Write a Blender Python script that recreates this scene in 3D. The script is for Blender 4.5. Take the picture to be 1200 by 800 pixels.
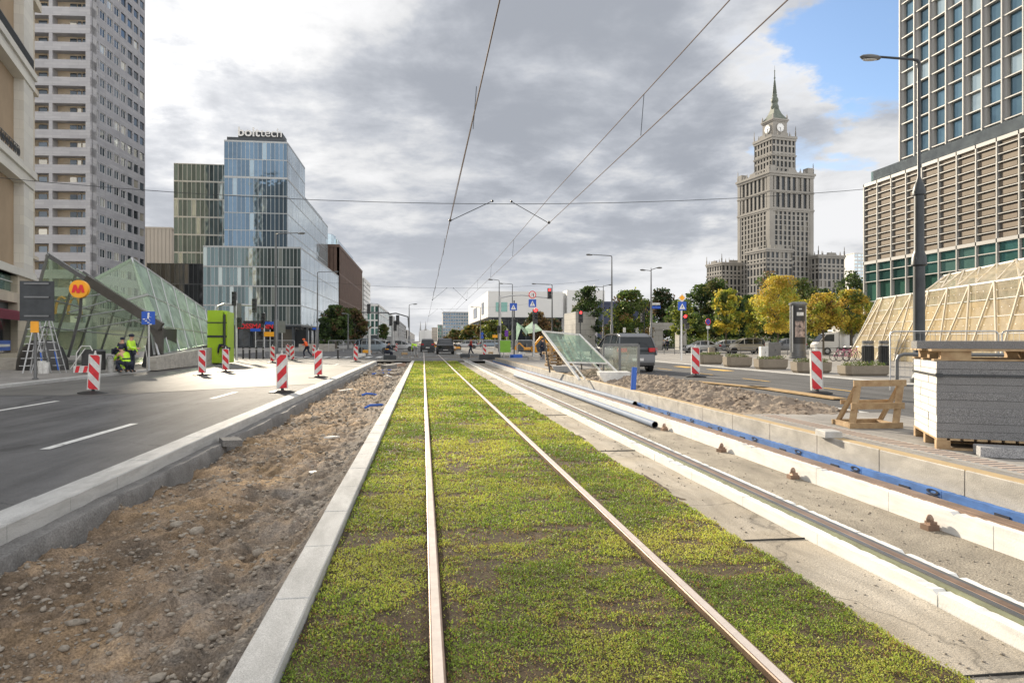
import bpy, math, random
import numpy as np
from mathutils import Vector, Matrix, noise as mnoise
R = math.radians
random.seed(7); RNG = np.random.default_rng(7)
for o in list(bpy.data.objects): bpy.data.objects.remove(o)
SC = bpy.context.scene; COL = SC.collection
# ------------------------------------------------------------------ camera
TH = math.atan(104/800.0); CT, ST = math.cos(TH), math.sin(TH); CH = 1.48
cd = bpy.data.cameras.new('camera'); cam = bpy.data.objects.new('camera', cd); COL.objects.link(cam)
cam.location = (0, 0, CH); cam.rotation_euler = (R(90), 0, -TH)
cd.sensor_width = 36; cd.lens = 24; cd.shift_y = -1/1200; cd.clip_start = .05; cd.clip_end = 6000
SC.camera = cam
# ------------------------------------------------------------------ light
SUN_EL, SUN_CAM_AZ = R(21), R(-29)
SAZ = SUN_CAM_AZ + TH                      # world azimuth from +Y towards +X
sd = bpy.data.lights.new('sun', 'SUN'); sun = bpy.data.objects.new('sun', sd); COL.objects.link(sun)
sd.energy = 4.9; sd.angle = R(2.2); sd.color = (1, .87, .68)
SV = Vector((math.sin(SAZ)*math.cos(SUN_EL), math.cos(SAZ)*math.cos(SUN_EL), math.sin(SUN_EL)))
sun.rotation_euler = SV.to_track_quat('Z', 'Y').to_euler()
SC.view_settings.view_transform = 'Standard'; SC.view_settings.look = 'None'
SC.view_settings.gamma = 1; SC.view_settings.exposure = .84
SC.render.resolution_x = 1024; SC.render.resolution_y = 682
w = bpy.data.worlds.new('World'); SC.world = w; w.use_nodes = True
def cam_dir(px, py):
    v = Vector(((px-600)/800, 1, (399-py)/800)).normalized()
    return (v.x*CT + v.y*ST, v.y*CT - v.x*ST, v.z)
def build_world():
    nt = w.node_tree; N = nt.nodes; L = nt.links; N.clear()
    def nd(t, **k):
        n = N.new(t)
        for a, b in k.items(): setattr(n, a, b)
        return n
    def m(op, a, b=None, c=None):
        n = nd('ShaderNodeMath', operation=op)
        for i, v in enumerate((a, b, c)):
            if v is None: continue
            if isinstance(v, (int, float)): n.inputs[i].default_value = v
            else: L.new(v, n.inputs[i])
        return n.outputs[0]
    def ss(v, lo, hi):
        n = nd('ShaderNodeMapRange', interpolation_type='SMOOTHSTEP'); L.new(v, n.inputs[0])
        n.inputs[1].default_value = lo; n.inputs[2].default_value = hi; return n.outputs[0]
    out = nd('ShaderNodeOutputWorld'); bg = nd('ShaderNodeBackground'); bg.inputs[1].default_value = .1
    L.new(bg.outputs[0], out.inputs[0])
    sky = nd('ShaderNodeTexSky', sky_type='NISHITA'); sky.sun_disc = False
    sky.sun_elevation = SUN_EL; sky.sun_rotation = SAZ; sky.air_density = 1; sky.dust_density = .6
    tc = nd('ShaderNodeTexCoord'); sep = nd('ShaderNodeSeparateXYZ'); L.new(tc.outputs['Generated'], sep.inputs[0])
    X, Y, Z = sep.outputs
    zz = m('ADD', m('MAXIMUM', Z, 0.0), .16)
    cv = nd('ShaderNodeCombineXYZ'); L.new(m('DIVIDE', X, zz), cv.inputs[0]); L.new(m('DIVIDE', Y, zz), cv.inputs[1])
    def noise(scale, det, rough, off, dist=0.3):
        mp = nd('ShaderNodeMapping'); L.new(cv.outputs[0], mp.inputs[0]); mp.inputs['Location'].default_value = off
        n = nd('ShaderNodeTexNoise'); L.new(mp.outputs[0], n.inputs['Vector'])
        n.inputs['Scale'].default_value = scale; n.inputs['Detail'].default_value = det
        n.inputs['Roughness'].default_value = rough; n.inputs['Distortion'].default_value = dist
        return n.outputs[0]
    n1 = noise(.85, 9, .56, (3.1, 1.7, 0)); n2 = noise(2.6, 8, .6, (7.7, 2.2, 0), .15); n3 = noise(.5, 5, .5, (1.2, 9.4, 0))
    nw = nd('ShaderNodeTexNoise'); L.new(cv.outputs[0], nw.inputs['Vector']); nw.inputs['Scale'].default_value = 1.5; nw.inputs['Detail'].default_value = 7; nw.inputs['Roughness'].default_value = .6
    w1 = nd('ShaderNodeVectorMath', operation='SUBTRACT'); L.new(nw.outputs['Color'], w1.inputs[0]); w1.inputs[1].default_value = (.5, .5, .5)
    w2 = nd('ShaderNodeVectorMath', operation='SCALE'); L.new(w1.outputs[0], w2.inputs[0]); w2.inputs['Scale'].default_value = .42
    w3 = nd('ShaderNodeVectorMath', operation='ADD'); L.new(w2.outputs[0], w3.inputs[0]); L.new(tc.outputs['Generated'], w3.inputs[1])
    w4 = nd('ShaderNodeVectorMath', operation='NORMALIZE'); L.new(w3.outputs[0], w4.inputs[0])
    def blob(px, py, r, soft=.6):
        d = cam_dir(px, py); vm = nd('ShaderNodeVectorMath', operation='DOT_PRODUCT')
        L.new(w4.outputs[0], vm.inputs[0]); vm.inputs[1].default_value = d
        return ss(vm.outputs['Value'], math.cos(R(r)), math.cos(R(r*(1-soft))))
    dark = m('MAXIMUM', m('MAXIMUM', blob(470, 190, 15), blob(640, 120, 17)), m('MAXIMUM', m('MULTIPLY', m('MAXIMUM', blob(330, 190, 10), blob(230, 230, 7)), .95), m('MULTIPLY', blob(760, 190, 9), .8)))
    dark = m('MAXIMUM', dark, m('MULTIPLY', blob(620, 330, 7), .35))
    dens = m('ADD', m('ADD', m('MULTIPLY', n1, .8), m('MULTIPLY', n2, .5)), m('MULTIPLY', m('SUBTRACT', n3, .5), .35))
    dens = m('ADD', dens, m('MULTIPLY', dark, .145))
    thick = m('MULTIPLY', ss(dens, .54, .86), m('ADD', .5, m('MULTIPLY', ss(Z, 0.0, .22), .5)))                           # 0 thin and bright, 1 thick and grey
    hs = Vector(SV); vm = nd('ShaderNodeVectorMath', operation='DOT_PRODUCT'); L.new(tc.outputs['Generated'], vm.inputs[0]); vm.inputs[1].default_value = hs
    sdot = m('MAXIMUM', vm.outputs['Value'], 0)
    glow = m('ADD', m('MULTIPLY', m('POWER', sdot, 60), 3.6), m('MULTIPLY', m('POWER', sdot, 10), .35))
    ramp = nd('ShaderNodeValToRGB'); L.new(thick, ramp.inputs[0]); cr = ramp.color_ramp
    cr.elements[0].color = (5.1, 5.12, 5.2, 1); cr.elements[1].color = (2.2, 2.35, 2.65, 1)
    e = cr.elements.new(.35); e.color = (4.25, 4.3, 4.4, 1)
    e = cr.elements.new(.7); e.color = (3.0, 3.15, 3.45, 1)
    gl = nd('ShaderNodeVectorMath', operation='SCALE'); gl.inputs[0].default_value = (1, .96, .9)
    # clouds opposite the sun raised further: added fill for camera-facing shadows
    opp_fill = m('MULTIPLY', ss(m('MULTIPLY', vm.outputs['Value'], -1), -.25, .6), 4.2)
    L.new(m('ADD', opp_fill, m('MULTIPLY', glow, m('SUBTRACT', 1, m('MULTIPLY', thick, .65)))), gl.inputs['Scale'])
    add = nd('ShaderNodeVectorMath', operation='ADD'); L.new(ramp.outputs[0], add.inputs[0]); L.new(gl.outputs[0], add.inputs[1])
    # openings in the cloud
    hole = m('MAXIMUM', m('MULTIPLY', blob(1000, 20, 7, .8), 1.0), m('MULTIPLY', blob(915, 120, 4, .8), .45))
    hole = m('MAXIMUM', hole, m('MULTIPLY', blob(960, 165, 3.5, .8), .7))
    hole = m('MAXIMUM', hole, m('MULTIPLY', blob(205, 45, 3.5, .8), .5))
    hole = m('MAXIMUM', hole, m('MULTIPLY', blob(870, 70, 4, .8), .5))
    hm = ss(m('SUBTRACT', m('MULTIPLY', hole, .75), m('MULTIPLY', m('ADD', n2, n1), .5)), -.16, .16)
    hm = m('MULTIPLY', hm, m('SUBTRACT', 1, m('MULTIPLY', dark, .8)))
    skb = nd('ShaderNodeVectorMath', operation='MULTIPLY'); L.new(sky.outputs[0], skb.inputs[0]); skb.inputs[1].default_value = (1.0, 1.05, 1.15)
    mix = nd('ShaderNodeMix', data_type='RGBA'); L.new(hm, mix.inputs[0]); L.new(add.outputs[0], mix.inputs[6]); L.new(skb.outputs[0], mix.inputs[7])
    L.new(mix.outputs[2], bg.inputs[0])
build_world()
# ------------------------------------------------------------------ photo measure -> world
def P(px, py, z=0.0):
    Zc = (CH-z)*800/(py-399); Xc = (px-600)/800*Zc
    return (Xc*CT+Zc*ST, Zc*CT-Xc*ST, z)
def Q(px, Zc, z=0.0):
    Xc = (px-600)/800*Zc; return (Xc*CT+Zc*ST, Zc*CT-Xc*ST, z)
def H(py, Zc): return CH+(399-py)*Zc/800
def ang(px): return math.atan((px-600)/800)+TH
def DA(px, a): return a/math.tan(ang(px))      # d where the ray crosses x = a
def AD(px, d): return d*math.tan(ang(px))
def ZC(a, d): return d*CT+a*ST
def HZ(py, a, d): return H(py, ZC(a, d))
# ------------------------------------------------------------------ materials
def tcx(nt):
    """object coordinates shifted by the object's place, so that equal pieces do not repeat one pattern"""
    N = nt.nodes; tc = N.new('ShaderNodeTexCoord'); oi = N.new('ShaderNodeObjectInfo'); a = N.new('ShaderNodeVectorMath')
    nt.links.new(tc.outputs['Object'], a.inputs[0]); nt.links.new(oi.outputs['Location'], a.inputs[1]); return a.outputs[0]
def mat(name, col, rough=.8, metal=0, var=.0, scale=3.0, bump=0.0, bscale=40.0, spec=.5, col2=None, emit=0, detail=6):
    m = bpy.data.materials.new(name); m.use_nodes = True; nt = m.node_tree; N = nt.nodes; L = nt.links
    b = N['Principled BSDF']; b.inputs['Roughness'].default_value = rough; b.inputs['Metallic'].default_value = metal
    b.inputs['Specular IOR Level'].default_value = spec
    c = tuple(col)+(1,)
    b.inputs['Base Color'].default_value = c
    if var or col2:
        tc = N.new('ShaderNodeTexCoord'); n = N.new('ShaderNodeTexNoise'); L.new(tcx(nt), n.inputs['Vector'])
        n.inputs['Scale'].default_value = scale; n.inputs['Detail'].default_value = detail; n.inputs['Roughness'].default_value = .62
        r = N.new('ShaderNodeValToRGB'); L.new(n.outputs[0], r.inputs[0])
        r.color_ramp.elements[0].position = .3; r.color_ramp.elements[1].position = .7
        c2 = col2 if col2 else tuple(min(1, x*(1+var)) for x in col)
        c1 = col if col2 else tuple(x*(1-var) for x in col)
        r.color_ramp.elements[0].color = tuple(c1)+(1,); r.color_ramp.elements[1].color = tuple(c2)+(1,)
        L.new(r.outputs[0], b.inputs['Base Color'])
    if bump:
        tc = N.new('ShaderNodeTexCoord'); n = N.new('ShaderNodeTexNoise'); L.new(tcx(nt), n.inputs['Vector'])
        n.inputs['Scale'].default_value = bscale; n.inputs['Detail'].default_value = 8; n.inputs['Roughness'].default_value = .65
        bp = N.new('ShaderNodeBump'); bp.inputs['Strength'].default_value = bump; bp.inputs['Distance'].default_value = .02
        L.new(n.outputs[0], bp.inputs['Height']); L.new(bp.outputs[0], b.inputs['Normal'])
    if emit:
        b.inputs['Emission Color'].default_value = c; b.inputs['Emission Strength'].default_value = emit
    return m
def speckle(m, scale, lo, hi, thr=.55, amount=.5):
    """granite / aggregate grains multiplied into the base colour"""
    nt = m.node_tree; N = nt.nodes; L = nt.links; b = N['Principled BSDF']
    tc = N.new('ShaderNodeTexCoord'); n = N.new('ShaderNodeTexNoise'); L.new(tcx(nt), n.inputs['Vector'])
    n.inputs['Scale'].default_value = scale; n.inputs['Detail'].default_value = 3
    r = N.new('ShaderNodeMapRange'); L.new(n.outputs[0], r.inputs[0]); r.inputs[1].default_value = .35; r.inputs[2].default_value = .65
    r.inputs[3].default_value = lo; r.inputs[4].default_value = hi
    mx = N.new('ShaderNodeVectorMath'); mx.operation = 'SCALE'; L.new(r.outputs[0], mx.inputs['Scale'])
    if b.inputs['Base Color'].links: L.new(b.inputs['Base Color'].links[0].from_socket, mx.inputs[0])
    else: mx.inputs[0].default_value = b.inputs['Base Color'].default_value[:3]
    L.new(mx.outputs[0], b.inputs['Base Color']); return m
def stain(m, sc, lo, hi, pos=(.35, .65), detail=7):
    nt = m.node_tree; N = nt.nodes; L = nt.links; b = N['Principled BSDF']
    tc = N.new('ShaderNodeTexCoord'); mp = N.new('ShaderNodeMapping'); L.new(tcx(nt), mp.inputs[0]); mp.inputs['Scale'].default_value = sc
    n = N.new('ShaderNodeTexNoise'); L.new(mp.outputs[0], n.inputs['Vector']); n.inputs['Scale'].default_value = 1; n.inputs['Detail'].default_value = detail; n.inputs['Roughness'].default_value = .65; n.inputs['Distortion'].default_value = .5
    r = N.new('ShaderNodeMapRange'); L.new(n.outputs[0], r.inputs[0]); r.inputs[1].default_value = pos[0]; r.inputs[2].default_value = pos[1]; r.inputs[3].default_value = lo; r.inputs[4].default_value = hi
    mx = N.new('ShaderNodeVectorMath'); mx.operation = 'SCALE'; L.new(r.outputs[0], mx.inputs['Scale'])
    if b.inputs['Base Color'].links: L.new(b.inputs['Base Color'].links[0].from_socket, mx.inputs[0])
    else: mx.inputs[0].default_value = b.inputs['Base Color'].default_value[:3]
    L.new(mx.outputs[0], b.inputs['Base Color']); return m
def cracks(m, scale, width, dark):
    nt = m.node_tree; N = nt.nodes; L = nt.links; b = N['Principled BSDF']
    tc = N.new('ShaderNodeTexCoord'); nz = N.new('ShaderNodeTexNoise'); L.new(tc.outputs['Object'], nz.inputs['Vector']); nz.inputs['Scale'].default_value = 1.1; nz.inputs['Detail'].default_value = 6
    ad = N.new('ShaderNodeVectorMath'); ad.operation = 'MULTIPLY_ADD'; L.new(nz.outputs['Color'], ad.inputs[0]); ad.inputs[1].default_value = (1.3, 1.3, 0); L.new(tc.outputs['Object'], ad.inputs[2])
    v = N.new('ShaderNodeTexVoronoi'); v.feature = 'DISTANCE_TO_EDGE'; L.new(ad.outputs[0], v.inputs['Vector']); v.inputs['Scale'].default_value = scale
    r = N.new('ShaderNodeMapRange'); L.new(v.outputs[0], r.inputs[0]); r.inputs[1].default_value = 0; r.inputs[2].default_value = width; r.inputs[3].default_value = dark; r.inputs[4].default_value = 1
    mx = N.new('ShaderNodeVectorMath'); mx.operation = 'SCALE'; L.new(r.outputs[0], mx.inputs['Scale'])
    L.new(b.inputs['Base Color'].links[0].from_socket, mx.inputs[0]); L.new(mx.outputs[0], b.inputs['Base Color']); return m
def bricks(m, w, h, dark=.75, mort=.01, axis='XZ', off=.5):
    """courses / joints as relief and a darker line"""
    nt = m.node_tree; N = nt.nodes; L = nt.links; b = N['Principled BSDF']
    tc = N.new('ShaderNodeTexCoord'); s = N.new('ShaderNodeSeparateXYZ'); L.new(tc.outputs['Object'], s.inputs[0])
    c = N.new('ShaderNodeCombineXYZ')
    if axis == 'XY': L.new(s.outputs[0], c.inputs[0]); L.new(s.outputs[1], c.inputs[1])
    else:
        a = N.new('ShaderNodeMath'); a.operation = 'ADD'; L.new(s.outputs[0], a.inputs[0]); L.new(s.outputs[1], a.inputs[1])
        L.new(a.outputs[0], c.inputs[0]); L.new(s.outputs[2], c.inputs[1])
    t = N.new('ShaderNodeTexBrick'); L.new(c.outputs[0], t.inputs[0]); t.offset = off
    t.inputs['Scale'].default_value = 1; t.inputs['Brick Width'].default_value = w; t.inputs['Row Height'].default_value = h
    t.inputs['Mortar Size'].default_value = mort; t.inputs['Color1'].default_value = (1, 1, 1, 1); t.inputs['Color2'].default_value = (.84, .84, .86, 1)
    t.inputs['Mortar'].default_value = (dark, dark, dark, 1)
    mx = N.new('ShaderNodeVectorMath'); mx.operation = 'MULTIPLY'; L.new(t.outputs[0], mx.inputs[1])
    if b.inputs['Base Color'].links: L.new(b.inputs['Base Color'].links[0].from_socket, mx.inputs[0])
    else: mx.inputs[0].default_value = b.inputs['Base Color'].default_value[:3]
    L.new(mx.outputs[0], b.inputs['Base Color']); return m
def glassmat(name, tint, rough=.06, vari=.35, metal=.75, light=(.5, .52, .5), lightp=.12):
    """curtain-wall glass: mirror-like with a different tint and tilt for each pane, some with blinds"""
    m = bpy.data.materials.new(name); m.use_nodes = True; nt = m.node_tree; N = nt.nodes; L = nt.links
    b = N['Principled BSDF']; b.inputs['Roughness'].default_value = rough; b.inputs['Metallic'].default_value = metal
    oi = N.new('ShaderNodeObjectInfo'); tc = N.new('ShaderNodeTexCoord')
    g = N.new('ShaderNodeNewGeometry')
    ad = N.new('ShaderNodeMath'); ad.operation = 'ADD'; L.new(oi.outputs['Random'], ad.inputs[0]); L.new(g.outputs['Random Per Island'], ad.inputs[1])
    fr = N.new('ShaderNodeMath'); fr.operation = 'FRACT'; L.new(ad.outputs[0], fr.inputs[0])
    r = N.new('ShaderNodeValToRGB'); L.new(fr.outputs[0], r.inputs[0]); e = r.color_ramp.elements
    r.color_ramp.interpolation = 'CONSTANT'
    e[0].color = tuple(x*(1-vari) for x in tint)+(1,); e[1].position = .3; e[1].color = tuple(tint)+(1,)
    k = r.color_ramp.elements.new(.65); k.color = tuple(min(1, x*(1+vari)) for x in tint)+(1,)
    k = r.color_ramp.elements.new(1-lightp); k.color = tuple(light)+(1,)
    L.new(r.outputs[0], b.inputs['Base Color'])
    n = N.new('ShaderNodeTexNoise'); n.inputs['Scale'].default_value = .35; L.new(g.outputs['Position'], n.inputs['Vector'])
    bp = N.new('ShaderNodeBump'); bp.inputs['Strength'].default_value = .25; bp.inputs['Distance'].default_value = .25
    L.new(n.outputs[0], bp.inputs['Height']); L.new(bp.outputs[0], b.inputs['Normal'])
    return m
def clearglass(name, tint, frost=.15, frostcol=(.7, .8, .72), refl=.2, fres=True):
    m = bpy.data.materials.new(name); m.use_nodes = True; nt = m.node_tree; N = nt.nodes; L = nt.links; N.clear()
    o = N.new('ShaderNodeOutputMaterial'); t = N.new('ShaderNodeBsdfTransparent'); t.inputs[0].default_value = tuple(tint)+(1,)
    g = N.new('ShaderNodeBsdfGlossy'); g.inputs['Roughness'].default_value = .03
    d = N.new('ShaderNodeBsdfDiffuse'); d.inputs[0].default_value = tuple(frostcol)+(1,)
    tr = N.new('ShaderNodeBsdfTranslucent'); tr.inputs[0].default_value = tuple(frostcol)+(1,)
    dt = N.new('ShaderNodeMixShader'); dt.inputs[0].default_value = .5; L.new(d.outputs[0], dt.inputs[1]); L.new(tr.outputs[0], dt.inputs[2])
    a = N.new('ShaderNodeMixShader'); L.new(t.outputs[0], a.inputs[1]); L.new(dt.outputs[0], a.inputs[2])
    tc = N.new('ShaderNodeTexCoord'); n = N.new('ShaderNodeTexNoise'); L.new(tc.outputs['Object'], n.inputs['Vector']); n.inputs['Scale'].default_value = 1.3; n.inputs['Detail'].default_value = 5
    r = N.new('ShaderNodeMapRange'); L.new(n.outputs[0], r.inputs[0]); r.inputs[1].default_value = .3; r.inputs[2].default_value = .7
    r.inputs[3].default_value = frost*.6; r.inputs[4].default_value = min(1, frost*1.4); L.new(r.outputs[0], a.inputs[0])
    f = N.new('ShaderNodeFresnel'); f.inputs[0].default_value = 1.5
    ad = N.new('ShaderNodeMath'); ad.operation = 'ADD'; L.new(f.outputs[0], ad.inputs[0]); ad.inputs[1].default_value = refl-.04
    x = N.new('ShaderNodeMixShader'); x.inputs[0].default_value = refl
    if fres: L.new(ad.outputs[0], x.inputs[0])
    L.new(a.outputs[0], x.inputs[1]); L.new(g.outputs[0], x.inputs[2])
    L.new(x.outputs[0], o.inputs[0]); return m
def leafmat(name, c):
    m = mat(name, c, .6, var=.3, scale=.9); nt = m.node_tree; N = nt.nodes; L = nt.links; b = N['Principled BSDF']
    o = N['Material Output']; t = N.new('ShaderNodeBsdfTranslucent'); L.new(b.inputs['Base Color'].links[0].from_socket, t.inputs[0])
    x = N.new('ShaderNodeMixShader'); x.inputs[0].default_value = .4; L.new(b.outputs[0], x.inputs[1]); L.new(t.outputs[0], x.inputs[2]); L.new(x.outputs[0], o.inputs[0])
    return m
M = {}
M['asphalt'] = speckle(mat('asphalt', (.115, .115, .117), .78, spec=.3, var=.22, scale=.35, bump=.5, bscale=120), 160, .7, 1.35)
M['asphalt_dark'] = speckle(mat('asphalt_dark', (.09, .09, .092), .85, spec=.3, var=.2, scale=.4, bump=.4, bscale=120), 160, .7, 1.3)
M['road_pale'] = speckle(mat('road_pale', (.13, .126, .118), .75, var=.25, scale=.25), 90, .8, 1.2)
M['paint'] = speckle(mat('road_paint', (.72, .72, .7), .7, var=.12, scale=6), 90, .75, 1.1)
M['paint_yellow'] = mat('yellow_paint', (.75, .45, .08), .7, var=.2, scale=5)
M['pave'] = bricks(speckle(mat('paving', (.3, .285, .265), .85, var=.12, scale=.7), 60, .85, 1.12), .5, .5, .6, .012, 'XY')
M['pave_far'] = mat('paving_far', (.3, .29, .275), .85, var=.15, scale=.15)
M['ground'] = mat('ground', (.22, .215, .2), .9, var=.15, scale=.05)
M['granite'] = speckle(mat('granite', (.5, .5, .49), .75, var=.07, scale=2, bump=.25, bscale=150), 210, .7, 1.15)
M['granite_dark'] = speckle(mat('granite_dark', (.36, .36, .37), .8, var=.08, scale=3, bump=.5, bscale=120), 85, .55, 1.3)
M['concrete'] = speckle(mat('concrete', (.47, .445, .4), .85, var=.13, scale=1.6, bump=.3, bscale=70), 120, .85, 1.1)
M['concrete_grey'] = speckle(mat('concrete_grey', (.2, .195, .19), .9, var=.25, scale=2.5, bump=.8, bscale=40), 60, .75, 1.2)
M['screed'] = speckle(mat('screed', (.37, .33, .27), .95, var=.2, scale=1.8, bump=1, bscale=55), 75, .62, 1.25)
M['strip'] = speckle(mat('rough_concrete', (.36, .31, .24), .9, scale=1.1, col2=(.46, .42, .36), bump=.5, bscale=60), 100, .8, 1.15)
M['foam'] = mat('white_foam', (.74, .74, .72), .6, var=.05, scale=4, bump=.15, bscale=60)
M['foam_blue'] = mat('blue_foam', (.06, .17, .46), .6, var=.18, scale=5)
M['rail'] = mat('rail_steel', (.3, .21, .16), .42, .55, var=.3, scale=4)
M['rail_top'] = mat('rail_head', (.8, .7, .62), .42, .5, var=.12, scale=9, bump=.1, bscale=30)
M['rubber_green'] = mat('rail_rubber', (.2, .21, .13), .7, var=.25, scale=6)
M['steel'] = mat('galvanised', (.5, .51, .52), .42, .7, var=.12, scale=5)
M['dark_steel'] = mat('dark_steel', (.05, .055, .06), .45, .5, var=.2, scale=3)
M['grey_steel'] = mat('grey_steel', (.16, .165, .17), .4, .5, var=.15, scale=4)
M['white_paint'] = mat('white_paint', (.8, .8, .79), .45)
M['dirty_white'] = mat('dirty_white', (.68, .68, .66), .6, var=.12, scale=6)
M['red'] = mat('red_film', (.62, .02, .03), .4, var=.08, scale=7)
M['black'] = mat('black_rubber', (.018, .018, .019), .6, var=.3, scale=6)
M['blackplastic'] = mat('black_plastic', (.03, .03, .032), .35)
M['wood'] = mat('weathered_wood', (.3, .19, .1), .8, scale=9, col2=(.46, .34, .2), bump=.4, bscale=30)
M['wood_new'] = mat('yellow_board', (.3, .19, .08), .8, scale=5, col2=(.46, .32, .16))
M['sign_blue'] = mat('sign_blue', (.01, .09, .5), .35)
M['sign_red'] = mat('sign_red', (.75, .02, .03), .4)
M['sign_yellow'] = mat('sign_yellow', (.95, .42, .01), .4)
M['lime'] = mat('lime_panel', (.36, .55, .02), .35, var=.1, scale=1)
M['hiviz'] = mat('hi_vis', (.48, .8, .04), .6, var=.1, scale=8)
M['navy'] = mat('navy_cloth', (.02, .025, .045), .85, var=.2, scale=20)
M['orange'] = mat('orange_cloth', (.85, .12, .02), .7, var=.1, scale=10)
M['redcloth'] = mat('red_cloth', (.3, .04, .03), .8)
M['skin'] = mat('skin', (.52, .3, .2), .55)
M['redlamp'] = mat('red_lamp', (1, .03, .03), .4, emit=3.0)
M['machine'] = mat('machine_yellow', (.8, .35, .02), .45, var=.12, scale=2)
M['soil'] = mat('soil', (.2, .145, .1), .95, scale=2.5, col2=(.33, .26, .19), bump=1, bscale=30)
M['steel_dk_glass'] = glassmat('vehicle_glass', (.02, .025, .03), .05, .1, .3, (.05, .06, .06), .01)
M['pipe'] = mat('grey_pipe', (.2, .25, .34), .7, 0, spec=.15, var=.08, scale=3)
M['bluepipe'] = mat('blue_plastic', (.03, .12, .5), .45)
for k_ in ('asphalt', 'asphalt_dark'): stain(M[k_], (1.6, .12, 1), .78, 1.25); stain(M[k_], (.5, .35, 1), .85, 1.15); cracks(M[k_], .33, .006, .6)
stain(M['road_pale'], (1.2, .2, 1), .75, 1.2); stain(M['granite'], (5, 1.3, 9), .72, 1.08, (.3, .6)); stain(M['concrete'], (1.5, 2.5, 5), .74, 1.12)
stain(M['screed'], (1.5, .7, 1), .66, 1.15); stain(M['strip'], (2.2, .6, 1), .62, 1.12); cracks(M['strip'], .5, .01, .6); stain(M['foam'], (6, 2, 14), .82, 1.03, (.3, .55)); stain(M['foam_blue'], (4, 2, 9), .7, 1.2)
stain(M['pave'], (.8, .5, 1), .75, 1.12); stain(M['dirty_white'], (5, 5, 5), .78, 1.05); stain(M['paint'], (9, 3, 1), .55, 1.05, (.3, .5)); stain(M['red'], (6, 6, 6), .75, 1.1)
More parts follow.
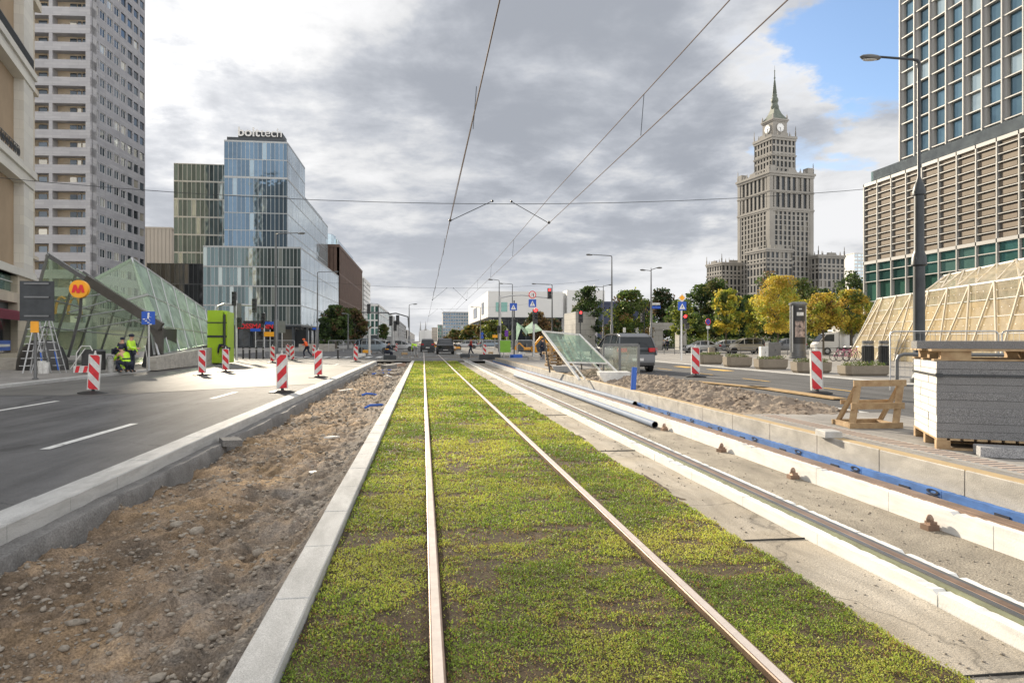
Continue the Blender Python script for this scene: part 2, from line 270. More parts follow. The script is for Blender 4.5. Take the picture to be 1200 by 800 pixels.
# ------------------------------------------------------------------ mesh builder
class MB:
    def __init__(s): s.v = []; s.f = []; s.m = []; s.T = None
    def _a(s, vs, fs, m):
        n = len(s.v)
        if s.T is not None: vs = [tuple(s.T @ Vector(v)) for v in vs]
        s.v += [tuple(v) for v in vs]; s.f += [tuple(i+n for i in f) for f in fs]; s.m += [m]*len(fs); return s
    def box(s, x0, y0, z0, x1, y1, z1, m=0):
        return s._a([(x0, y0, z0), (x1, y0, z0), (x1, y1, z0), (x0, y1, z0), (x0, y0, z1), (x1, y0, z1), (x1, y1, z1), (x0, y1, z1)],
                    [(0, 3, 2, 1), (4, 5, 6, 7), (0, 1, 5, 4), (1, 2, 6, 5), (2, 3, 7, 6), (3, 0, 4, 7)], m)
    def cbox(s, c, d, m=0, rz=0):
        x, y, z = c; a, b, h = d[0]/2, d[1]/2, d[2]/2; C, S = math.cos(rz), math.sin(rz)
        vs = [(x+p*C-q*S, y+p*S+q*C, z+r) for r in (-h, h) for p, q in ((-a, -b), (a, -b), (a, b), (-a, b))]
        return s._a(vs, [(0, 3, 2, 1), (4, 5, 6, 7), (0, 1, 5, 4), (1, 2, 6, 5), (2, 3, 7, 6), (3, 0, 4, 7)], m)
    def obox(s, O, U, u0, u1, Nn, n0, n1, z0, z1, m=0):
        vs = [(O[0]+U[0]*u+Nn[0]*n, O[1]+U[1]*u+Nn[1]*n, z) for z in (z0, z1) for u, n in ((u0, n0), (u1, n0), (u1, n1), (u0, n1))]
        return s._a(vs, [(0, 3, 2, 1), (4, 5, 6, 7), (0, 1, 5, 4), (1, 2, 6, 5), (2, 3, 7, 6), (3, 0, 4, 7)], m)
    def bbox(s, x0, y0, z0, x1, y1, z1, bev=.01, m=0):
        """box with bevelled top edges"""
        b = bev
        return s._a([(x0, y0, z0), (x1, y0, z0), (x1, y1, z0), (x0, y1, z0), (x0, y0, z1-b), (x1, y0, z1-b), (x1, y1, z1-b), (x0, y1, z1-b),
                     (x0+b, y0+b, z1), (x1-b, y0+b, z1), (x1-b, y1-b, z1), (x0+b, y1-b, z1)],
                    [(0, 3, 2, 1), (8, 9, 10, 11), (0, 1, 5, 4), (1, 2, 6, 5), (2, 3, 7, 6), (3, 0, 4, 7), (4, 5, 9, 8), (5, 6, 10, 9), (6, 7, 11, 10), (7, 4, 8, 11)], m)
    def bar(s, p, q, w, h=None, m=0, up=(0, 0, 1)):
        h = h or w; p = Vector(p); q = Vector(q); d = (q-p).normalized(); u = Vector(up)
        if abs(d.dot(u)) > .98: u = Vector((0, 1, 0))
        a = d.cross(u).normalized()*w/2; b = a.cross(d).normalized()*h/2
        vs = [tuple(c+x*a+y*b) for c in (p, q) for x, y in ((-1, -1), (1, -1), (1, 1), (-1, 1))]
        return s._a(vs, [(0, 3, 2, 1), (4, 5, 6, 7), (0, 1, 5, 4), (1, 2, 6, 5), (2, 3, 7, 6), (3, 0, 4, 7)], m)
    def tube(s, pts, r, seg=8, m=0, cap=True):
        pts = [Vector(p) for p in pts]; n = len(pts); rs = r if isinstance(r, (list, tuple)) else [r]*n
        vs = []; prev = None
        for i, p in enumerate(pts):
            d = (pts[min(i+1, n-1)]-pts[max(i-1, 0)]).normalized()
            if prev is None:
                u = Vector((0, 0, 1)) if abs(d.z) < .9 else Vector((1, 0, 0)); a = d.cross(u).normalized()
            else: a = (prev-d*prev.dot(d)).normalized()
            prev = a; b = d.cross(a)
            for k in range(seg):
                t = 2*math.pi*k/seg; vs.append(tuple(p+rs[i]*(a*math.cos(t)+b*math.sin(t))))
        fs = [(i*seg+k, i*seg+(k+1) % seg, (i+1)*seg+(k+1) % seg, (i+1)*seg+k) for i in range(n-1) for k in range(seg)]
        if cap: fs += [tuple(range(seg))[::-1], tuple(range((n-1)*seg, n*seg))]
        return s._a(vs, fs, m)
    def lathe(s, prof, seg=16, c=(0, 0, 0), m=0, rz=0, sx=1, sy=1):
        vs = [(c[0]+r*sx*math.cos(rz+2*math.pi*k/seg), c[1]+r*sy*math.sin(rz+2*math.pi*k/seg), c[2]+z) for r, z in prof for k in range(seg)]
        n = len(prof); fs = [(i*seg+k, i*seg+(k+1) % seg, (i+1)*seg+(k+1) % seg, (i+1)*seg+k) for i in range(n-1) for k in range(seg)]
        fs += [tuple(range(seg))[::-1], tuple(range((n-1)*seg, n*seg))]
        return s._a(vs, fs, m)
    def ball(s, c, r, m=0, seg=10, rings=6):
        rr = r if isinstance(r, (tuple, list)) else (r, r, r)
        vs = []; 
        for i in range(1, rings):
            t = math.pi*i/rings
            for k in range(seg): vs.append((c[0]+rr[0]*math.sin(t)*math.cos(2*math.pi*k/seg), c[1]+rr[1]*math.sin(t)*math.sin(2*math.pi*k/seg), c[2]+rr[2]*math.cos(t)))
        n = len(vs); vs += [(c[0], c[1], c[2]+rr[2]), (c[0], c[1], c[2]-rr[2])]
        fs = [(i*seg+k, (i+1)*seg+k, (i+1)*seg+(k+1) % seg, i*seg+(k+1) % seg) for i in range(rings-2) for k in range(seg)]
        fs += [(n, k, (k+1) % seg) for k in range(seg)] + [(n+1, (rings-2)*seg+(k+1) % seg, (rings-2)*seg+k) for k in range(seg)]
        return s._a(vs, fs, m)
    def prism(s, poly, ext, m=0):
        """poly: 3-D points, extruded by vector ext"""
        n = len(poly); e = Vector(ext); vs = [tuple(p) for p in poly]+[tuple(Vector(p)+e) for p in poly]
        fs = [tuple(range(n))[::-1], tuple(range(n, 2*n))]+[(i, (i+1) % n, n+(i+1) % n, n+i) for i in range(n)]
        return s._a(vs, fs, m)
    def face(s, pts, m=0): return s._a(pts, [tuple(range(len(pts)))], m)
    def build(s, name, mats, parent=None, smooth=False):
        me = bpy.data.meshes.new(name); me.from_pydata(s.v, [], s.f); ms = mats if isinstance(mats, (list, tuple)) else [mats]
        for x in ms: me.materials.append(M[x] if isinstance(x, str) else x)
        if len(ms) > 1: me.polygons.foreach_set('material_index', s.m)
        if smooth: me.polygons.foreach_set('use_smooth', [True]*len(s.f))
        me.update(); o = bpy.data.objects.new(name, me); COL.objects.link(o)
        if parent: o.parent = parent
        return o
def sm(o, deg=40):
    me = o.data; me.polygons.foreach_set('use_smooth', [True]*len(me.polygons))
    try: me.set_sharp_from_angle(angle=R(deg))
    except Exception: pass
    return o
def tag(o, label, cat, group=None):
    o['label'] = label; o['category'] = cat
    if group: o['group'] = group
    return o
def thing(name, label, cat, loc=(0, 0, 0), rz=0, group=None):
    o = bpy.data.objects.new(name, None); COL.objects.link(o); o.location = loc; o.rotation_euler = (0, 0, rz)
    o.empty_display_size = .2; return tag(o, label, cat, group)
def struct(o): o['kind'] = 'structure'; return o
def stuff(o): o['kind'] = 'stuff'; return o
def dup(root, loc, rz=None, label=None):
    def rec(o, par):
        c = o.copy(); COL.objects.link(c)
        if par: c.parent = par
        for ch in list(o.children): rec(ch, c)
        return c
    r = rec(root, None); r.location = loc
    if rz is not None: r.rotation_euler = (0, 0, rz)
    if label: r['label'] = label
    return r
def text(body, size, m, name, parent, loc, rot, ext=.01, align='CENTER', sx=1, bold=0):
    cu = bpy.data.curves.new(name, 'FONT'); cu.body = body; cu.size = size; cu.extrude = ext; cu.align_x = align; cu.align_y = 'CENTER'; cu.offset = bold
    t = bpy.data.objects.new('tmp', cu); COL.objects.link(t); bpy.context.view_layer.update()
    me = bpy.data.meshes.new_from_object(t.evaluated_get(bpy.context.evaluated_depsgraph_get()))
    bpy.data.objects.remove(t); me.name = name; me.materials.clear(); me.materials.append(M[m])
    o = bpy.data.objects.new(name, me); COL.objects.link(o); o.location = loc; o.rotation_euler = rot; o.scale = (sx, 1, 1)
    if parent: o.parent = parent
    return o
def windows(parent, rects, material, name='window', cap=98, frame=None, dep=.06):
    """rects: (x, y, z, ux, uy, w, h): lower-left corner, direction along the wall, size. The largest are parts, the rest one part."""
    def key(r):
        Zc = ZC(r[0], r[1]); px = 600+800*(r[0]*CT-r[1]*ST)/max(Zc, 1); py = 399-(r[2]-CH)*800/max(Zc, 1)
        vis = 1 if (-5 < px < 1205 and -5 < py < 800 and Zc > 1) else .001
        return -vis*r[5]*r[6]/Zc**2
    rects = sorted(rects, key=key); proto = None
    rest = MB()
    for i, (x, y, z, ux, uy, ww, hh) in enumerate(rects):
        if i < cap:
            if proto is None:
                b = MB(); b.box(0, -dep/2, 0, 1, dep/2, 1)
                if frame:
                    f = .05
                    for q in ((0, -dep, 0, f, dep, 1), (1-f, -dep, 0, 1, dep, 1), (f, -dep, 0, 1-f, dep, f), (f, -dep, 1-f, 1-f, dep, 1), (.48, -dep, f, .52, dep, 1-f)): b.box(*q, m=1)
                o = b.build(name, [material, frame] if frame else [material], parent); proto = o
            else: o = proto.copy(); COL.objects.link(o)
            o.location = (x, y, z); o.rotation_euler = (0, 0, math.atan2(uy, ux)); o.scale = (ww, 1, hh)
        else:
            rest.obox((x, y), (ux, uy), 0, ww, (-uy, ux), -dep/2, dep/2, z, z+hh)
    if len(rects) > cap: stuff(rest.build(name+'_rows', [material], parent))
def facade(mb, O, U, Nn, W, z0, z1, cols, rows, pw, sh, dep, m=0, m2=None, inset=.03, edge=None):
    """piers and spandrels in front of a core; returns the window rectangles at the back of the openings"""
    cw = W/cols; rh = (z1-z0)/rows; out = []; m2 = m if m2 is None else m2
    for i in range(cols+1):
        c = i*cw; a = max(0, c-pw/2); b = min(W, c+pw/2)
        mb.obox(O, U, a, b, Nn, -dep, 0, z0, z1, m)
    for j in range(rows+1):
        a = z0 if j == 0 else z0+j*rh-sh/2; b = z1 if j == rows else z0+j*rh+sh/2
        mb.obox(O, U, 0.01, W-.01, Nn, -dep+.01, -inset, a, b, m2)
    for i in range(cols):
        for j in range(rows):
            u = i*cw+pw/2; z = z0+j*rh+sh/2
            out.append((O[0]+U[0]*u-Nn[0]*(dep-.05), O[1]+U[1]*u-Nn[1]*(dep-.05), z, U[0], U[1], cw-pw, rh-sh))
    return out
# ------------------------------------------------------------------ numpy helpers
def vnoise(x, y, seed=0):
    xi = np.floor(x).astype(np.int64); yi = np.floor(y).astype(np.int64); xf = x-xi; yf = y-yi
    def h(a, b):
        n = (a*374761393+b*668265263+seed*1442695041) & 0xffffffff
        n = ((n ^ (n >> 13))*1274126177) & 0xffffffff; return ((n ^ (n >> 16)) & 0xffff)/65535.0
    u = xf*xf*(3-2*xf); v = yf*yf*(3-2*yf)
    return (h(xi, yi)*(1-u)+h(xi+1, yi)*u)*(1-v)+(h(xi, yi+1)*(1-u)+h(xi+1, yi+1)*u)*v
def fbm(x, y, seed=0, oct=4):
    s = 0; a = .5; t = 0
    for i in range(oct): s = s+a*vnoise(x*2**i, y*2**i, seed+i*7); t += a; a *= .55
    return s/t
def npmesh(name, V, F, mats, parent=None, smooth=False, mi=None, k=4):
    me = bpy.data.meshes.new(name); V = np.asarray(V, dtype=np.float32); F = np.asarray(F, dtype=np.int32); n = len(F)
    me.vertices.add(len(V)); me.vertices.foreach_set('co', V.ravel()); me.loops.add(n*k); me.polygons.add(n)
    me.loops.foreach_set('vertex_index', F.ravel()); me.polygons.foreach_set('loop_start', np.arange(0, n*k, k, dtype=np.int32))
    me.polygons.foreach_set('loop_total', np.full(n, k, dtype=np.int32))
    for x in mats: me.materials.append(M[x] if isinstance(x, str) else x)
    if mi is not None: me.polygons.foreach_set('material_index', np.asarray(mi, dtype=np.int32))
    if smooth: me.polygons.foreach_set('use_smooth', np.ones(n, dtype=bool))
    me.update(calc_edges=True); me.validate()
    o = bpy.data.objects.new(name, me); COL.objects.link(o)
    if parent: o.parent = parent
    return o
def grid(name, xs, ys, zf, mat_, smooth=True):
    X, Y = np.meshgrid(xs, ys); Z = zf(X, Y); V = np.stack([X, Y, Z], -1).reshape(-1, 3); nx, ny = len(xs), len(ys)
    i = np.arange(nx*ny).reshape(ny, nx); F = np.stack([i[:-1, :-1], i[:-1, 1:], i[1:, 1:], i[1:, :-1]], -1).reshape(-1, 4)
    return npmesh(name, V, F, [mat_], smooth=smooth)
def stones(name, pts, sizes, mat_, parent=None, flat=.6, seed=1):
    """irregular pebbles: squashed, jittered icosahedra in one mesh"""
    t = (1+5**.5)/2; B = np.array([(-1, t, 0), (1, t, 0), (-1, -t, 0), (1, -t, 0), (0, -1, t), (0, 1, t), (0, -1, -t), (0, 1, -t), (t, 0, -1), (t, 0, 1), (-t, 0, -1), (-t, 0, 1)])/1.9
    F = np.array([(0, 11, 5), (0, 5, 1), (0, 1, 7), (0, 7, 10), (0, 10, 11), (1, 5, 9), (5, 11, 4), (11, 10, 2), (10, 7, 6), (7, 1, 8), (3, 9, 4), (3, 4, 2), (3, 2, 6), (3, 6, 8), (3, 8, 9), (4, 9, 5), (2, 4, 11), (6, 2, 10), (8, 6, 7), (9, 8, 1)])
    r = np.random.default_rng(seed); n = len(pts); V = B[None]*(1+r.uniform(-.3, .3, (n, 12, 1)))
    V = V*r.uniform(.6, 1.3, (n, 1, 3))*np.array([1, 1, flat]); a = r.uniform(0, 6.28, n); C, S = np.cos(a), np.sin(a)
    x = V[..., 0]*C[:, None]-V[..., 1]*S[:, None]; y = V[..., 0]*S[:, None]+V[..., 1]*C[:, None]
    V = np.stack([x, y, V[..., 2]], -1)*np.asarray(sizes)[:, None, None]+np.asarray(pts)[:, None]
    FF = (F[None]+np.arange(n)[:, None, None]*12).reshape(-1, 3)
    return npmesh(name, V.reshape(-1, 3), FF, [mat_], parent, k=3)
# ------------------------------------------------------------------ ground sheets
END = 50.5                                   # where the lawn track stops at the crossing
b = MB(); b.box(-1500, -60, -.7, 1500, 3500, -.62); struct(b.build('ground', 'ground'))
b = MB(); b.box(-13.5, -8, -.5, -3.67, END, -.06); rl = struct(b.build('left_road', 'asphalt'))
b = MB(); b.box(-13.5, 96, -.5, -3.67, 900, -.056); b.box(8.3, 96, -.5, 15, 900, -.056); b.box(-3.67, 96, -.5, 8.3, 900, -.03, m=1)
struct(b.build('far_road', ['asphalt', 'road_pale']))
b = MB(); b.box(-160, END, -.5, 160, 96, -.05); ci = struct(b.build('crossroad', 'asphalt'))
b = MB(); b.box(8.3, -8, -.4, 15.2, END, .09); rr = struct(b.build('right_road', 'asphalt_dark'))
def dash(px0, py0, px1, py1, wd, z):
    a = Vector(P(px0, py0, z)); c = Vector(P(px1, py1, z)); n = Vector((wd/2, 0, 0)); return [tuple(a-n), tuple(a+n), tuple(c+n), tuple(c-n)]
b = MB(); z = -.055
x0 = P(105, 511, z)[0]; d0 = P(55, 526, z)[1]; L0 = P(155, 496, z)[1]-d0
b.face([(x0-.07, d0, z), (x0+.07, d0, z), (x0+.07, d0+L0, z), (x0-.07, d0+L0, z)])
for k in range(1, 6):
    dd = P(240, 467, z)[1]+(k-1)*6.2; xx = x0-.25
    b.face([(xx-.07, dd, z), (xx+.07, dd, z), (xx+.07, dd+2.4, z), (xx-.07, dd+2.4, z)])
xa = P(95, 465, z)[0]
for k in range(6):
    dd = P(78, 468, z)[1]-3+k*6; b.face([(xa-.07, dd, z), (xa+.07, dd, z), (xa+.07, dd+2.6, z), (xa-.07, dd+2.6, z)])
b.build('lane_marking', 'paint', rl)
b = MB(); z = -.045
for k in range(14):                          # zebra crossing beyond the works, left carriageway
    xx = -13.1+k*.98; b.face([(xx, 62, z), (xx+.5, 62, z), (xx+.5, 67, z), (xx, 67, z)])
for k in range(6): b.face([(9+k*1.0, 56, z), (9.5+k*1.0, 56, z), (9.5+k, 60, z), (9+k, 60, z)])
b.build('zebra_marking', 'paint', ci)
b = MB(); b.face([(-13.4, 44, -.054), (-3.7, 44, -.054), (-3.7, 44.25, -.054), (-13.4, 44.25, -.054)]); b.build('stop_line', 'paint', rl)
b = MB(); z = .095
for px0, px1, py in ((836, 853, 434.5), (795, 815, 431)):
    q0 = P(px0, py-1.2, z); b.face([(q0[0], q0[1]-1.1, z), (q0[0]+.55, q0[1]-1.1, z), (q0[0]+.55, q0[1]+.9, z), (q0[0], q0[1]+.9, z)])
for k in range(9):
    b.face([(11.6, 8+k*4.6, z), (11.69, 8+k*4.6, z), (11.69, 10+k*4.6, z), (11.6, 10+k*4.6, z)])
b.build('yellow_marking', 'paint_yellow', rr)
# pavements with kerbs
b = MB(); b.box(-60, -8, -.4, -13.8, END, .04); struct(b.build('left_pavement', 'pave'))
b = MB()
for k in range(58): b.bbox(-13.8, -7.4+k*1.0, -.3, -13.5, -6.41+k*1.0, .05, .012)
struct(b.build('pavement_kerb', 'granite'))
b = MB(); b.box(15.5, -8, -.4, 120, 54, .1); b.box(14.2+3, 54, -.4, 120, 96, .02); struct(b.build('right_pavement', 'pave'))
b = MB()
for k in range(58): b.bbox(15.2, -7.4+k*1.0, -.3, 15.5, -6.41+k*1.0, .115, .012)
struct(b.build('right_kerb', 'granite'))
b = MB(); b.box(-60, 96, -.4, -13.8, 900, .06); b.box(15, 96, -.4, 220, 900, .06); struct(b.build('far_pavement', 'pave_far'))
b = MB(); b.box(-60, 56, -.4, -21, 96, .0); struct(b.build('corner_pavement', 'pave_far'))
b = MB()                                      # paler sheet on the closed lane: patch of sunlight painted in
b.face([(-13.4, 21, -.052), (-9, 20.5, -.052), (-3.72, 25, -.052), (-3.72, 43.9, -.052), (-13.4, 43.9, -.052)])
struct(b.build('sunlit_road_patch', 'road_pale'))
# ------------------------------------------------------------------ excavated strip with its kerbs
def trench_z(X, Y):
    t = np.clip((X+3.25)/(2.4), 0, 1)
    base = -.35+.10*t+.2*np.clip((X+1.25)/.4, 0, 1)**2
    n = (fbm(X*1.6, Y*1.2, 3)-.5)*.2+(fbm(X*6, Y*5, 5)-.5)*.15+(fbm(X*20, Y*18, 9, 3)-.5)*.085
    ruts = .025*np.sin((X+fbm(X*0, Y*.6, 31)*.5)*16)*np.clip((X+2.1)/.6, 0, 1)*np.clip((14-Y)/8, 0, 1)
    edge = np.clip((X+3.15)/-.3, 0, 1)*.06
    return np.minimum(base+n+ruts+edge, -.03)
ys = np.concatenate([np.arange(1.2, 7, .028), np.arange(7, 16, .06), np.arange(16, END+.1, .2)])
mt = bpy.data.materials.new('dirt'); mt.use_nodes = True
def dirt_mat():
    nt = mt.node_tree; N = nt.nodes; L = nt.links; b = N['Principled BSDF']; b.inputs['Roughness'].default_value = .95; b.inputs['Specular IOR Level'].default_value = .2
    tc = N.new('ShaderNodeTexCoord')
    def nz(s, d=8, dist=0):
        n = N.new('ShaderNodeTexNoise'); L.new(tc.outputs['Object'], n.inputs['Vector']); n.inputs['Scale'].default_value = s; n.inputs['Detail'].default_value = d; n.inputs['Roughness'].default_value = .65; n.inputs['Distortion'].default_value = dist; return n
    a = nz(.9, 8, .4); r = N.new('ShaderNodeValToRGB'); L.new(a.outputs[0], r.inputs[0]); e = r.color_ramp.elements
    e[0].position = .3; e[0].color = (.17, .135, .105, 1); e[1].position = .72; e[1].color = (.6, .43, .25, 1)
    k = e.new(.45); k.color = (.33, .25, .18, 1); k = e.new(.6); k.color = (.44, .31, .19, 1)
    # grey crushed stone beside the lawn kerb and in the foreground
    s = N.new('ShaderNodeSeparateXYZ'); L.new(tc.outputs['Object'], s.inputs[0])
    g = N.new('ShaderNodeMapRange'); L.new(s.outputs[0], g.inputs[0]); g.inputs[1].default_value = -2.0; g.inputs[2].default_value = -.9
    b2 = nz(2.2); ad = N.new('ShaderNodeMath'); ad.operation = 'ADD'; L.new(g.outputs[0], ad.inputs[0]); 
    sb = N.new('ShaderNodeMapRange'); L.new(b2.outputs[0], sb.inputs[0]); sb.inputs[1].default_value = .3; sb.inputs[2].default_value = .7; sb.inputs[3].default_value = -.6; sb.inputs[4].default_value = .5
    L.new(sb.outputs[0], ad.inputs[1]); ad.use_clamp = True
    mx = N.new('ShaderNodeMix'); mx.data_type = 'RGBA'; L.new(ad.outputs[0], mx.inputs[0]); L.new(r.outputs[0], mx.inputs[6]); mx.inputs[7].default_value = (.3, .27, .24, 1)
    gr = nz(65, 4); q = N.new('ShaderNodeMapRange'); L.new(gr.outputs[0], q.inputs[0]); q.inputs[1].default_value = .35; q.inputs[2].default_value = .65; q.inputs[3].default_value = .6; q.inputs[4].default_value = 1.35
    sc = N.new('ShaderNodeVectorMath'); sc.operation = 'SCALE'; L.new(mx.outputs[2], sc.inputs[0]); L.new(q.outputs[0], sc.inputs['Scale']); L.new(sc.outputs[0], b.inputs['Base Color'])
    bp = N.new('ShaderNodeBump'); bp.inputs['Strength'].default_value = .9; bp.inputs['Distance'].default_value = .03; h = nz(32, 8); L.new(h.outputs[0], bp.inputs['Height']); L.new(bp.outputs[0], b.inputs['Normal'])
dirt_mat(); M['dirt'] = mt; stain(mt, (1.1, .8, 1), .5, 1.2); stain(mt, (6, 5, 4), .65, 1.15)
struct(grid('dirt_bed', np.arange(-3.5, -.78, .028), ys, trench_z, 'dirt'))
r = np.random.default_rng(11)
n = 19000; Y = 1.9+(r.uniform(0, 1, n)**1.9)*40; X = r.uniform(-3.25, -.9, n)
keep = fbm(X*1.4, Y*1.4, 21)+r.uniform(-.25, .25, n) > .41; X = X[keep]; Y = Y[keep]; n = len(X)
S = (.004+.021*r.uniform(0, 1, n)**2.8)*(1+.04*Y); big = r.uniform(0, 1, n) > .985; S[big] *= 2.3
Z = trench_z(X, Y)+S*.25
M['stone'] = speckle(mat('stone', (.2, .175, .145), .9, scale=3, col2=(.36, .32, .27)), 60, .8, 1.15)
stuff(stones('rubble', np.stack([X, Y, Z], -1), S, 'stone', seed=3))
# broken concrete haunch under the road kerb
xs = np.arange(-3.42, -3.02, .02); ys2 = np.concatenate([np.arange(1.2, 9, .03), np.arange(9, END, .12)])
def haunch(X, Y):
    e = -3.28+.17*fbm(Y*1.1, X*0+3, 41)+.04*fbm(Y*9, X*0, 43)
    top = -.155+.04*(fbm(Y*2, X*5, 44)-.5); return np.where(X < e, top, top-np.clip((X-e)*7, 0, .5)+.05*(fbm(Y*8, X*30, 45)-.5))
struct(grid('concrete_haunch', xs, ys2, haunch, 'concrete_grey'))
b = MB(); y = -2.0; k = 0
while y < END:
    L_ = 1.0; j = random.uniform(-.003, .003); b.bbox(-3.66+j, y, -.24, -3.335+j, y+L_-.006, .0+random.uniform(-.003, .003), .012); y += L_
struct(b.build('road_kerb', 'granite'))
b = MB(); y = -2.0
while y < END:
    j = random.uniform(-.003, .003); b.bbox(-.84+j, y, -.26, -.64+j, y+.995, .02+random.uniform(-.002, .002), .008); y += 1.0
struct(b.build('lawn_kerb', 'granite'))
# ------------------------------------------------------------------ lawn track
def edge_x(Y): return 2.47+.10*(fbm(Y*.9, Y*0, 51)-.5)+.06*(fbm(Y*5, Y*0, 52)-.5)
b = MB(); b.box(-.64, -3, -.5, 2.3, END, -.1); struct(b.build('lawn_base', 'soil'))
def lawn_z(X, Y):
    e = edge_x(Y); fall = np.clip((X-e+.05)/.05, 0, 1)*.06
    rail = np.minimum(np.abs(X-.066), np.abs(X-1.566)); dip = .02*np.clip(1-(rail/.09), 0, 1)
    return -.045+(fbm(X*2, Y*2, 61)-.5)*.025-fall-dip
M['lawn_soil'] = mat('lawn_soil', (.045, .03, .02), .95, scale=9, col2=(.12, .085, .045), bump=1, bscale=50)
struct(grid('lawn_soil', np.concatenate([np.arange(-.63, 2.4, .04), np.arange(2.4, 2.6, .015)]), np.concatenate([np.arange(1.5, 10, .05), np.arange(10, END+.01, .2)]), lawn_z, 'lawn_soil'))
def blades():
    r = np.random.default_rng(5); PX = []; PY = []; PS = []
    for y0, y1, dens, s in ((1.9, 3.4, 24000, .0065), (3.4, 5.2, 18000, .0075), (5.2, 8, 11000, .0098), (8, 13, 5200, .0145), (13, 24, 2200, .024), (24, END-.1, 800, .042)):
        n = int(dens*(y1-y0)*3.1); PX.append(r.uniform(-.63, 2.56, n)); PY.append(r.uniform(y0, y1, n)); PS.append(np.full(n, s))
    X = np.concatenate(PX); Y = np.concatenate(PY); S = np.concatenate(PS); n = len(X)
    dens = fbm(X*2.6, Y*4.2, 71, 5); d2 = fbm(X*13, Y*17, 72, 3)
    bare = (dens < .315+.07*r.uniform(0, 1, n)) | (d2+.2*r.uniform(-1, 1, n) < .40)
    rail = (np.abs(X-.066) < .045) | (np.abs(X-1.566) < .045); out = X > edge_x(Y)
    keep = ~(rail | out | (bare & (r.uniform(0, 1, n) > .1))); X, Y, S, dens, d2 = X[keep], Y[keep], S[keep], dens[keep], d2[keep]; n = len(X)
    Z = lawn_z(X, Y)+r.uniform(0, 1, n)*.02*(.5+dens)
    az = r.uniform(0, 6.283, n); tilt = r.uniform(.1, 1.25, n)
    ax = np.stack([np.cos(az), np.sin(az), 0*az], -1); up = np.stack([-np.sin(az)*np.cos(tilt), np.cos(az)*np.cos(tilt), np.sin(tilt)], -1)
    c = np.stack([X, Y, Z], -1); s = (S*r.uniform(.55, 1.35, n))[:, None]
    V = np.stack([c-up*s*.9, c+ax*s*.5, c+up*s*1.1, c-ax*s*.5], 1).reshape(-1, 3); F = np.arange(n*4).reshape(n, 4)
    hue = fbm(X*1.1+4, Y*1.0, 81, 4)+r.uniform(-.16, .16, n)
    mi = np.where(hue < .45, 0, np.where(hue < .6, 1, 2)); mi = np.where(r.uniform(0, 1, n) < .08+.25*(dens < .43), 3, mi)
    M['sedum_dark'] = leafmat('sedum_dark', (.19, .28, .032)); M['sedum'] = leafmat('sedum', (.36, .46, .05)); M['sedum_light'] = leafmat('sedum_light', (.54, .55, .09)); M['sedum_brown'] = leafmat('sedum_brown', (.32, .19, .08))
    o = npmesh('grass', V, F, ['sedum_dark', 'sedum', 'sedum_light', 'sedum_brown'], mi=mi); stuff(o); return n
blades()
def rail_obj(x, y0, y1, mats, label, zt=0.0, cas=False, hw=.034):
    """head, web and foot of one tram rail"""
    t = thing('tram_rail', label, 'rail', (x, y0, zt), group='rails of the two tram tracks')
    b = MB(); L = y1-y0; mats = [mats, 'rail']; prof = [(-hw, 0-.004), (-hw+.006, 0), (hw-.006, 0), (hw, -.004), (hw, -.035), (.012, -.05), (.012, -.13), (-.012, -.13), (-.012, -.05), (-hw, -.035)]
    step = 6; yy = list(np.arange(0, L, step))+[L]
    for i in range(len(yy)-1):
        b.prism([(p[0], yy[i], p[1]) for p in prof], (0, yy[i+1]-yy[i], 0), 1)
        b.face([(-hw+.011, yy[i], .0012), (hw-.011, yy[i], .0012), (hw-.011, yy[i+1], .0012), (-hw+.011, yy[i+1], .0012)], 0)
    b.build('rail_head', mats, t); return t
rail_obj(.066, -1, 96, 'rail_top', 'rusty tram rail nearest the left kerb of the lawn'); rail_obj(1.566, -1, 96, 'rail_top', 'rusty tram rail on the right half of the lawn')
# ------------------------------------------------------------------ unfinished second track
b = MB(); b.box(2.3, -3, -.55, 5.35, END+3, -.2); struct(b.build('track_bed', 'screed'))
b = MB(); y = -2.5
def rough_strip():
    ysx = np.concatenate([np.arange(1.5, 14, .08), np.arange(14, END+3, .3)])
    return grid('concrete_strip', np.array([2.2, 2.45, 2.6, 2.8, 2.95, 3.025]), ysx, lambda X, Y: -.1+(fbm(X*1.2, Y*1.2, 91)-.5)*.02-.02*(X < 2.3), 'strip')
struct(rough_strip())
b = MB(); y = 3.0
for yy in (2.9, 5.1, 9.5, 14.2, 20, 28): b.box(2.3, yy, -.11, 3.02, yy+.007, -.0895)
struct(b.build('expansion_joint', 'black'))
def foam(x0, x1, zt, zb, m, name, label, cat, y0=1.2, y1=END+2, step=1.25, group=None, rag=.0):
    t = thing(name, label, cat, (0, 0, 0)); i = 0; y = y0
    b = MB()
    while y < y1:
        j = random.uniform(-.002, .002); e = min(y+step-.008, y1)
        n = 30; pts = []
        for k in range(n+1):
            yy = y+(e-y)*k/n; zz = zt-(random.uniform(0, .006) if random.random() < .5 else 0)-(rag*.6*random.random() if random.random() < .06 else 0); pts.append((x0+j, yy, zz))
        poly = pts+[(x0+j, e, zb), (x0+j, y, zb)]
        b.prism(poly[::-1], (x1-x0, 0, 0)); y += step
    o = b.build('foam_board', m, t); return t
foam(3.03, 3.11, -.01, -.2, 'foam', 'foam_side_board', 'white foam boards lining the left rail of the unfinished track', 'foam boards', rag=.05)
foam(3.335, 3.4, -.015, -.2, 'foam', 'foam_strip', 'thin white foam edge just right of the green cased rail', 'foam boards', rag=.06)
foam(4.55, 4.63, -.005, -.2, 'foam', 'foam_side_board', 'white foam boards lining the right rail, beside the blue boards', 'foam boards', rag=.05)
t = rail_obj(3.24, -1, END+2, 'rail', 'tram rail in green rubber casing on the unfinished track', zt=0.005)
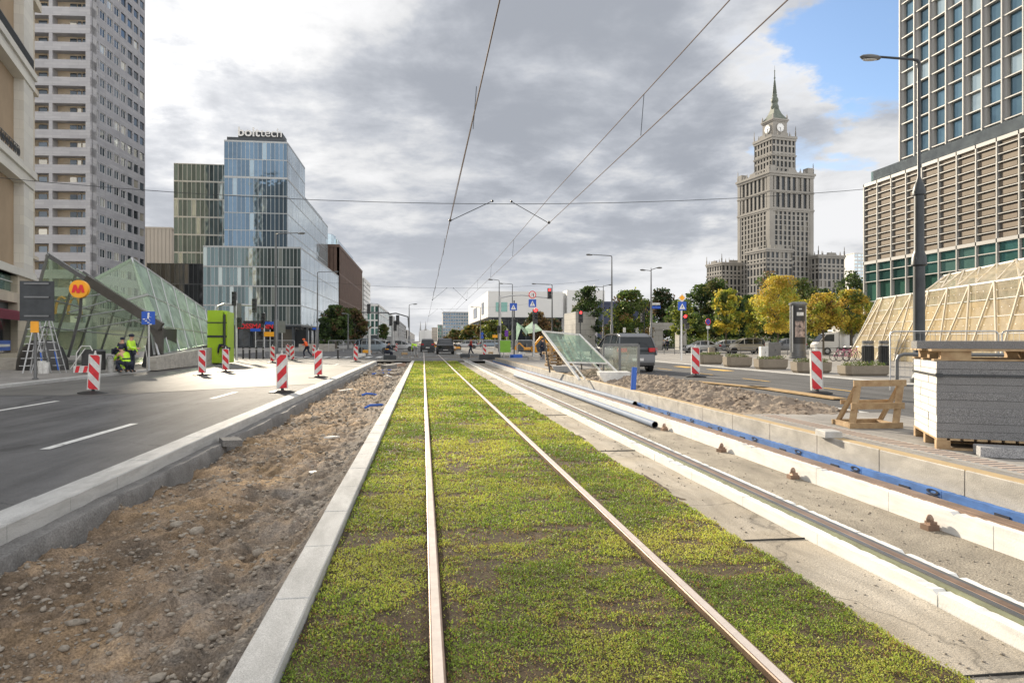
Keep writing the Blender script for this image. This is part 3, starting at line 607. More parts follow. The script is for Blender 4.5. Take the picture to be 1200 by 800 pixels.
b = MB(); b.box(-.125, 0, -.06, -.04, END+3, -.006); b.box(-.085, 0, -.02, -.04, END+3, .001, m=1); b.box(.04, 0, -.06, .09, END+3, -.012, m=1); b.build('rubber_casing', ['rubber_green', 'grey_steel'], t)
t = rail_obj(4.72, -1, END+2, 'rail', 'rusty tram rail in front of the blue boards', zt=0.005)
b = MB(); b.box(-.09, 0, -.06, -.038, END+3, -.004); b.box(.038, 0, -.06, .1, END+3, -.008); b.build('rubber_casing', 'rail', t)
t = foam(5.12, 5.19, -.02, -.2, 'foam_blue', 'blue_foam_board', 'blue printed foam boards below the platform edge', 'foam boards', step=1.25)
for k in range(18):
    y = 5.05+k*1.25
    o = text('HO', .22, 'navy', 'lettering', t, (5.113, y, -.07), (R(90), R(0), R(-90)), .001, bold=.006, sx=.3); o.rotation_euler = Matrix(((0, 0, -1), (0, 1, 0), (1, 0, 0))).to_euler()
    b = MB(); b.box(5.110, y+.34, -.11, 5.119, y+.5, -.07); b.build('print_mark', 'navy', t)
def fixing(x, y):
    t = thing('rail_anchor', 'rusty rail anchor on the rough slab', 'anchor', (x, y, -.2)); b = MB()
    b.cbox((0, 0, .025), (.11, .1, .05)); b.cbox((.01, 0, .06), (.07, .07, .03)); b.build('base_plate', 'rail', t)
    b = MB(); b.lathe([(.032, .07), (.034, .1), (.022, .125), (.01, .135)], 6); b.build('nut', 'rail', t); return t
f0 = None
for i, (px, py, lb) in enumerate(((1096, 620, 'nearest rusty rail anchor, at the foot of the white foam'), (947, 560, 'rusty rail anchor, second from the camera'), (857, 529, 'third rusty rail anchor from the camera'), (792, 504, 'farthest rusty rail anchor, near the pipe end'))):
    q = P(px, py, -.2); q = (min(q[0], 4.47), q[1], -.2)
    if f0 is None: f0 = fixing(q[0], q[1]); f0['label'] = lb; f0['group'] = 'rail anchors along the foam'; 
    else: dup(f0, q, random.uniform(-.3, .3), lb)
rg = np.random.default_rng(23); n = 5200; X = rg.uniform(2.5, 4.5, n); Y = 2+rg.uniform(0, 1, n)**1.6*45; okk = ~((X > 3.0) & (X < 3.42)); okk &= (fbm(X*3, Y*2, 33) > .42); X = X[okk]; Y = Y[okk]; Sg = (.002+.009*rg.uniform(0, 1, len(X))**3)*(1+.03*Y); stuff(stones('grit', np.stack([X, Y, np.where(X < 3.1, -.098, -.198)+Sg*.2], -1), Sg, 'stone', seed=29))
# platform: edge panels, paving
b = MB(); y = 1.0
while y < END-1:
    b.bbox(5.2, y, -.3, 5.33, y+1.235, .23+random.uniform(-.003, .003), .01); y += 1.25
struct(b.build('platform_edge', 'concrete'))
b = MB(); b.box(5.21, 1, .2, 5.345, END-1, .234); struct(b.build('platform_nosing', mat('ochre_edge', (.42, .31, .17), .8, var=.15, scale=3)))
b = MB(); b.box(5.347, -4, -.2, 7.95, 11.0, .228); b.box(5.347, 27, -.2, 7.95, END-1, .22); b.box(5.347, 11, -.2, 7.95, 27, .12, m=1)
struct(b.build('platform_paving', ['pave', 'soil']))
b = MB(); b.box(5.5, 1, .2, 5.95, 10.9, .236)
for i in range(120):
    for j in range(3): pass
y = 3.0
while y < 10.8:
    b.box(5.58, y, .23, 5.84, y+.05, .243, m=1); y += .11
struct(b.build('tactile_strip', ['pave_far', mat('tactile_rib', (.42, .34, .29), .8)]))
b = MB(); y = -3.0
while y < END-2:
    b.bbox(7.95, y, -.2, 8.15, y+.995, .16, .012); y += 1
struct(b.build('platform_kerb', 'granite'))
b = MB(); b.box(8.15, -3, -.2, 8.3, END, .092); struct(b.build('gutter_strip', 'concrete'))
# crossing slab beyond the lawn, with its open joints
b = MB(); b.box(-3.6, END+.0, -.3, 8.2, END+1.6, -.015); b.box(-3.6, 53.2, -.3, 8.2, 62, -.03); b.box(-3.6, 63.6, -.3, 8.2, 95.9, -.02)
struct(b.build('crossing_slab', 'road_pale'))
b = MB(); b.box(-3.6, END+1.6, -.3, 8.2, 53.2, -.046); b.box(-3.6, 62, -.3, 8.2, 63.6, -.046)
struct(b.build('open_joint', 'soil'))
# ================================================================== BUILDINGS
G_clear = glassmat('window_glass', (.1, .12, .14), .08, .4, .55, (.55, .52, .45), .15)
G_blue = glassmat('curtain_glass_blue', (.11, .17, .24), .05, .15, .7, (.26, .34, .4), .08)
G_green = glassmat('curtain_glass_green', (.1, .14, .15), .07, .25, .65, (.32, .37, .37), .12)
G_sky = glassmat('curtain_glass_sky', (.5, .6, .66), .03, .16, .9, (.6, .68, .72), .1)
G_dark = glassmat('dark_shopfront', (.03, .035, .04), .1, .3, .4, (.16, .15, .13), .1)
G_teal = glassmat('teal_glass', (.08, .2, .18), .07, .35, .6, (.16, .3, .27), .25)
G_tower = glassmat('tower_glass', (.13, .22, .28), .05, .3, .7, (.45, .55, .58), .14)
C = M
C['stone_cream'] = bricks(mat('cream_stone', (.62, .56, .45), .85, var=.08, scale=.5), 1.6, .9, .75, .02)
C['stone_base'] = bricks(mat('travertine', (.55, .48, .38), .8, var=.1, scale=.6), 1.3, .75, .7, .015)
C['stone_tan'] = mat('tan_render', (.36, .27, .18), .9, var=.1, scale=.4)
C['stone_white'] = bricks(mat('pale_stone', (.68, .66, .6), .8, var=.06, scale=.4), 3, .8, .8, .015)
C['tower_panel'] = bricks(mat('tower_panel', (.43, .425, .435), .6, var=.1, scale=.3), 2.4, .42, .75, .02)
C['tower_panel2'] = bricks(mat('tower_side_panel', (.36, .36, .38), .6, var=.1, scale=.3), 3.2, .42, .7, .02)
C['loggia'] = mat('loggia_wall', (.66, .6, .5), .9, var=.1, scale=.5)
C['metal_frame'] = mat('facade_metal', (.42, .44, .45), .4, .5)
C['dark_frame'] = mat('dark_frame', (.06, .07, .08), .4, .4)
C['white_frame'] = mat('pale_fin', (.38, .375, .36), .5)
C['navy_wall'] = mat('navy_cladding', (.04, .055, .11), .5, var=.2, scale=.2)
C['brown_fin'] = mat('brown_facade', (.12, .07, .05), .6, var=.2, scale=.4)
C['palace_stone'] = mat('palace_stone', (.3, .285, .26), .9, var=.15, scale=.06)
C['palace_dark'] = mat('palace_recess', (.12, .105, .095), .9)
C['copper'] = mat('green_copper', (.13, .15, .125), .6, .2, var=.2, scale=.4)
C['white_wall'] = mat('white_facade', (.7, .7, .69), .6, var=.04, scale=.1)
C['louvre'] = mat('taupe_louvre', (.2, .16, .12), .75, var=.15, scale=.4)
C['curtain'] = mat('green_curtain', (.05, .12, .09), .8, var=.3, scale=2)
C['burgundy'] = mat('burgundy_awning', (.16, .01, .03), .7)
C['tile_grey'] = bricks(mat('grey_tile', (.4, .39, .36), .7, var=.06, scale=.7), 1.1, .75, .6, .03)
C['beige_wall'] = mat('beige_wall', (.42, .38, .33), .85, var=.1, scale=.1)
C['grey_wall'] = mat('grey_wall', (.34, .34, .34), .85, var=.12, scale=.1)
def unit(x, y): l = math.hypot(x, y); return (x/l, y/l)
def perp(u): return (u[1], -u[0])              # to the right of u
def ray_line(px, O, U):
    """where the sight line through px crosses the line O + s U: returns s"""
    t = ang(px); dx, dy = math.sin(t), math.cos(t); det = dx*(-U[1])+dy*U[0]
    return (dx*(-O[1])+dy*O[0])/det*-1 if False else ((-O[0])*dy-(-O[1])*dx)/(U[0]*dy-U[1]*dx)
def pt(O, U, s): return (O[0]+U[0]*s, O[1]+U[1]*s)
# ---- 1 cream stone corner building, left edge
def stone_building():
    U = (-math.sin(R(16.2)), math.cos(R(16.2)))            # along the facade, away from the camera
    O0 = Q(38, 60)[:2]; s53 = 0
    t = thing('stone_building', 'cream stone corner building with loggias, iron balconies and a burgundy shop awning', 'building', (0, 0, 0))
    Nn = (U[1], -U[0])
    if Nn[0] < 0: Nn = (-Nn[0], -Nn[1])
    S = lambda px: ray_line(px, O0, U)
    z = lambda px, py: H(py, ZC(*pt(O0, U, S(px))))
    D = ray_line(16, pt(O0, U, S(28)), (-Nn[0], -Nn[1]));
    zb = z(20, 314); zt = z(0, 0)+22
    sA, sB, sC, sD = S(0), S(28), S(29), S(39); sE = S(54)
    b = MB(); far = S(54)
    b.obox(O0, U, -40, sA-14, Nn, -14, 0, zb, zt, 0)
    # piers between the loggia bays
    bays = [(sA-2.2, sB-.0)]
    b.obox(O0, U, -13+sA, sA-2.3, Nn, -D, 0, zb, zt, 0)
    b.obox(O0, U, sB, sD, Nn, -max(D, 3.0), 0.0, zb, zt-0, 0)
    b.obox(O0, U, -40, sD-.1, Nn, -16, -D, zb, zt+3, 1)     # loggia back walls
    b.obox(O0, U, sD, far, Nn, -16.0, -.9, zb, zt+2, 2)      # set-back right end
    b.obox(O0, U, -40, sD+.05, Nn, -3.1, .25, zb-.6, zb, 0); b.obox(O0, U, sD+.05, far+.1, Nn, -3.1, -.5, zb-.5, zb-.1, 0)
    z1 = z(35, 200); z2 = z(37, 85)
    for zz in (z1, z2, z2+9.0):
        b.obox(O0, U, -40, sD+.1, Nn, -3.05, .3, zz-.6, zz, 0); b.obox(O0, U, -40, sD+.06, Nn, -3.04, .12, zz-1.5, zz-.6, 0)
    zc = z(48, 100)
    b.obox(O0, U, sD+.02, far+.15, Nn, -3, -.6, zc-.5, zc, 2); b.obox(O0, U, sD+.02, far+.15, Nn, -3, -.6, z(50, 300)-.3, z(50, 300), 2)
    b.obox(O0, U, sD+.02, far+.25, Nn, -3, -.4, z(48, 4), z(48, 4)+.8, 2)
    b.build('wall', ['stone_white', 'stone_tan', 'stone_cream'], t)
    b = MB(); s1, s2 = S(-2), S(20)
    g0, g1 = 0, zb-.6
    b.obox(O0, U, -40, s1-9, Nn, -16, .05, g0, g1); b.obox(O0, U, s2, sD, Nn, -16, .05, g0, g1); b.obox(O0, U, sD, far, Nn, -16, -.7, g0, zb-.5)
    za, zb2, zc2 = z(10, 394), z(10, 353), z(10, 341); zd = z(10, 314)
    b.obox(O0, U, s1-9, s2, Nn, -16, .04, z(10, 353), z(10, 341)); b.obox(O0, U, s1-9, s2, Nn, -16, .04, z(10, 317), g1); b.obox(O0, U, s1-9, s2, Nn, -16, .04, 0, .5)
    b.obox(O0, U, s1-9, s2, Nn, -16, -.6, .5, g1, 1)
    b.build('ground_floor', ['stone_base', 'dark_frame'], t)
    for a, c in ((s1-8.8, s1-4.6), (s1-4.2, s2-.05)):
        b = MB(); b.obox(O0, U, a, c, Nn, -.5, -.42, .55, z(10, 372)); b.build('shop_window', [G_dark], t)
        b = MB(); b.obox(O0, U, a, c, Nn, -.5, -.42, z(10, 340.5), z(10, 317.5)); b.obox(O0, U, a, c, Nn, -.5, -.3, z(10, 328), z(10, 327), 1); b.build('window', [G_teal, 'white_paint'], t)
        b = MB(); x0 = pt(O0, U, a); x1 = pt(O0, U, c)
        za, zz = z(10, 363), z(10, 371)
        n = Vector((Nn[0], Nn[1], 0))
        A = Vector((x0[0], x0[1], za))+n*.0; B = Vector((x1[0], x1[1], za)); Cc = B+n*.9; Cc.z = zz+.3; D = A+n*.9; D.z = zz+.3
        b.prism([A, B, Cc, D], (0, 0, .05)); b.prism([D, Cc, Cc+Vector((0, 0, -.6)), D+Vector((0, 0, -.6))], (n.x*.03, n.y*.03, 0)); b.build('awning', 'burgundy', t)
        b = MB(); b.obox(O0, U, a+.3, c-.3, Nn, -.4, -.36, .7, 1.5, 0); b.obox(O0, U, a+.3, c-.6, Nn, -.35, -.33, 1.0, 1.2, 1); b.build('shop_poster', ['bluepipe', 'white_paint'], t)
    for zz, kind in ((z1, 0), (z2, 1)):                     # balconies
        b = MB(); s0 = -30; e = S(20 if kind == 0 else 37)
        b.obox(O0, U, s0, e, Nn, .14, .17, zz+.95, zz+1.02); b.obox(O0, U, s0, e, Nn, .14, .17, zz+.1, zz+.15)
        q = s0
        while q < e:
            if kind:
                b.obox(O0, U, q, q+.035, Nn, .14, .17, zz, zz+1); q += .14
            else:
                b.obox(O0, U, q, q+.05, Nn, .13, .18, zz, zz+1.05)
                cx = pt(O0, U, q+.55); 
                for rr_ in (.34, .2):
                    pts = [(cx[0]+U[0]*rr_*math.cos(k*math.pi/6)+Nn[0]*.155, cx[1]+U[1]*rr_*math.cos(k*math.pi/6)+Nn[1]*.155, zz+.55+rr_*math.sin(k*math.pi/6)) for k in range(13)]
                    b.tube(pts, .022, 4, cap=False)
                for k in range(4):
                    c, s_ = math.cos(k*math.pi/4), math.sin(k*math.pi/4); b.bar((cx[0]-U[0]*c*.3+Nn[0]*.155, cx[1]-U[1]*c*.3+Nn[1]*.155, zz+.55-.3*s_), (cx[0]+U[0]*c*.3+Nn[0]*.155, cx[1]+U[1]*c*.3+Nn[1]*.155, zz+.55+.3*s_), .025)
                q += 1.1
        b.build('balcony_railing', 'dark_steel', t)
stone_building()
# ---- 2 tall residential tower
def tower():
    t = thing('apartment_tower', 'very tall grey panelled apartment tower with recessed loggias rising out of the photo', 'building')
    a = R(4); D = (math.sin(a), math.cos(a)); Uf = (-math.cos(a), math.sin(a)); Nf = (-D[0], -D[1]); Nr = (math.cos(a), -math.sin(a))
    K = Q(107.5, 107)[:2]; n = 31; fh = 2.74; z0 = 3.2; z1 = z0+n*fh
    W = 18; s = ray_line(170, K, D)
    b = MB(); b.obox(K, Uf, .6, W, Nf, -s, -1.4, 0, z1, 1); b.obox(K, D, 1.4, s, Nr, -W, -.25, 0, z1, 1)
    # front: parapet bands
    wr = []
    for j in range(n+1):
        z = z0+j*fh; b.obox(K, Uf, 0, W, Nf, -1.4, 0, z-.25, z+1.12, 0)
    for u0, u1 in ((0, .95), (5.95, 6.5), (9.5, 10.2), (16.8, 18)):
        b.obox(K, Uf, u0, u1, Nf, -1.45, -.02, 0, z1+1, 0)
    for j in range(n):
        z = z0+j*fh+1.12
        for u0, w_, h0 in ((1.0, 1.1, -.2), (2.3, .55, 0), (3.0, 1.0, 0), (7.5, 1.3, 0)):
            p = pt(K, Uf, u0); wr.append((p[0]+Nf[0]*-1.33, p[1]+Nf[1]*-1.33, z+h0, Uf[0], Uf[1], w_, 1.2-h0-.12))
    # side
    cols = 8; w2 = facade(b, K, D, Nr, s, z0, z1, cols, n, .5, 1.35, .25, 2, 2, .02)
    wr += w2
    b.obox(K, D, 0, s, Nr, -.2, .06, z1, z1+1.4, 2)
    b.build('wall', ['tower_panel', 'loggia', 'tower_panel2'], t)
    windows(t, wr, G_clear, frame='white_paint', cap=98)
tower()
# ---- 3 plain grey slab beyond
def slab(name, label, px0, px1, Zf, pytop, cols, rows, wallm, glass, side=None, depth=20, z0=4, cat='building', pw=.5, sh=1.3, edge_side=None, frame=None, dep=.25, pyb=None):
    """block whose front faces the camera; side = px of the receding street face's far end"""
    t = thing(name, label, cat); A = Q(px0, Zf); d = (A[1]+Q(px1, Zf)[1])/2; x0 = AD(px0, d); x1 = AD(px1, d); z1 = HZ(pytop, (x0+x1)/2, d)
    W = x1-x0; b = MB(); U = (1, 0); Nn = (0, -1)
    zb = 0 if pyb is None else HZ(pyb, (x0+x1)/2, d)
    L = depth
    if side is not None:
        xs = x1 if side[0] == 'R' else x0; L = DA(side[1], xs)-d
    b.box(x0+dep, d+dep, zb, x1-dep, d+L, z1+.02); b.obox((x0, d), U, 0, W, Nn, -dep, 0, zb, z0)
    wr = facade(b, (x0, d), U, Nn, W, z0, z1, cols, rows, pw, sh, dep)
    if side is not None:
        cw = W/cols
        if side[0] == 'R': O = (x1, d); N2 = (1, 0)
        else: O = (x0, d); N2 = (-1, 0)
        b.obox(O, (0, 1), 0, L, N2, -dep, 0, zb, z0); wr += facade(b, O, (0, 1), N2, L, z0, z1, side[2], rows, pw, sh, dep)
    b.box(x0-.1, d-.1, z1, x1+.1, d+L+.1, z1+.5)
    b.build('wall', wallm, t); windows(t, wr, glass, frame=frame, cap=60); return t, x0, x1, d, L, z1
slab('apartment_block', 'beige concrete apartment block just right of the very tall tower', 160, 201, 190, 268, 9, 9, 'beige_wall', G_clear, pw=1.1, sh=1.5)
# ---- 4 glass office building with the roof sign
def office():
    t = thing('glass_office', 'stepped glass office building with white lettering on its roof', 'building')
    b = MB(); g = []; gb = []; gs = []
    def vol(px0, xr, d, dend, z0, z1, nf, rows, ns, gf, gside, mm=0, lst=None):
        x0 = AD(px0, d); W = xr-x0; b.box(x0+.12, d+.12, z0, xr-.12, dend, z1, 1)
        f = facade(b, (x0, d), (1, 0), (0, -1), W, z0, z1, nf, rows, .09, .16, .1, mm, mm, -.02)
        s = facade(b, (xr, d), (0, 1), (1, 0), dend-d, z0, z1, ns, rows, .09, .16, .1, mm, mm, -.02)
        gf += f; gside += s
        b.box(x0-.03, d-.03, z1, xr+.03, dend, z1+.25, mm); return x0, W
    zl = HZ(291, -24, 139.3)
    vol(238, -24, 139.3, 199.9, 4.6, zl, 26, 4, 46, g, gs)
    zu = HZ(210, -27, 141.5); vol(262.7, -27, 141.5, 199.8, zl+.25, zu, 15, 4, 60, gb, gs)
    z2 = HZ(168, -27, 141.5); x0, W = vol(262.7, -27, 141.5, 162, zu+.25, z2, 15, 2, 16, gb, gs)
    z3 = HZ(202, -27, 141.5)
    b.box(AD(262.7, 141.5)+4, 162, zu+.25, -27.5, 193, z3-.3, 1); gs2 = facade(b, (-27.5, 162.1), (0, 1), (1, 0), 30.9, zu+.3, z3, 16, 1, .09, .16, .1); gs += gs2
    # left wing, lower, farther
    xl0 = AD(203.6, 150); xl1 = x0-.05; z4 = HZ(191, xl0, 150)
    b.box(xl0, 150.2, 0, xl1+3, 175, z4, 1); g += facade(b, (xl0, 150), (1, 0), (0, -1), xl1-xl0, 5, z4, 14, 9, .1, .3, .15, 0, 0, -.02)
    # lowest dark block toward the metro entrance
    xk0 = AD(172, 142); xk1 = AD(238, 142)-.1; zk = HZ(308, xk0, 142)
    b.box(xk0, 142.2, 0, xk1, 160, zk, 1); kd = facade(b, (xk0, 142), (1, 0), (0, -1), xk1-xk0, .5, zk, 12, 4, .1, .2, .15, 2, 2, -.02)
    # heavier floor lines
    for j in range(1, 4):
        zz = 4.6+(zl-4.6)*j/4; b.box(AD(238, 139.3), 139.22, zz-.14, -23.9, 139.4, zz+.14, 0)
    b.box(AD(262.7, 141.5)+.5, 141.6, z2+.25, -27.5, 150, z2+.9, 2)
    # ground floor: recessed, dark, with columns
    b.box(AD(238, 139.3)+.6, 140.8, 0, -25.4, 200, 4.5, 2); b.box(AD(238, 139.3), 139.3, 4.2, -24, 199.9, 4.6, 2)
    for k in range(8):
        xx = AD(240, 139.3)+k*2.75; b.cbox((xx, 139.7, 2.1), (.35, .35, 4.2), 2)
    for k in range(11): b.cbox((-24.4, 141+k*6, 2.1), (.4, .4, 4.2), 2)
    b.build('frame', ['metal_frame', 'dark_frame', 'dark_frame'], t)
    kk = []
    for k in range(7):
        xx = AD(241, 139.3)+k*2.75; kk.append((xx+.3, 140.75, .3, 1, 0, 2.1, 3.4))
    for k in range(10): kk.append((-25.35, 141.3+k*6, .3, 0, 1, 5.2, 3.4))
    windows(t, kk, G_dark, 'shop_window'); windows(t, kd, G_dark, 'dark_pane', cap=30)
    windows(t, g, G_green, 'window', cap=90); windows(t, gb, G_blue, 'blue_pane', cap=60); windows(t, gs, G_sky, 'side_pane', cap=80)
    # roof sign
    zs = z2+.9; xs0 = AD(279, 141.6); xs1 = AD(331, 141.6)
    b = MB(); b.box(xs0, 141.7, zs, xs1, 141.95, zs+1.2); b.box(xs0+.0, 141.9, zs, xs1, 145.9, zs+1.15); s = b.build('sign_box', 'dark_steel', t)
    text('bolt', 2.5, 'white_paint', 'sign_lettering', t, (xs0+(xs1-xs0)*.235, 141.6, zs+1.05), (R(90), 0, 0), .06, sx=1.05, bold=.05)
    text('tech', 2.5, 'white_paint', 'sign_lettering', t, (xs0+(xs1-xs0)*.75, 141.6, zs+1.05), (R(90), 0, 0), .06, sx=.98)
    text('ROSSMANN', 1.35, 'sign_red', 'shop_lettering', t, (AD(298, 139.1), 139.15, HZ(382.5, -30, 139)), (R(90), 0, 0), .05, sx=1.0, bold=.03)
    b = MB(); b.box(AD(288, 139.15)-.5, 139.2, HZ(383, -30, 139)-.95, AD(316, 139.1), 139.28, HZ(383, -30, 139)+1.2); 
    b.build('shop_sign_board', 'blackplastic', t)
office()
# ---- 5-9 further blocks along the left side of the street
def street_block(name, label, xface, px0, pxc, px1, pyt, wm, glass, nf, ns, rows, pw=.6, sh=1.2, z0=4.5, dep=.3, cap=50):
    """corner at pxc; front towards px0 (left), street face to px1"""
    t = thing(name, label, 'building'); d = DA(pxc, xface); L = DA(px1, xface)-d; x0 = AD(px0, d); z1 = HZ(pyt, xface, d)
    b = MB(); b.box(x0, d+dep, 0, xface-dep, d+L, z1, 0)
    b.box(x0, d, 0, xface, d+dep+.01, z0, 1); b.box(xface-dep-.01, d+.02, 0, xface-.01, d+L, z0, 1)
    wr = facade(b, (x0, d), (1, 0), (0, -1), xface-x0, z0, z1, nf, rows, pw, sh, dep); wr += facade(b, (xface, d), (0, 1), (1, 0), L, z0, z1, ns, rows, pw, sh, dep)
    b.box(x0, d-.15, z1, xface+.15, d+L, z1+.8); b.build('wall', wm, t); windows(t, wr, glass, cap=cap); return t, d, z1, L
t5, d5, z5, L5 = street_block('brown_building', 'dark brown building with closely spaced vertical fins behind the glass office', -24, 380, 397.3, 424.5, 289.6, ['brown_fin', 'dark_frame'], G_dark, 4, 34, 3, 1.15, .5, 6, .6)
b = MB(); b.lathe([(7, 0), (7, 3.6), (6.6, 3.9)], 24, (-33, d5+9, z5+.8)); b.box(-31, d5+9, z5+.8, -25.5, d5+55, z5+3.6); b.build('roof_storey', [G_sky], t5)
street_block('white_tower', 'slim white tower far behind the brown building', -30, 414, 426, 434, 326, ['white_wall', 'grey_wall'], G_clear, 4, 6, 12, 1.5, 1.6)
street_block('department_store', 'low store with teal glass corner and pale wall panels down the left side', -24, 424, 444, 461, 358, ['white_wall', 'dark_frame'], G_teal, 4, 12, 4, .7, .8)
street_block('grey_building', 'small grey building beyond the store', -24, 462, 467, 476, 376, ['grey_wall', 'grey_wall'], G_clear, 3, 16, 5, 1.5, 1.6)
street_block('distant_building', 'faint low building at the far left end of the street', -24, 475, 477, 486, 387, ['beige_wall', 'grey_wall'], G_clear, 2, 14, 4, 3, 2)
# twin-spired church at the end of the street
def church():
    t = thing('church', 'pale church with two thin dark spires closing the street', 'church'); Z = 1100
    x = Q(500, Z)[0]; d = Q(500, Z)[1]; k = Z/800
    b = MB(); b.box(x-9*k, d, 0, x+7*k, d+30, 12*k); b.prism([(x-9*k, d, 12*k), (x+7*k, d, 12*k), (x-1*k, d, 15*k)], (0, 30, 0)); b.build('nave', 'white_wall', t)
    for q in (-7.2, -1.2):
        b = MB(); b.box(x+(q-.9)*k, d-2, 0, x+(q+.9)*k, d-.1, 13*k); b.lathe([(1.1*k, 13*k), (.7*k, 16*k), (.1, 24*k)], 6, (x+q*k, d-1, 0), 1); b.build('spire', ['white_wall', 'grey_wall'], t)
church()
# ---- centre and right background
slab('office_block', 'grey glass office block standing in the centre distance', 519, 549, 640, 366, 10, 8, 'grey_wall', G_blue, depth=30, pw=.6, sh=1.2)
slab('teal_building', 'small teal building left of the grey office block in the distance', 513, 520, 660, 381, 3, 4, 'grey_wall', G_teal, depth=30, pw=.8, sh=1)
slab('distant_block', 'pale block behind the cars in the central distance', 506, 514, 900, 384, 5, 4, 'beige_wall', G_clear, depth=30, pw=1.5, sh=2)
def museum():
    t = thing('white_museum', 'large white windowless museum with an overhanging upper storey', 'museum')
    x0 = 23.6; d = DA(572, x0); dend = DA(549, x0); x1 = AD(660, d); z1 = HZ(341, x0, d); zb = HZ(371.5, x0, d)
    b = MB(); b.box(x0, d, zb, x1, dend, z1); b.box(x0+1.5, d+1.5, 0, x1-1, dend-1, zb, 1)
    b.box(x0-.2, d-.15, zb-.35, x1, d-.002, zb, 2); x2 = AD(664, d); x3 = AD(708, d)
    b.box(x1+.01, d+3, 0, x2, dend, z1-.2); b.box(x2, d-1, 0, x3, d+60, HZ(340, x2, d), 0)
    b.build('wall', ['white_wall', 'dark_frame', 'dark_frame'], t)
    b = MB(); b.box(AD(581, d), d-.12, HZ(365, x0, d), AD(594.5, d), d-.01, HZ(354, x0, d)); b.build('window', [G_teal], t)
    for a, c, y0, y1 in ((555, 559, 372, 360), (564.5, 567, 368, 354)):
        b = MB(); b.box(x0-.12, DA(c, x0), HZ(y0, x0, DA(c, x0)), x0-.01, DA(a, x0), HZ(y1, x0, DA(c, x0))); b.build('window', [G_dark], t)
    wl = [(x0+1.6+i*3.2, d+1.45, .3, 1, 0, 2.9, zb-1) for i in range(int((x1-x0)/3.3))]; windows(t, wl, G_dark, 'ground_floor_window')
museum()
def tiled_box():
    t = thing('ventilation_block', 'pale stone tiled block standing behind the leaning glass panel', 'service building'); Z = 95
    K = Q(674.5, Z)[:2]; a = TH+R(25)
    U = (math.cos(a-R(35)), math.sin(a-R(35))*-1); 
    zt = H(366, Z); b = MB()
    L = Q(661, Z+7)[:2]; Rr = Q(697.5, Z+2)[:2]
    base = [K, Rr, (Rr[0]+L[0]-K[0], Rr[1]+L[1]-K[1]), L]
    b.prism([(p[0], p[1], 0) for p in base], (0, 0, zt)); b.build('wall', 'tile_grey', t)
    b = MB(); b.prism([(p[0]+(K[0]-p[0])*.02, p[1]+(K[1]-p[1])*.02, zt) for p in base], (0, 0, .12)); b.build('parapet', 'metal_frame', t)
tiled_box()
def portal():
    t = thing('stone_portal', 'square grey stone portal at the park entrance, seen past the priority road sign', 'gateway'); Z = 105
    d = Q(780, Z)[1]; xa = [AD(p, d) for p in (762, 777, 796, 801)]; zt = H(378, Z); zo = H(386, Z)
    b = MB(); b.box(xa[0], d, 0, xa[1], d+1.8, zt-.3); b.box(xa[2], d, 0, xa[3]+.5, d+1.8, zt-.31); b.box(xa[0]-.1, d-.1, zo, xa[3]+.6, d+1.9, zt); b.build('wall', 'tile_grey', t)
portal()
slab('blue_building', 'low dark blue clad building behind the pedestrian lights, mostly hidden by trees', 700, 768, 150, 356, 12, 3, 'navy_wall', G_dark, depth=25, pw=.8, sh=1.5)
slab('pale_tower', 'pale blue high-rise just left of the hotel', 1001, 1022, 640, 297, 5, 24, 'white_wall', G_sky, depth=20, pw=.6, sh=1.6)
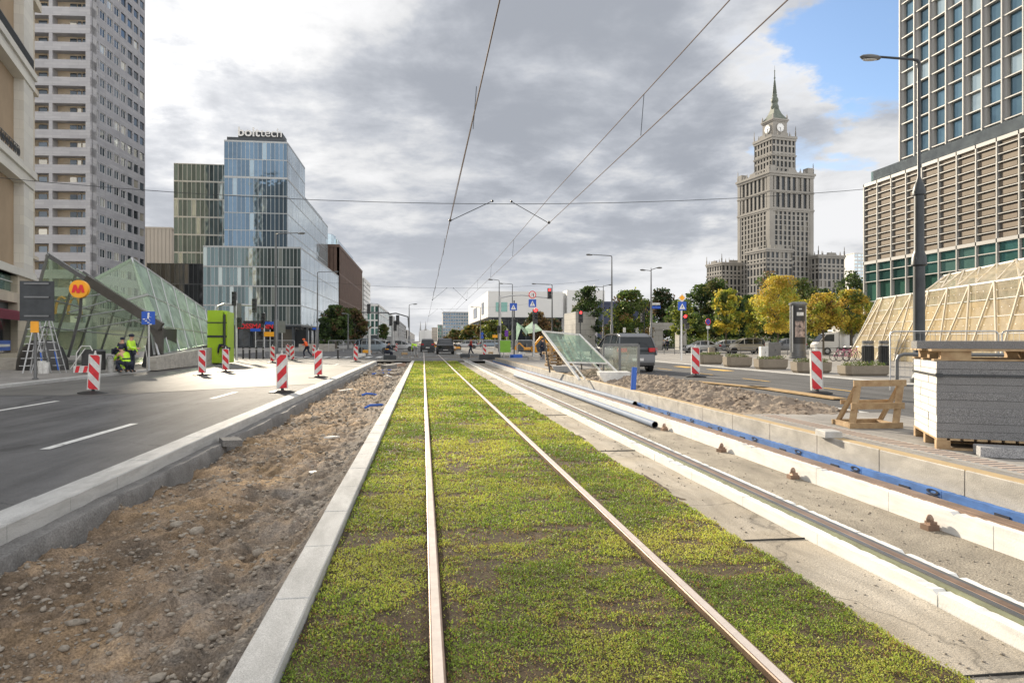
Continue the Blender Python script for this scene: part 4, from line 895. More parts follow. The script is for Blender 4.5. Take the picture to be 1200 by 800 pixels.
# ---- palace of culture style tower
def palace():
    t = thing('palace_tower', 'huge stone clock tower palace with a tall spire above the trees', 'palace')
    K = Q(902, 580)[:2]; ph = R(16.8)-0
    ex = (CT, -ST); ey = (ST, CT)                     # camera right / forward in the world
    U = (ex[0]*math.cos(ph)+ey[0]*math.sin(ph), ex[1]*math.cos(ph)+ey[1]*math.sin(ph)); V = (-U[1], U[0])
    s = 44.5; k = .7375
    hz = lambda py, q=595: H(py, q)
    def at(u, v): return (K[0]+U[0]*u+V[0]*v, K[1]+U[1]*u+V[1]*v)
    b = MB(); wr = []
    NU = (-V[0], -V[1]); NV = (-U[0], -U[1])
    def block(u0, v0, u1, v1, z0, z1, cols, rows, pw, sh, dep=.9, bz=None, skip=False):
        b.obox(at(0, 0), U, u0+dep, u1-dep, V, v0+dep, v1-dep, z0, z1, 1)
        o = at(u0, v0); w1 = facade(b, o, U, NU, u1-u0, bz if bz else z0, z1, cols, rows, pw, sh, dep)
        c2 = max(3, round(cols*(v1-v0)/(u1-u0)))
        o = at(u0, v1); w2 = facade(b, o, (-V[0], -V[1]), NV, v1-v0, bz if bz else z0, z1, c2, rows, pw, sh, dep)
        b.obox(at(0, 0), U, u1-dep, u1, V, v0, v1, z0, z1, 0); b.obox(at(0, 0), U, u0, u1, V, v1-dep, v1, z0, z1, 0)
        wr.extend(w1); wr.extend(w2)
    def cornice(u0, v0, u1, v1, z, h=1.6, o=1.2): b.obox(at(0, 0), U, u0-o, u1+o, V, v0-o, v1+o, z, z+h, 0); b.obox(at(0, 0), U, u0-o*.5, u1+o*.5, V, v0-o*.5, v1+o*.5, z-h, z, 0)
    def pinn(u0, v0, u1, v1, z, n, h=4, r=.7):
        for i in range(n+1):
            f = i/n
            for (u, v) in ((u0+(u1-u0)*f, v0), (u0, v0+(v1-v0)*f), (u1, v0+(v1-v0)*f)):
                p = at(u, v); hh = h*(1.9 if i in (0, n) else .8 if i % 2 else .55)
                b.lathe([(r, 0), (r*.9, hh*.45), (r*.5, hh*.5), (r*.45, hh*.8), (.1, hh)], 5, (p[0], p[1], z))
        for (u, v, du, dv) in (((u0+u1)/2, v0, 4, .8), (u0, (v0+v1)/2, .8, 4)): b.obox(at(0, 0), U, u-du, u+du, V, v-dv, v+dv, z, z+h*.5); 
    zt = hz(205); zb = hz(228); zc = hz(246)
    block(0, 0, s, s, 0, zc-2, 10, 26, 1.9, .9, 1.0)
    b.obox(at(0, 0), U, -.3, 3.4, V, -.3, 3.4, 0, zt, 0); b.obox(at(0, 0), U, s-3.4, s+.3, V, -.3, 2, 0, zt, 0); b.obox(at(0, 0), U, -.3, 2, V, s-3.4, s+.3, 0, zt, 0)
    cornice(0, 0, s, s, zc-2, 1.4, .8); block(0, 0, s, s, zc-1, zt-2, 8, 2, 2.1, 2.4, 1.2); cornice(0, 0, s, s, zb, .9, .8); cornice(0, 0, s, s, zt-2, 2, 1.6)
    pinn(0, 0, s, s, zt, 10, 5, .8)
    for (u, v) in ((2.5, 2.5), (s-3, 2.5), (2.5, s-3)): b.obox(at(0, 0), U, u-3, u+3, V, v-3, v+3, zt, zt+5)
    # tier 2
    a2 = 10; e2 = s-10; z2 = hz(162, 603); block(a2, a2, e2, e2, zt, z2-2, 6, 5, 1.6, 1.6, 1.0); cornice(a2, a2, e2, e2, z2-2, 2, 1.1); cornice(a2, a2, e2, e2, (zt+z2)/2, .8, .7); pinn(a2, a2, e2, e2, z2, 4, 5, .6)
    # clock tier
    a3 = 15; e3 = s-15; z3 = hz(141, 604)
    b.obox(at(0, 0), U, a3, e3, V, a3, e3, z2, z3, 0); cornice(a3, a3, e3, e3, z3-1, 1.2, 1.2)
    # roof and spire base
    c = at(s/2, s/2); rz = math.atan2(U[1], U[0])+math.pi/4
    b.lathe([(11, z3), (9.8, z3+1.5), (6, z3+6), (4, z3+10), (3.4, z3+12)], 4, (c[0], c[1], 0), 2, rz=rz)
    for (u, v) in ((a3, a3), (e3, a3), (a3, e3)): p = at(u, v); b.lathe([(.9, 0), (.7, 3), (.1, 5)], 5, (p[0], p[1], z3))
    zs = z3+12; top = hz(75, 604)
    b.lathe([(3.2, zs-1), (3.6, zs+1), (2.4, zs+4), (3.2, zs+6), (3.0, zs+8), (1.9, zs+10), (2.2, zs+11.5), (1.3, zs+13)], 12, (c[0], c[1], 0), 2)
    # wings on the corners
    for (cu, cv, hh, py) in ((-1.5, -1.5, 13, 295), (-9+0, s+6, 12, 303), (s+9.5, 2.5, 13.5, 299)):
        zw = hz(py, 590); block(cu-hh, cv-hh, cu+hh, cv+hh, 0, zw-2, 6, 11, 1.7, 1.3, .8); cornice(cu-hh, cv-hh, cu+hh, cv+hh, zw-2, 1.5, 1); cornice(cu-hh, cv-hh, cu+hh, cv+hh, zw-12, .9, .6); pinn(cu-hh, cv-hh, cu+hh, cv+hh, zw-.5, 6, 4, .6)
    b.obox(at(0, 0), U, -40, 80, V, -20, -14, 0, 20, 0); b.obox(at(0, 0), U, -30, 70, V, -34, -20, 0, 10, 0)
    b.build('wall', ['palace_stone', 'palace_dark', 'copper'], t)
    b = MB(); zz = zs+13; n = 16
    prof = []
    for i in range(n):
        f = i/(n-1); r_ = 1.25*(1-f)+.5*f; z_ = zz+(top-14-zz)*f; prof += [(r_*1.5, z_), (r_*1.5, z_+.5), (r_, z_+.55), (r_*.9, z_+1.9)]
    prof += [(.9, top-11), (.45, top-10.6), (.35, top-5), (.6, top-4.8), (.15, top-4), (.08, top)]
    b.lathe(prof, 8, (c[0], c[1], 0)); b.build('spire', 'copper', t)
    windows(t, wr, G_dark, cap=95, dep=.3)
    for (o, Ud, Nd) in ((at(s/2, a3-.15), U, NU), (at(a3-.15, s/2), V, NV)):
        zc_ = (z2+z3)/2+.5; b = MB(); q = lambda r, z, dd=0: None
        def disc(r, off, th, m):
            pts = [(o[0]+Ud[0]*r*math.cos(g)+Nd[0]*off, o[1]+Ud[1]*r*math.cos(g)+Nd[1]*off, zc_+r*math.sin(g)) for g in [i*math.pi/12 for i in range(24)]]
            b.prism(pts, (Nd[0]*th, Nd[1]*th, 0), m)
        disc(4.1, 0, .4, 0); disc(3.6, .4, .1, 1)
        for g, l, w_ in ((R(-92), 2.9, .35), (R(178), 2.0, .5)):
            p0 = Vector((o[0]+Nd[0]*.65, o[1]+Nd[1]*.65, zc_)); p1 = p0+Vector((Ud[0]*math.cos(g), Ud[1]*math.cos(g), math.sin(g)))*l; b.bar(p0, p1, w_, .1, 2)
        for i in range(12):
            g = i*math.pi/6; p0 = Vector((o[0]+Nd[0]*.58, o[1]+Nd[1]*.58, zc_)); dv = Vector((Ud[0]*math.cos(g), Ud[1]*math.cos(g), math.sin(g))); b.bar(p0+dv*2.9, p0+dv*3.4, .25, .1, 2)
        b.build('clock_face', ['palace_stone', 'white_paint', 'dark_frame'], t)
palace()
# ---- hotel with louvred podium, right edge
def hotel():
    t = thing('hotel', 'hotel with taupe louvred podium, green curtained windows and a gridded glass tower', 'building')
    xa = 60.0; d1 = DA(1013, xa); zt = HZ(216.5, xa, d1); zl = HZ(308, xa, d1); zg = HZ(371, xa, d1)
    bay = (d1-DA(1195, xa))/9.0; d0 = d1-bay*16
    b = MB(); b.box(xa+.6, d0, zg, xa+70, d1, zt-.1, 1)
    b.box(xa+6, d0, 0, xa+70, d1-4, zg, 1); b.box(xa-.1, d0, zg-.5, xa+70, d1+.1, zg, 0); b.box(xa-.1, d1-.01, zg, xa+70, d1+.15, zt, 0)
    b.box(xa-.12, d0, zt-.4, xa+1, d1+.1, zt, 0); b.box(xa-.12, d0, zl-.3, xa+.6, d1+.1, zl+.1, 0)
    rows = 12; rh = (zt-zl)/rows
    for i in range(17): y = d1-i*bay; b.box(xa-.12, y-.075, zg, xa+.55, y+.075, zt, 0)
    for j in range(rows): b.box(xa-.08, d0, zl+j*rh-.045, xa+.55, d1, zl+j*rh+.05, 0)
    for z in (zl-1.35, zl-2.7, zg+2.0): b.box(xa-.05, d0, z-.05, xa+.3, d1, z+.05, 0)
    b.build('frame', ['white_frame', 'dark_frame'], t)
    n = 0
    L = MB()
    for i in range(16):
        for j in range(rows):
            y1 = d1-i*bay-.13; y0 = y1-bay+.26; k = ((i*7+j*3) % 2); sp = .62
            zz = zl+j*rh+.16; q = MB() if n < 96 else L
            if k: q.box(xa+.1, y0+bay*.0, zz, xa+.3, y1-bay*.12, zz+rh*.62)
            else: q.box(xa+.1, y0+bay*.1, zz, xa+.3, y1, zz+rh*.62)
            if n < 96: q.build('louvre_panel', 'louvre', t)
            n += 1
    stuff(L.build('louvre_panel_rows', 'louvre', t))
    sp = []; cu = []
    for i in range(16):
        y = d1-(i+1)*bay+.15
        for z0_, z1_ in ((zl-1.3, zl-.32), (zl-2.65, zl-1.4), (zg+.1, zg+1.95)): sp.append((xa+.2, y, z0_, 0, 1, bay-.3, z1_-z0_))
        cu.append((xa+.35, y, zg+2.1, 0, 1, bay-.3, zl-2.8-zg-2.1))
    windows(t, sp, G_teal, 'spandrel_glass', cap=50); windows(t, cu, glassmat('curtained_glass', (.05, .13, .1), .1, .3, .3, (.1, .2, .16), .2), 'curtained_window')
    # gathered curtains inside the band
    # terrace balustrade
    b = MB(); b.box(xa+.3, d0, zt, xa+.36, d1-1, zt+1.5); b.box(xa+.3, d1-1.06, zt, xa+30, d1-1, zt+1.5); b.build('balustrade', clearglass('balustrade_glass', (.75, .9, .88), .2, (.6, .7, .7), .15), t)
    # tower
    xt = xa+1.6; dt = DA(1055, xt); bt = []; 
    for p in (1055, 1073, 1091, 1110, 1131, 1153, 1176, 1200): bt.append(DA(p, xt))
    bw = (bt[0]-bt[-1])/7; zf = (HZ(110, xt, dt)-HZ(190, xt, dt))/4
    nb = 12; dn = dt-nb*bw; z0 = zt; nz = 26; z1 = z0+nz*zf
    b = MB(); b.box(xt+.5, dn, z0, xt+40, dt, z1, 1)
    wr = []
    for i in range(nb+1):
        y = dt-i*bw; b.box(xt-.15, y-.07, z0, xt+.5, y+.07, z1, 0)
        if i < nb: b.box(xt+.05, y-bw*.2, z0, xt+.5, y-.1, z1, 0)
    for j in range(nz+1): b.box(xt-.05, dn, z0+j*zf-.06, xt+.48, dt, z0+j*zf+.06, 0)
    b.box(xt, dt-.01, z0, xt+40, dt+.15, z1, 0)
    for i in range(nb):
        for j in range(nz): wr.append((xt+.4, dt-(i+1)*bw+.08, z0+j*zf+.07, 0, 1, bw*.71, zf-.14))
    b.build('tower_frame', ['white_frame', 'dark_frame', 'grey_wall'], t); windows(t, wr, G_tower, 'tower_window', cap=98)
hotel()
# catenary support box etc. are built with the street furniture
# ================================================================== METRO ENTRANCES
M['m_glass'] = clearglass('entrance_glass', (.84, .93, .8), .17, (.5, .62, .46), .12, False)
M['m_glass_wing'] = clearglass('frosted_glass', (.78, .9, .82), .5, (.66, .78, .7), .1, False)
M['m_beige'] = clearglass('dusty_amber_glass', (.92, .86, .7), .45, (.74, .67, .54), .1, False)
M['steel_brown'] = mat('bronze_steel', (.1, .095, .085), .45, .5, var=.15, scale=3)
def q3(px, py, Z): a = Q(px, Z); return Vector((a[0], a[1], H(py, Z)))
def mid(a, b, t): return a+(b-a)*t
M['strut_steel'] = mat('strut_steel', (.3, .31, .3), .4, .4)
def metro_left():
    t = thing('metro_entrance', 'faceted green glass metro entrance with a dark diagonal beam on the left pavement', 'metro entrance')
    F = q3(55, 298, 36); G = q3(20, 417, 38.5); G.z = .45; J = q3(176, 411, 62); V = q3(190, 366, 62)
    B1 = q3(105, 328, 36); Mx = q3(189, 383, 36); A = q3(154, 302, 38); D = q3(186, 416, 36); Bk = q3(240, 362, 50); Ck = q3(247, 403, 48)
    th = Vector((0, .03, 0))
    def pane(name, pts, m):
        b = MB(); b.prism(pts, tuple(Vector((.0, .025, 0)))); return b.build(name, m, t)
    pane('glass_wall', [G, J, V, F], 'm_glass'); pane('glass_wing', [D, Ck, Bk, A], 'm_glass_wing')
    pane('roof_glass', [B1, Mx+Vector((0, .05, 0)), A], 'm_glass'); 
    b = MB()                                            # joints between the wing's panes
    for k in range(1, 6):
        f = k/6; b.bar(mid(A, Bk, f)+Vector((.03, -.05, 0)), mid(D, Ck, f)+Vector((.03, -.05, 0)), .05, .05, 1)
    for f in (.36, .7): b.bar(mid(A, D, f)+Vector((.03, -.05, 0)), mid(Bk, Ck, f)+Vector((.03, -.05, 0)), .05, .05, 1)
    for i in range(6):                                  # bracing behind the frosted wing
        p = mid(A, Bk, i/6) if i % 2 else mid(D, Ck, i/6); q = mid(D, Ck, (i+1)/6) if i % 2 else mid(A, Bk, (i+1)/6); b.bar(p+Vector((-.25, .1, 0)), q+Vector((-.25, .1, 0)), .1, .1, 0)
    for a, c in ((A, Bk), (Bk, Ck), (A, D), (D, Ck)): b.bar(a, c, .09, .09, 1)
    b.build('wing_frame', ['steel', 'steel'], t)
    b = MB()
    for k in range(0, 7):
        f = k/6; tt = mid(F, V, f); bb = mid(G, J, f); b.tube([bb+Vector((.1, -.1, 0)), tt+Vector((.1, -.1, 0))], .08, 8)
    for f in (.33, .62):
        b.tube([mid(G, F, f)+Vector((.1, -.1, 0)), mid(J, V, f)+Vector((.1, -.1, 0))], .05, 6)
    b.tube([mid(B1, A, 0)+Vector((0, .1, -.1)), A+Vector((0, .1, -.1))], .11, 8); b.tube([mid(B1, Mx, .45)+Vector((0, .1, 0)), mid(A, Mx, .55)+Vector((0, .1, 0))], .09, 8)
    b.tube([mid(B1, Mx, .3), mid(A, Mx, .85)], .05, 6)
    for (p0, p1) in (((72, 352), (135, 342)), ((80, 366), (128, 352)), ((88, 372), (150, 362)), ((125, 352), (190, 368)), ((85, 388), (165, 374))):
        b.tube([q3(*p0, 41), q3(*p1, 46)], .05, 6)
    b.build('strut', 'strut_steel', t)
    b = MB(); d = (Mx-F).normalized(); 
    b.bar(F, mid(F, Mx, .38), .14, .22, 1); b.bar(mid(F, Mx, .34), Mx, .25, .46, 0); b.bar(mid(F, Mx, .3)+Vector((0, .2, .25)), Mx+Vector((0, .2, .1)), .1, .12, 1); b.build('diagonal_beam', ['steel_brown', 'grey_steel'], t)
    b = MB(); x = Mx; b.prism([q3(165, 372, 36.2), q3(190, 384, 36.2), q3(189, 432, 36.2), q3(183, 432, 36.2), q3(181, 395, 36.2)], (0, .3, 0)); b.build('end_panel', 'steel_brown', t)
    # concrete plinth under the wing and the parapet of the stair
    g = lambda px, py: Vector(P(px, py, .04))
    c0 = g(183, 433); c1 = g(262, 423.5)
    u = (c1-c0).normalized(); n = Vector((-u.y, u.x, 0))
    b = MB(); zD, zC = D.z-.03, Ck.z-.25
    b.prism([(c0.x, c0.y, .0), (c1.x, c1.y, .0), (c1.x-u.x*2.5, c1.y-u.y*2.5, zC+.05), (c0.x, c0.y, zD-.03)], tuple(n*.45)); b.build('plinth', 'concrete', t)
    b = MB()
    p0 = g(20, 432); b.prism([(-26.5, 38, .04), (-17.5, 36, .04), (-17.5, 36, .62), (-26.5, 38, .62)], (0, .4, 0)); b.build('stair_parapet', 'concrete', t)
    b = MB(); b.box(-24, 44, .045, -17, 60, .06); h0 = q3(166, 432, 37); h1 = q3(184, 432, 37); h0.z = h1.z = .05; b.prism([h0, h1, h1+Vector((0, 0, 2.1)), h0+Vector((.3, 0, 1.6))], (0, 3, 0)); b.build('stair_dark_block', 'blackplastic', t)  # black block and floor sheet stand in for the unlit stair interior
    # M roundel
    s = thing('metro_sign', 'round yellow metro sign with a red M hanging in front of the green glass', 'sign', (0, 0, 0))
    c = q3(92, 338.5, 33); r = .43
    b = MB(); pts = [(c.x+r*math.cos(k*math.pi/16), c.y, c.z+r*math.sin(k*math.pi/16)) for k in range(32)]; b.prism(pts, (0, .22, 0)); b.build('roundel', 'sign_yellow', s)
    b = MB(); pts = [(c.x+.39*math.cos(k*math.pi/16), c.y-.012, c.z+.39*math.sin(k*math.pi/16)) for k in range(32)]; b.prism(pts, (0, .01, 0)); 
    e = c+Vector((0, -.03, 0))
    mp = [(-.3, -.2), (-.2, .2), (-.09, .2), (0, -.02), (.09, .2), (.2, .2), (.3, -.2), (.17, -.2), (.13, .03), (.05, -.17), (-.05, -.17), (-.13, .03), (-.17, -.2)]
    def star(pp): return [(e.x+x, e.y, e.z+z) for x, z in pp]
    for poly in ([(-.3, -.18), (-.2, .2), (-.1, .2), (-.16, -.18)], [(-.2, .2), (-.08, .2), (.05, -.2), (-.06, -.2)], [(.08, .2), (.2, .2), (.06, -.2), (-.05, -.2)], [(.1, .2), (.2, .2), (.3, -.18), (.16, -.18)]):
        b.prism([(x, y-.003*len(b.f)/6, z) for x, y, z in star(poly)], (0, .01, 0), 1)
    b.build('emblem', ['sign_yellow', 'sign_red'], s)
    b = MB(); b.tube([c+Vector((0, .3, -.05)), c+Vector((-.35, .9, -1.2)), q3(80, 418, 34.5)], .07, 8); b.bar(c+Vector((0, .2, 0)), c+Vector((0, .5, 0)), .1); b.build('support', 'grey_steel', s)
    y = thing('mirrored_sign', 'small yellow arch shape, a sign mirrored in the green entrance glass', 'sign'); b = MB(); e = q3(80, 358, 48)  # solid arches behind the pane stand in for a reflection
    for sx in (-.42, .42): b.tube([(e.x+sx+.42*math.cos(g_), e.y, e.z-.6+1.2*math.sin(g_)) for g_ in [math.pi*i/10 for i in range(11)]], .09, 6)
    b.build('arches', 'sign_yellow', y)
metro_left()
def metro_right():
    t = thing('glass_entrance', 'long amber dusty glass metro entrance with sloping walls beside the hotel', 'metro entrance')
    def wall(E0, E1, T0, T1, name, n, tiers):
        b = MB(); b.face([E0, E1, T1, T0]); b.build('glass_slope' if name else 'upper_glass', 'm_beige', t)
        b = MB()
        nrm = (E1-E0).cross(T0-E0).normalized()
        if nrm.x > 0: nrm = -nrm
        off = nrm*.06
        for i in range(n):
            a = mid(E0, E1, i/n)+off; c = mid(T0, T1, (i+.5)/n)+off; d = mid(E0, E1, (i+1)/n)+off
            b.bar(a, c, .08); b.bar(c, d, .08)
        b.bar(T0, T1, .09, .09, 1); b.bar(E0, T0, .07, .07, 1)
        for k in range(1, tiers): b.bar(mid(E0, T0, k/tiers)+nrm*.02, mid(E1, T1, k/tiers)+nrm*.02, .035, .035, 1)
        for k in range(1, tiers*2):
            for i in range(n*4):
                p = mid(mid(E0, E1, (i+.5)/(n*4)), mid(T0, T1, (i+.5)/(n*4)), k/(tiers*2)); b.ball(p+nrm*.02, .022, 1, 5, 4)
        b.build('truss', ['steel_tan', 'steel'], t)
    M['steel_tan'] = mat('tan_steel', (.6, .54, .44), .5)
    E0 = Vector(P(994, 418.5, .1)); E1 = Q(1275, 27); E1 = Vector((E1[0], E1[1], .1)); T0 = q3(1028, 350, 50); T1 = q3(1262, 315.5, 28)
    wall(E0, E1, T0, T1, 1, 9, 5)
    A0 = q3(1086, 341, 47); A1 = q3(1262, 316, 31); B0 = q3(1106, 323, 49); B1 = q3(1262, 290, 33)
    wall(A0, A1, B0, B1, 0, 7, 2)
    b = MB(); b.face([T0, T1, T1+Vector((9, 3, 0)), T0+Vector((9, 3, 0))]); b.face([B0, B1, B1+Vector((7, 3, 0)), B0+Vector((7, 3, 0))]); b.face([E0, T0, T0+Vector((9, 3, 0)), E0+Vector((12, 4, 0))]); b.build('roof_glass', 'm_beige', t)
    b = MB(); u = (E1-E0).normalized(); b.prism([E0+Vector((.8, 0, 0)), E1+Vector((.8, 0, 0)), E1+Vector((.8, 0, .9)), E0+Vector((.8, 0, .9))], (.3, .1, 0)); b.build('plinth', 'concrete', t)
    b = MB(); 
    b.prism([E0+Vector((6, 2, 0)), E1+Vector((6, 2, 0)), E1+Vector((6, 2, 4)), E0+Vector((6, 2, 4))], (.3, .1, 0)); b.build('inner_wall', mat('inner_cream', (.6, .53, .43), .8, var=.15, scale=.6), t)
metro_right()
def metro_far():
    t = thing('winged_canopy', 'small white winged glass canopy beyond the crossing, centre right', 'canopy'); Z = 88
    def tri(*p, m='white_paint'): b = MB(); b.prism([q3(x, y, z_) for x, y, z_ in p], (0, .1, 0)); b.build('wing', m, t)
    tri((605, 399, Z), (605, 377, Z), (611, 382, Z+1), (606, 399, Z+2), m='m_glass_wing'); tri((605, 377, Z), (619, 388, Z), (617, 393, Z+3), m='m_glass_wing'); tri((615, 384, Z), (625, 376, Z), (636, 387, Z), (619, 391, Z+1), m='m_glass_wing')
    b = MB(); a = q3(607, 402, Z+4); c = q3(640, 402, Z+4); b.prism([Vector((a.x, a.y, 0)), Vector((c.x, c.y, 0)), Vector((c.x, c.y, 1.6)), Vector((a.x, a.y, 1.6))], (0, 3, 0)); b.build('low_wall', 'dark_frame', t)
metro_far()
# ================================================================== WIRES
def catenary():
    t = thing('overhead_line', 'overhead line above the lawn track, two nearly parallel wires', 'wire', group='tram overhead wires')
    def run(x, z, name, par, sag=.0, dx=0):
        b = MB(); pts = []; y = -6
        while y < 200:
            ph = ((y-21.3) % 42)/42; pts.append((x+dx*math.sin(ph*6.28), y, z-sag*math.sin(math.pi*ph))); y += 3
        b.tube(pts, .009, 5); b.build(name, 'copper_wire', par)
    M['copper_wire'] = mat('copper_wire', (.2, .16, .15), .9, 0, spec=.1)
    run(.83, 5.2, 'contact_wire', t); run(.98, 6.0, 'messenger_wire', t, .15)
    t2 = thing('overhead_line', 'overhead line above the unfinished right hand track', 'wire', group='tram overhead wires')
    run(3.95, 5.2, 'contact_wire', t2); run(3.95, 6.0, 'messenger_wire', t2, .12)
    for tt, x in ((t, .9), (t2, 3.95)):
        for y in (5, 12, 30, 40, 50, 62):
            b = MB(); b.tube([(x-.03, y, 5.2), (x+.03, y, 5.95)], .006, 4); b.build('dropper', 'dark_steel', tt)
    for i, (d, zl, zm) in enumerate(((21.3, 7.4, 5.85), (63, 7.4, 6.3), (105, 7.4, 6.3))):
        s = thing('span_wire', ['nearest span wire crossing the whole sky between building and lamp post', 'second span wire across the street, farther off', 'farthest span wire above the crossing'][i], 'wire', group='span wires across the street')
        xl, xr, zr = (-30, 15.85, 6.7) if i == 0 else (-15, 16.5, 7.2)
        if i == 0: zl = 8.6
        pts = []
        for k in range(25):
            f = k/24; x = xl+(xr-xl)*f; zz = zl+(zr-zl)*f-4*(zl*.5+zr*.5-zm)*f*(1-f); pts.append((x, d, zz))
        b = MB(); b.tube(pts, .009, 5); b.build('wire', 'dark_steel', s)
        for x0, x1 in ((.83, 2.15), (3.95, 2.75)):
            b = MB(); b.tube([(x0, d, 5.2), (x1, d, zm)], .012, 5); b.ball((x0, d, 5.22), .05); b.ball((x1, d, zm), .04); b.build('pull_off', 'dark_steel', s)
catenary()
# ================================================================== STREET LAMPS
def lamp(name, label, x, y, zt, arm, col, heads=1, rz=0, rb=.17, rt=.055, deco=False, z0=0.0, group='street lamps', arm2=None):
    t = thing(name, label, 'street lamp', (x, y, z0), rz, group); h = zt-z0
    b = MB()
    if deco:
        b.lathe([(.27, 0), (.27, .12), (.2, .2), (.18, .35), (.175, h*.36), (.2, h*.362), (.24, h*.365), (.22, h*.39), (.165, h*.405), (.155, h*.41), (.15, h*.58), (.2, h*.582), (.205, h*.59), (.14, h*.615), (.085, h*.625), (.05, h*.64), (rt, h-.25)], 18)
    else: b.lathe([(rb, 0), (rb*.95, h*.3), (rb*.6, h*.31), (rb*.55, h*.6), (rt, h-.2)], 10)
    if heads == 1:
        pts = [(0, 0, h-.25), (0, 0, h-.08), (-.06, 0, h), (-.2, 0, h+.03), (-arm, 0, h+.12)]; b.tube(pts, [rt, rt, rt*.9, rt*.8, rt*.7], 8)
    else:
        b.tube([(-arm, 0, h-.25), (0, 0, h-.3), (0, 0, h)], rt*.8, 6); b.tube([(0, 0, h-.2), (arm, 0, h+.05)], rt*.8, 6)
    sm(b.build('pole', col, t))
    for k in range(heads):
        sx = -1 if k == 0 else 1; hh = (h+.1) if heads == 1 else (h-.25 if k == 0 else h+.05)
        b = MB(); b.T = Matrix.Translation((sx*(arm+.25), 0, hh)) @ Matrix.Rotation(sx*R(-4), 4, 'Y')
        b.lathe([(.001, -.07), (.3, -.06), (.36, 0), (.3, .05), (.12, .09), (.001, .1)], 14, m=0, sx=1, sy=.42); hd = sm(b.build('lamp_head', 'grey_steel', t))
        b = MB(); b.T = Matrix.Translation((sx*(arm+.28), 0, hh-.075)); b.lathe([(.24, 0), (.22, -.02)], 12, sy=.42); b.build('diffuser', 'dirty_white', hd)
    return t
x, y, _ = Q(1077, 22.5); lamp('street_lamp', 'tall dark lamp post rising behind the granite stack, single arm to the left', x, y, H(71, 22.5), 1.35, 'dark_steel', 1, -TH, deco=True, rt=.055, z0=.1, group='street lamps')
def lp(label, px, py, Z, arm, heads=1, col='grey_steel', rz=0, **k): x, y, _ = Q(px, Z); return lamp('street_lamp', label, x, y, H(py, Z), arm, col, heads, rz, **k)
lp('lamp post with long left arm behind the fenced grey car', 717, 300, 72, 2.2, deco=False)
lp('double headed lamp post left of the priority road sign', 763, 314, 75, .75, 2, rz=R(8))
lp('small double headed lamp post among the trees left of the fenced car', 707, 334, 105, .9, 2)
lp('dark lamp post behind the hanging red light, arm reaching left', 647, 333.5, 105, 2.6, col='dark_steel')
lp('thin lamp post behind the blue crossing sign', 600.5, 333, 112, 1.6)
lp('thin square-armed post carrying a small camera above the mast', 585, 328.5, 90, .9, rt=.05)
lp('lamp post in front of the glass office, arm over the left road', 323.5, 274, 62, 2.0, rz=R(180), rb=.2)
lp('lamp post at the right corner of the glass office', 372, 319, 92, 2.2, rz=R(180))
lp('white topped lamp post standing in the left row of trees', 408, 368, 110, .5)
lp('tall thin lamp post right of the left tram mast, square arm', 479.5, 357, 110, .7, rz=R(180), rt=.05)
lp('short far lamp on the left, above the store panels', 443, 356, 200, 1.6)
lp('far lamp post on the right side before the white museum', 563, 360, 150, 1.6)
# ================================================================== SIGNS AND LIGHTS
def plate(par, name, c, w_, h_, col, n=Vector((0, -1, 0)), th=.03, shape='rect'):
    b = MB()
    if shape == 'rect': pts = [(-w_/2, -h_/2), (w_/2, -h_/2), (w_/2, h_/2), (-w_/2, h_/2)]
    elif shape == 'diamond': pts = [(0, -h_/2), (w_/2, 0), (0, h_/2), (-w_/2, 0)]
    elif shape == 'tri': pts = [(-w_/2, -h_/2), (w_/2, -h_/2), (0, h_/2)]
    else: pts = [(w_/2*math.cos(k*math.pi/12), h_/2*math.sin(k*math.pi/12)) for k in range(24)]
    b.prism([(c[0]+x, c[1], c[2]+z) for x, z in pts], (0, th, 0)); return b.build(name, col, par)
def ped_sign(par, c, s=.75):
    p = plate(par, 'sign_plate', c, s, s, 'sign_blue'); plate(par, 'sign_symbol', (c[0], c[1]-.012, c[2]-.02), s*.72, s*.66, 'white_paint', th=.01, shape='tri')
    b = MB(); x, y, z = c[0], c[1]-.022, c[2]-.06; k = s*.9
    b.ball((x, y, z+.17*k), (.045*k, .008, .045*k)); b.bar((x, y, z+.14*k), (x-.01*k, y, z-.04*k), .07*k, .008); b.bar((x-.01*k, y, z-.03*k), (x-.1*k, y, z-.19*k), .04*k, .008); b.bar((x-.01*k, y, z-.03*k), (x+.09*k, y, z-.19*k), .04*k, .008); b.bar((x, y, z+.1*k), (x+.09*k, y, z), .03*k, .008); b.build('walking_figure', 'blackplastic', par)
def pole(label, px, pyb, pyt, r=.055, col='steel', z=.05, name='sign_post', cat='sign', Z=None, group=None):
    if Z is None: x, y, _ = P(px, pyb, z); Z = ZC(x, y)
    else: x, y, _ = Q(px, Z)
    t = thing(name, label, cat, (x, y, z), 0, group); b = MB(); b.lathe([(r, 0), (r, H(pyt, Z)-z)], 8); b.lathe([(r*1.8, 0), (r*1.8, .04), (r, .05)], 8); b.build('post', col, t); return t, Z
def loc(t, px, py, Z, dy=-.08): q = Q(px, Z); return (q[0]-t.location.x, dy+(q[1]-t.location.y)*0, H(py, Z)-t.location.z)
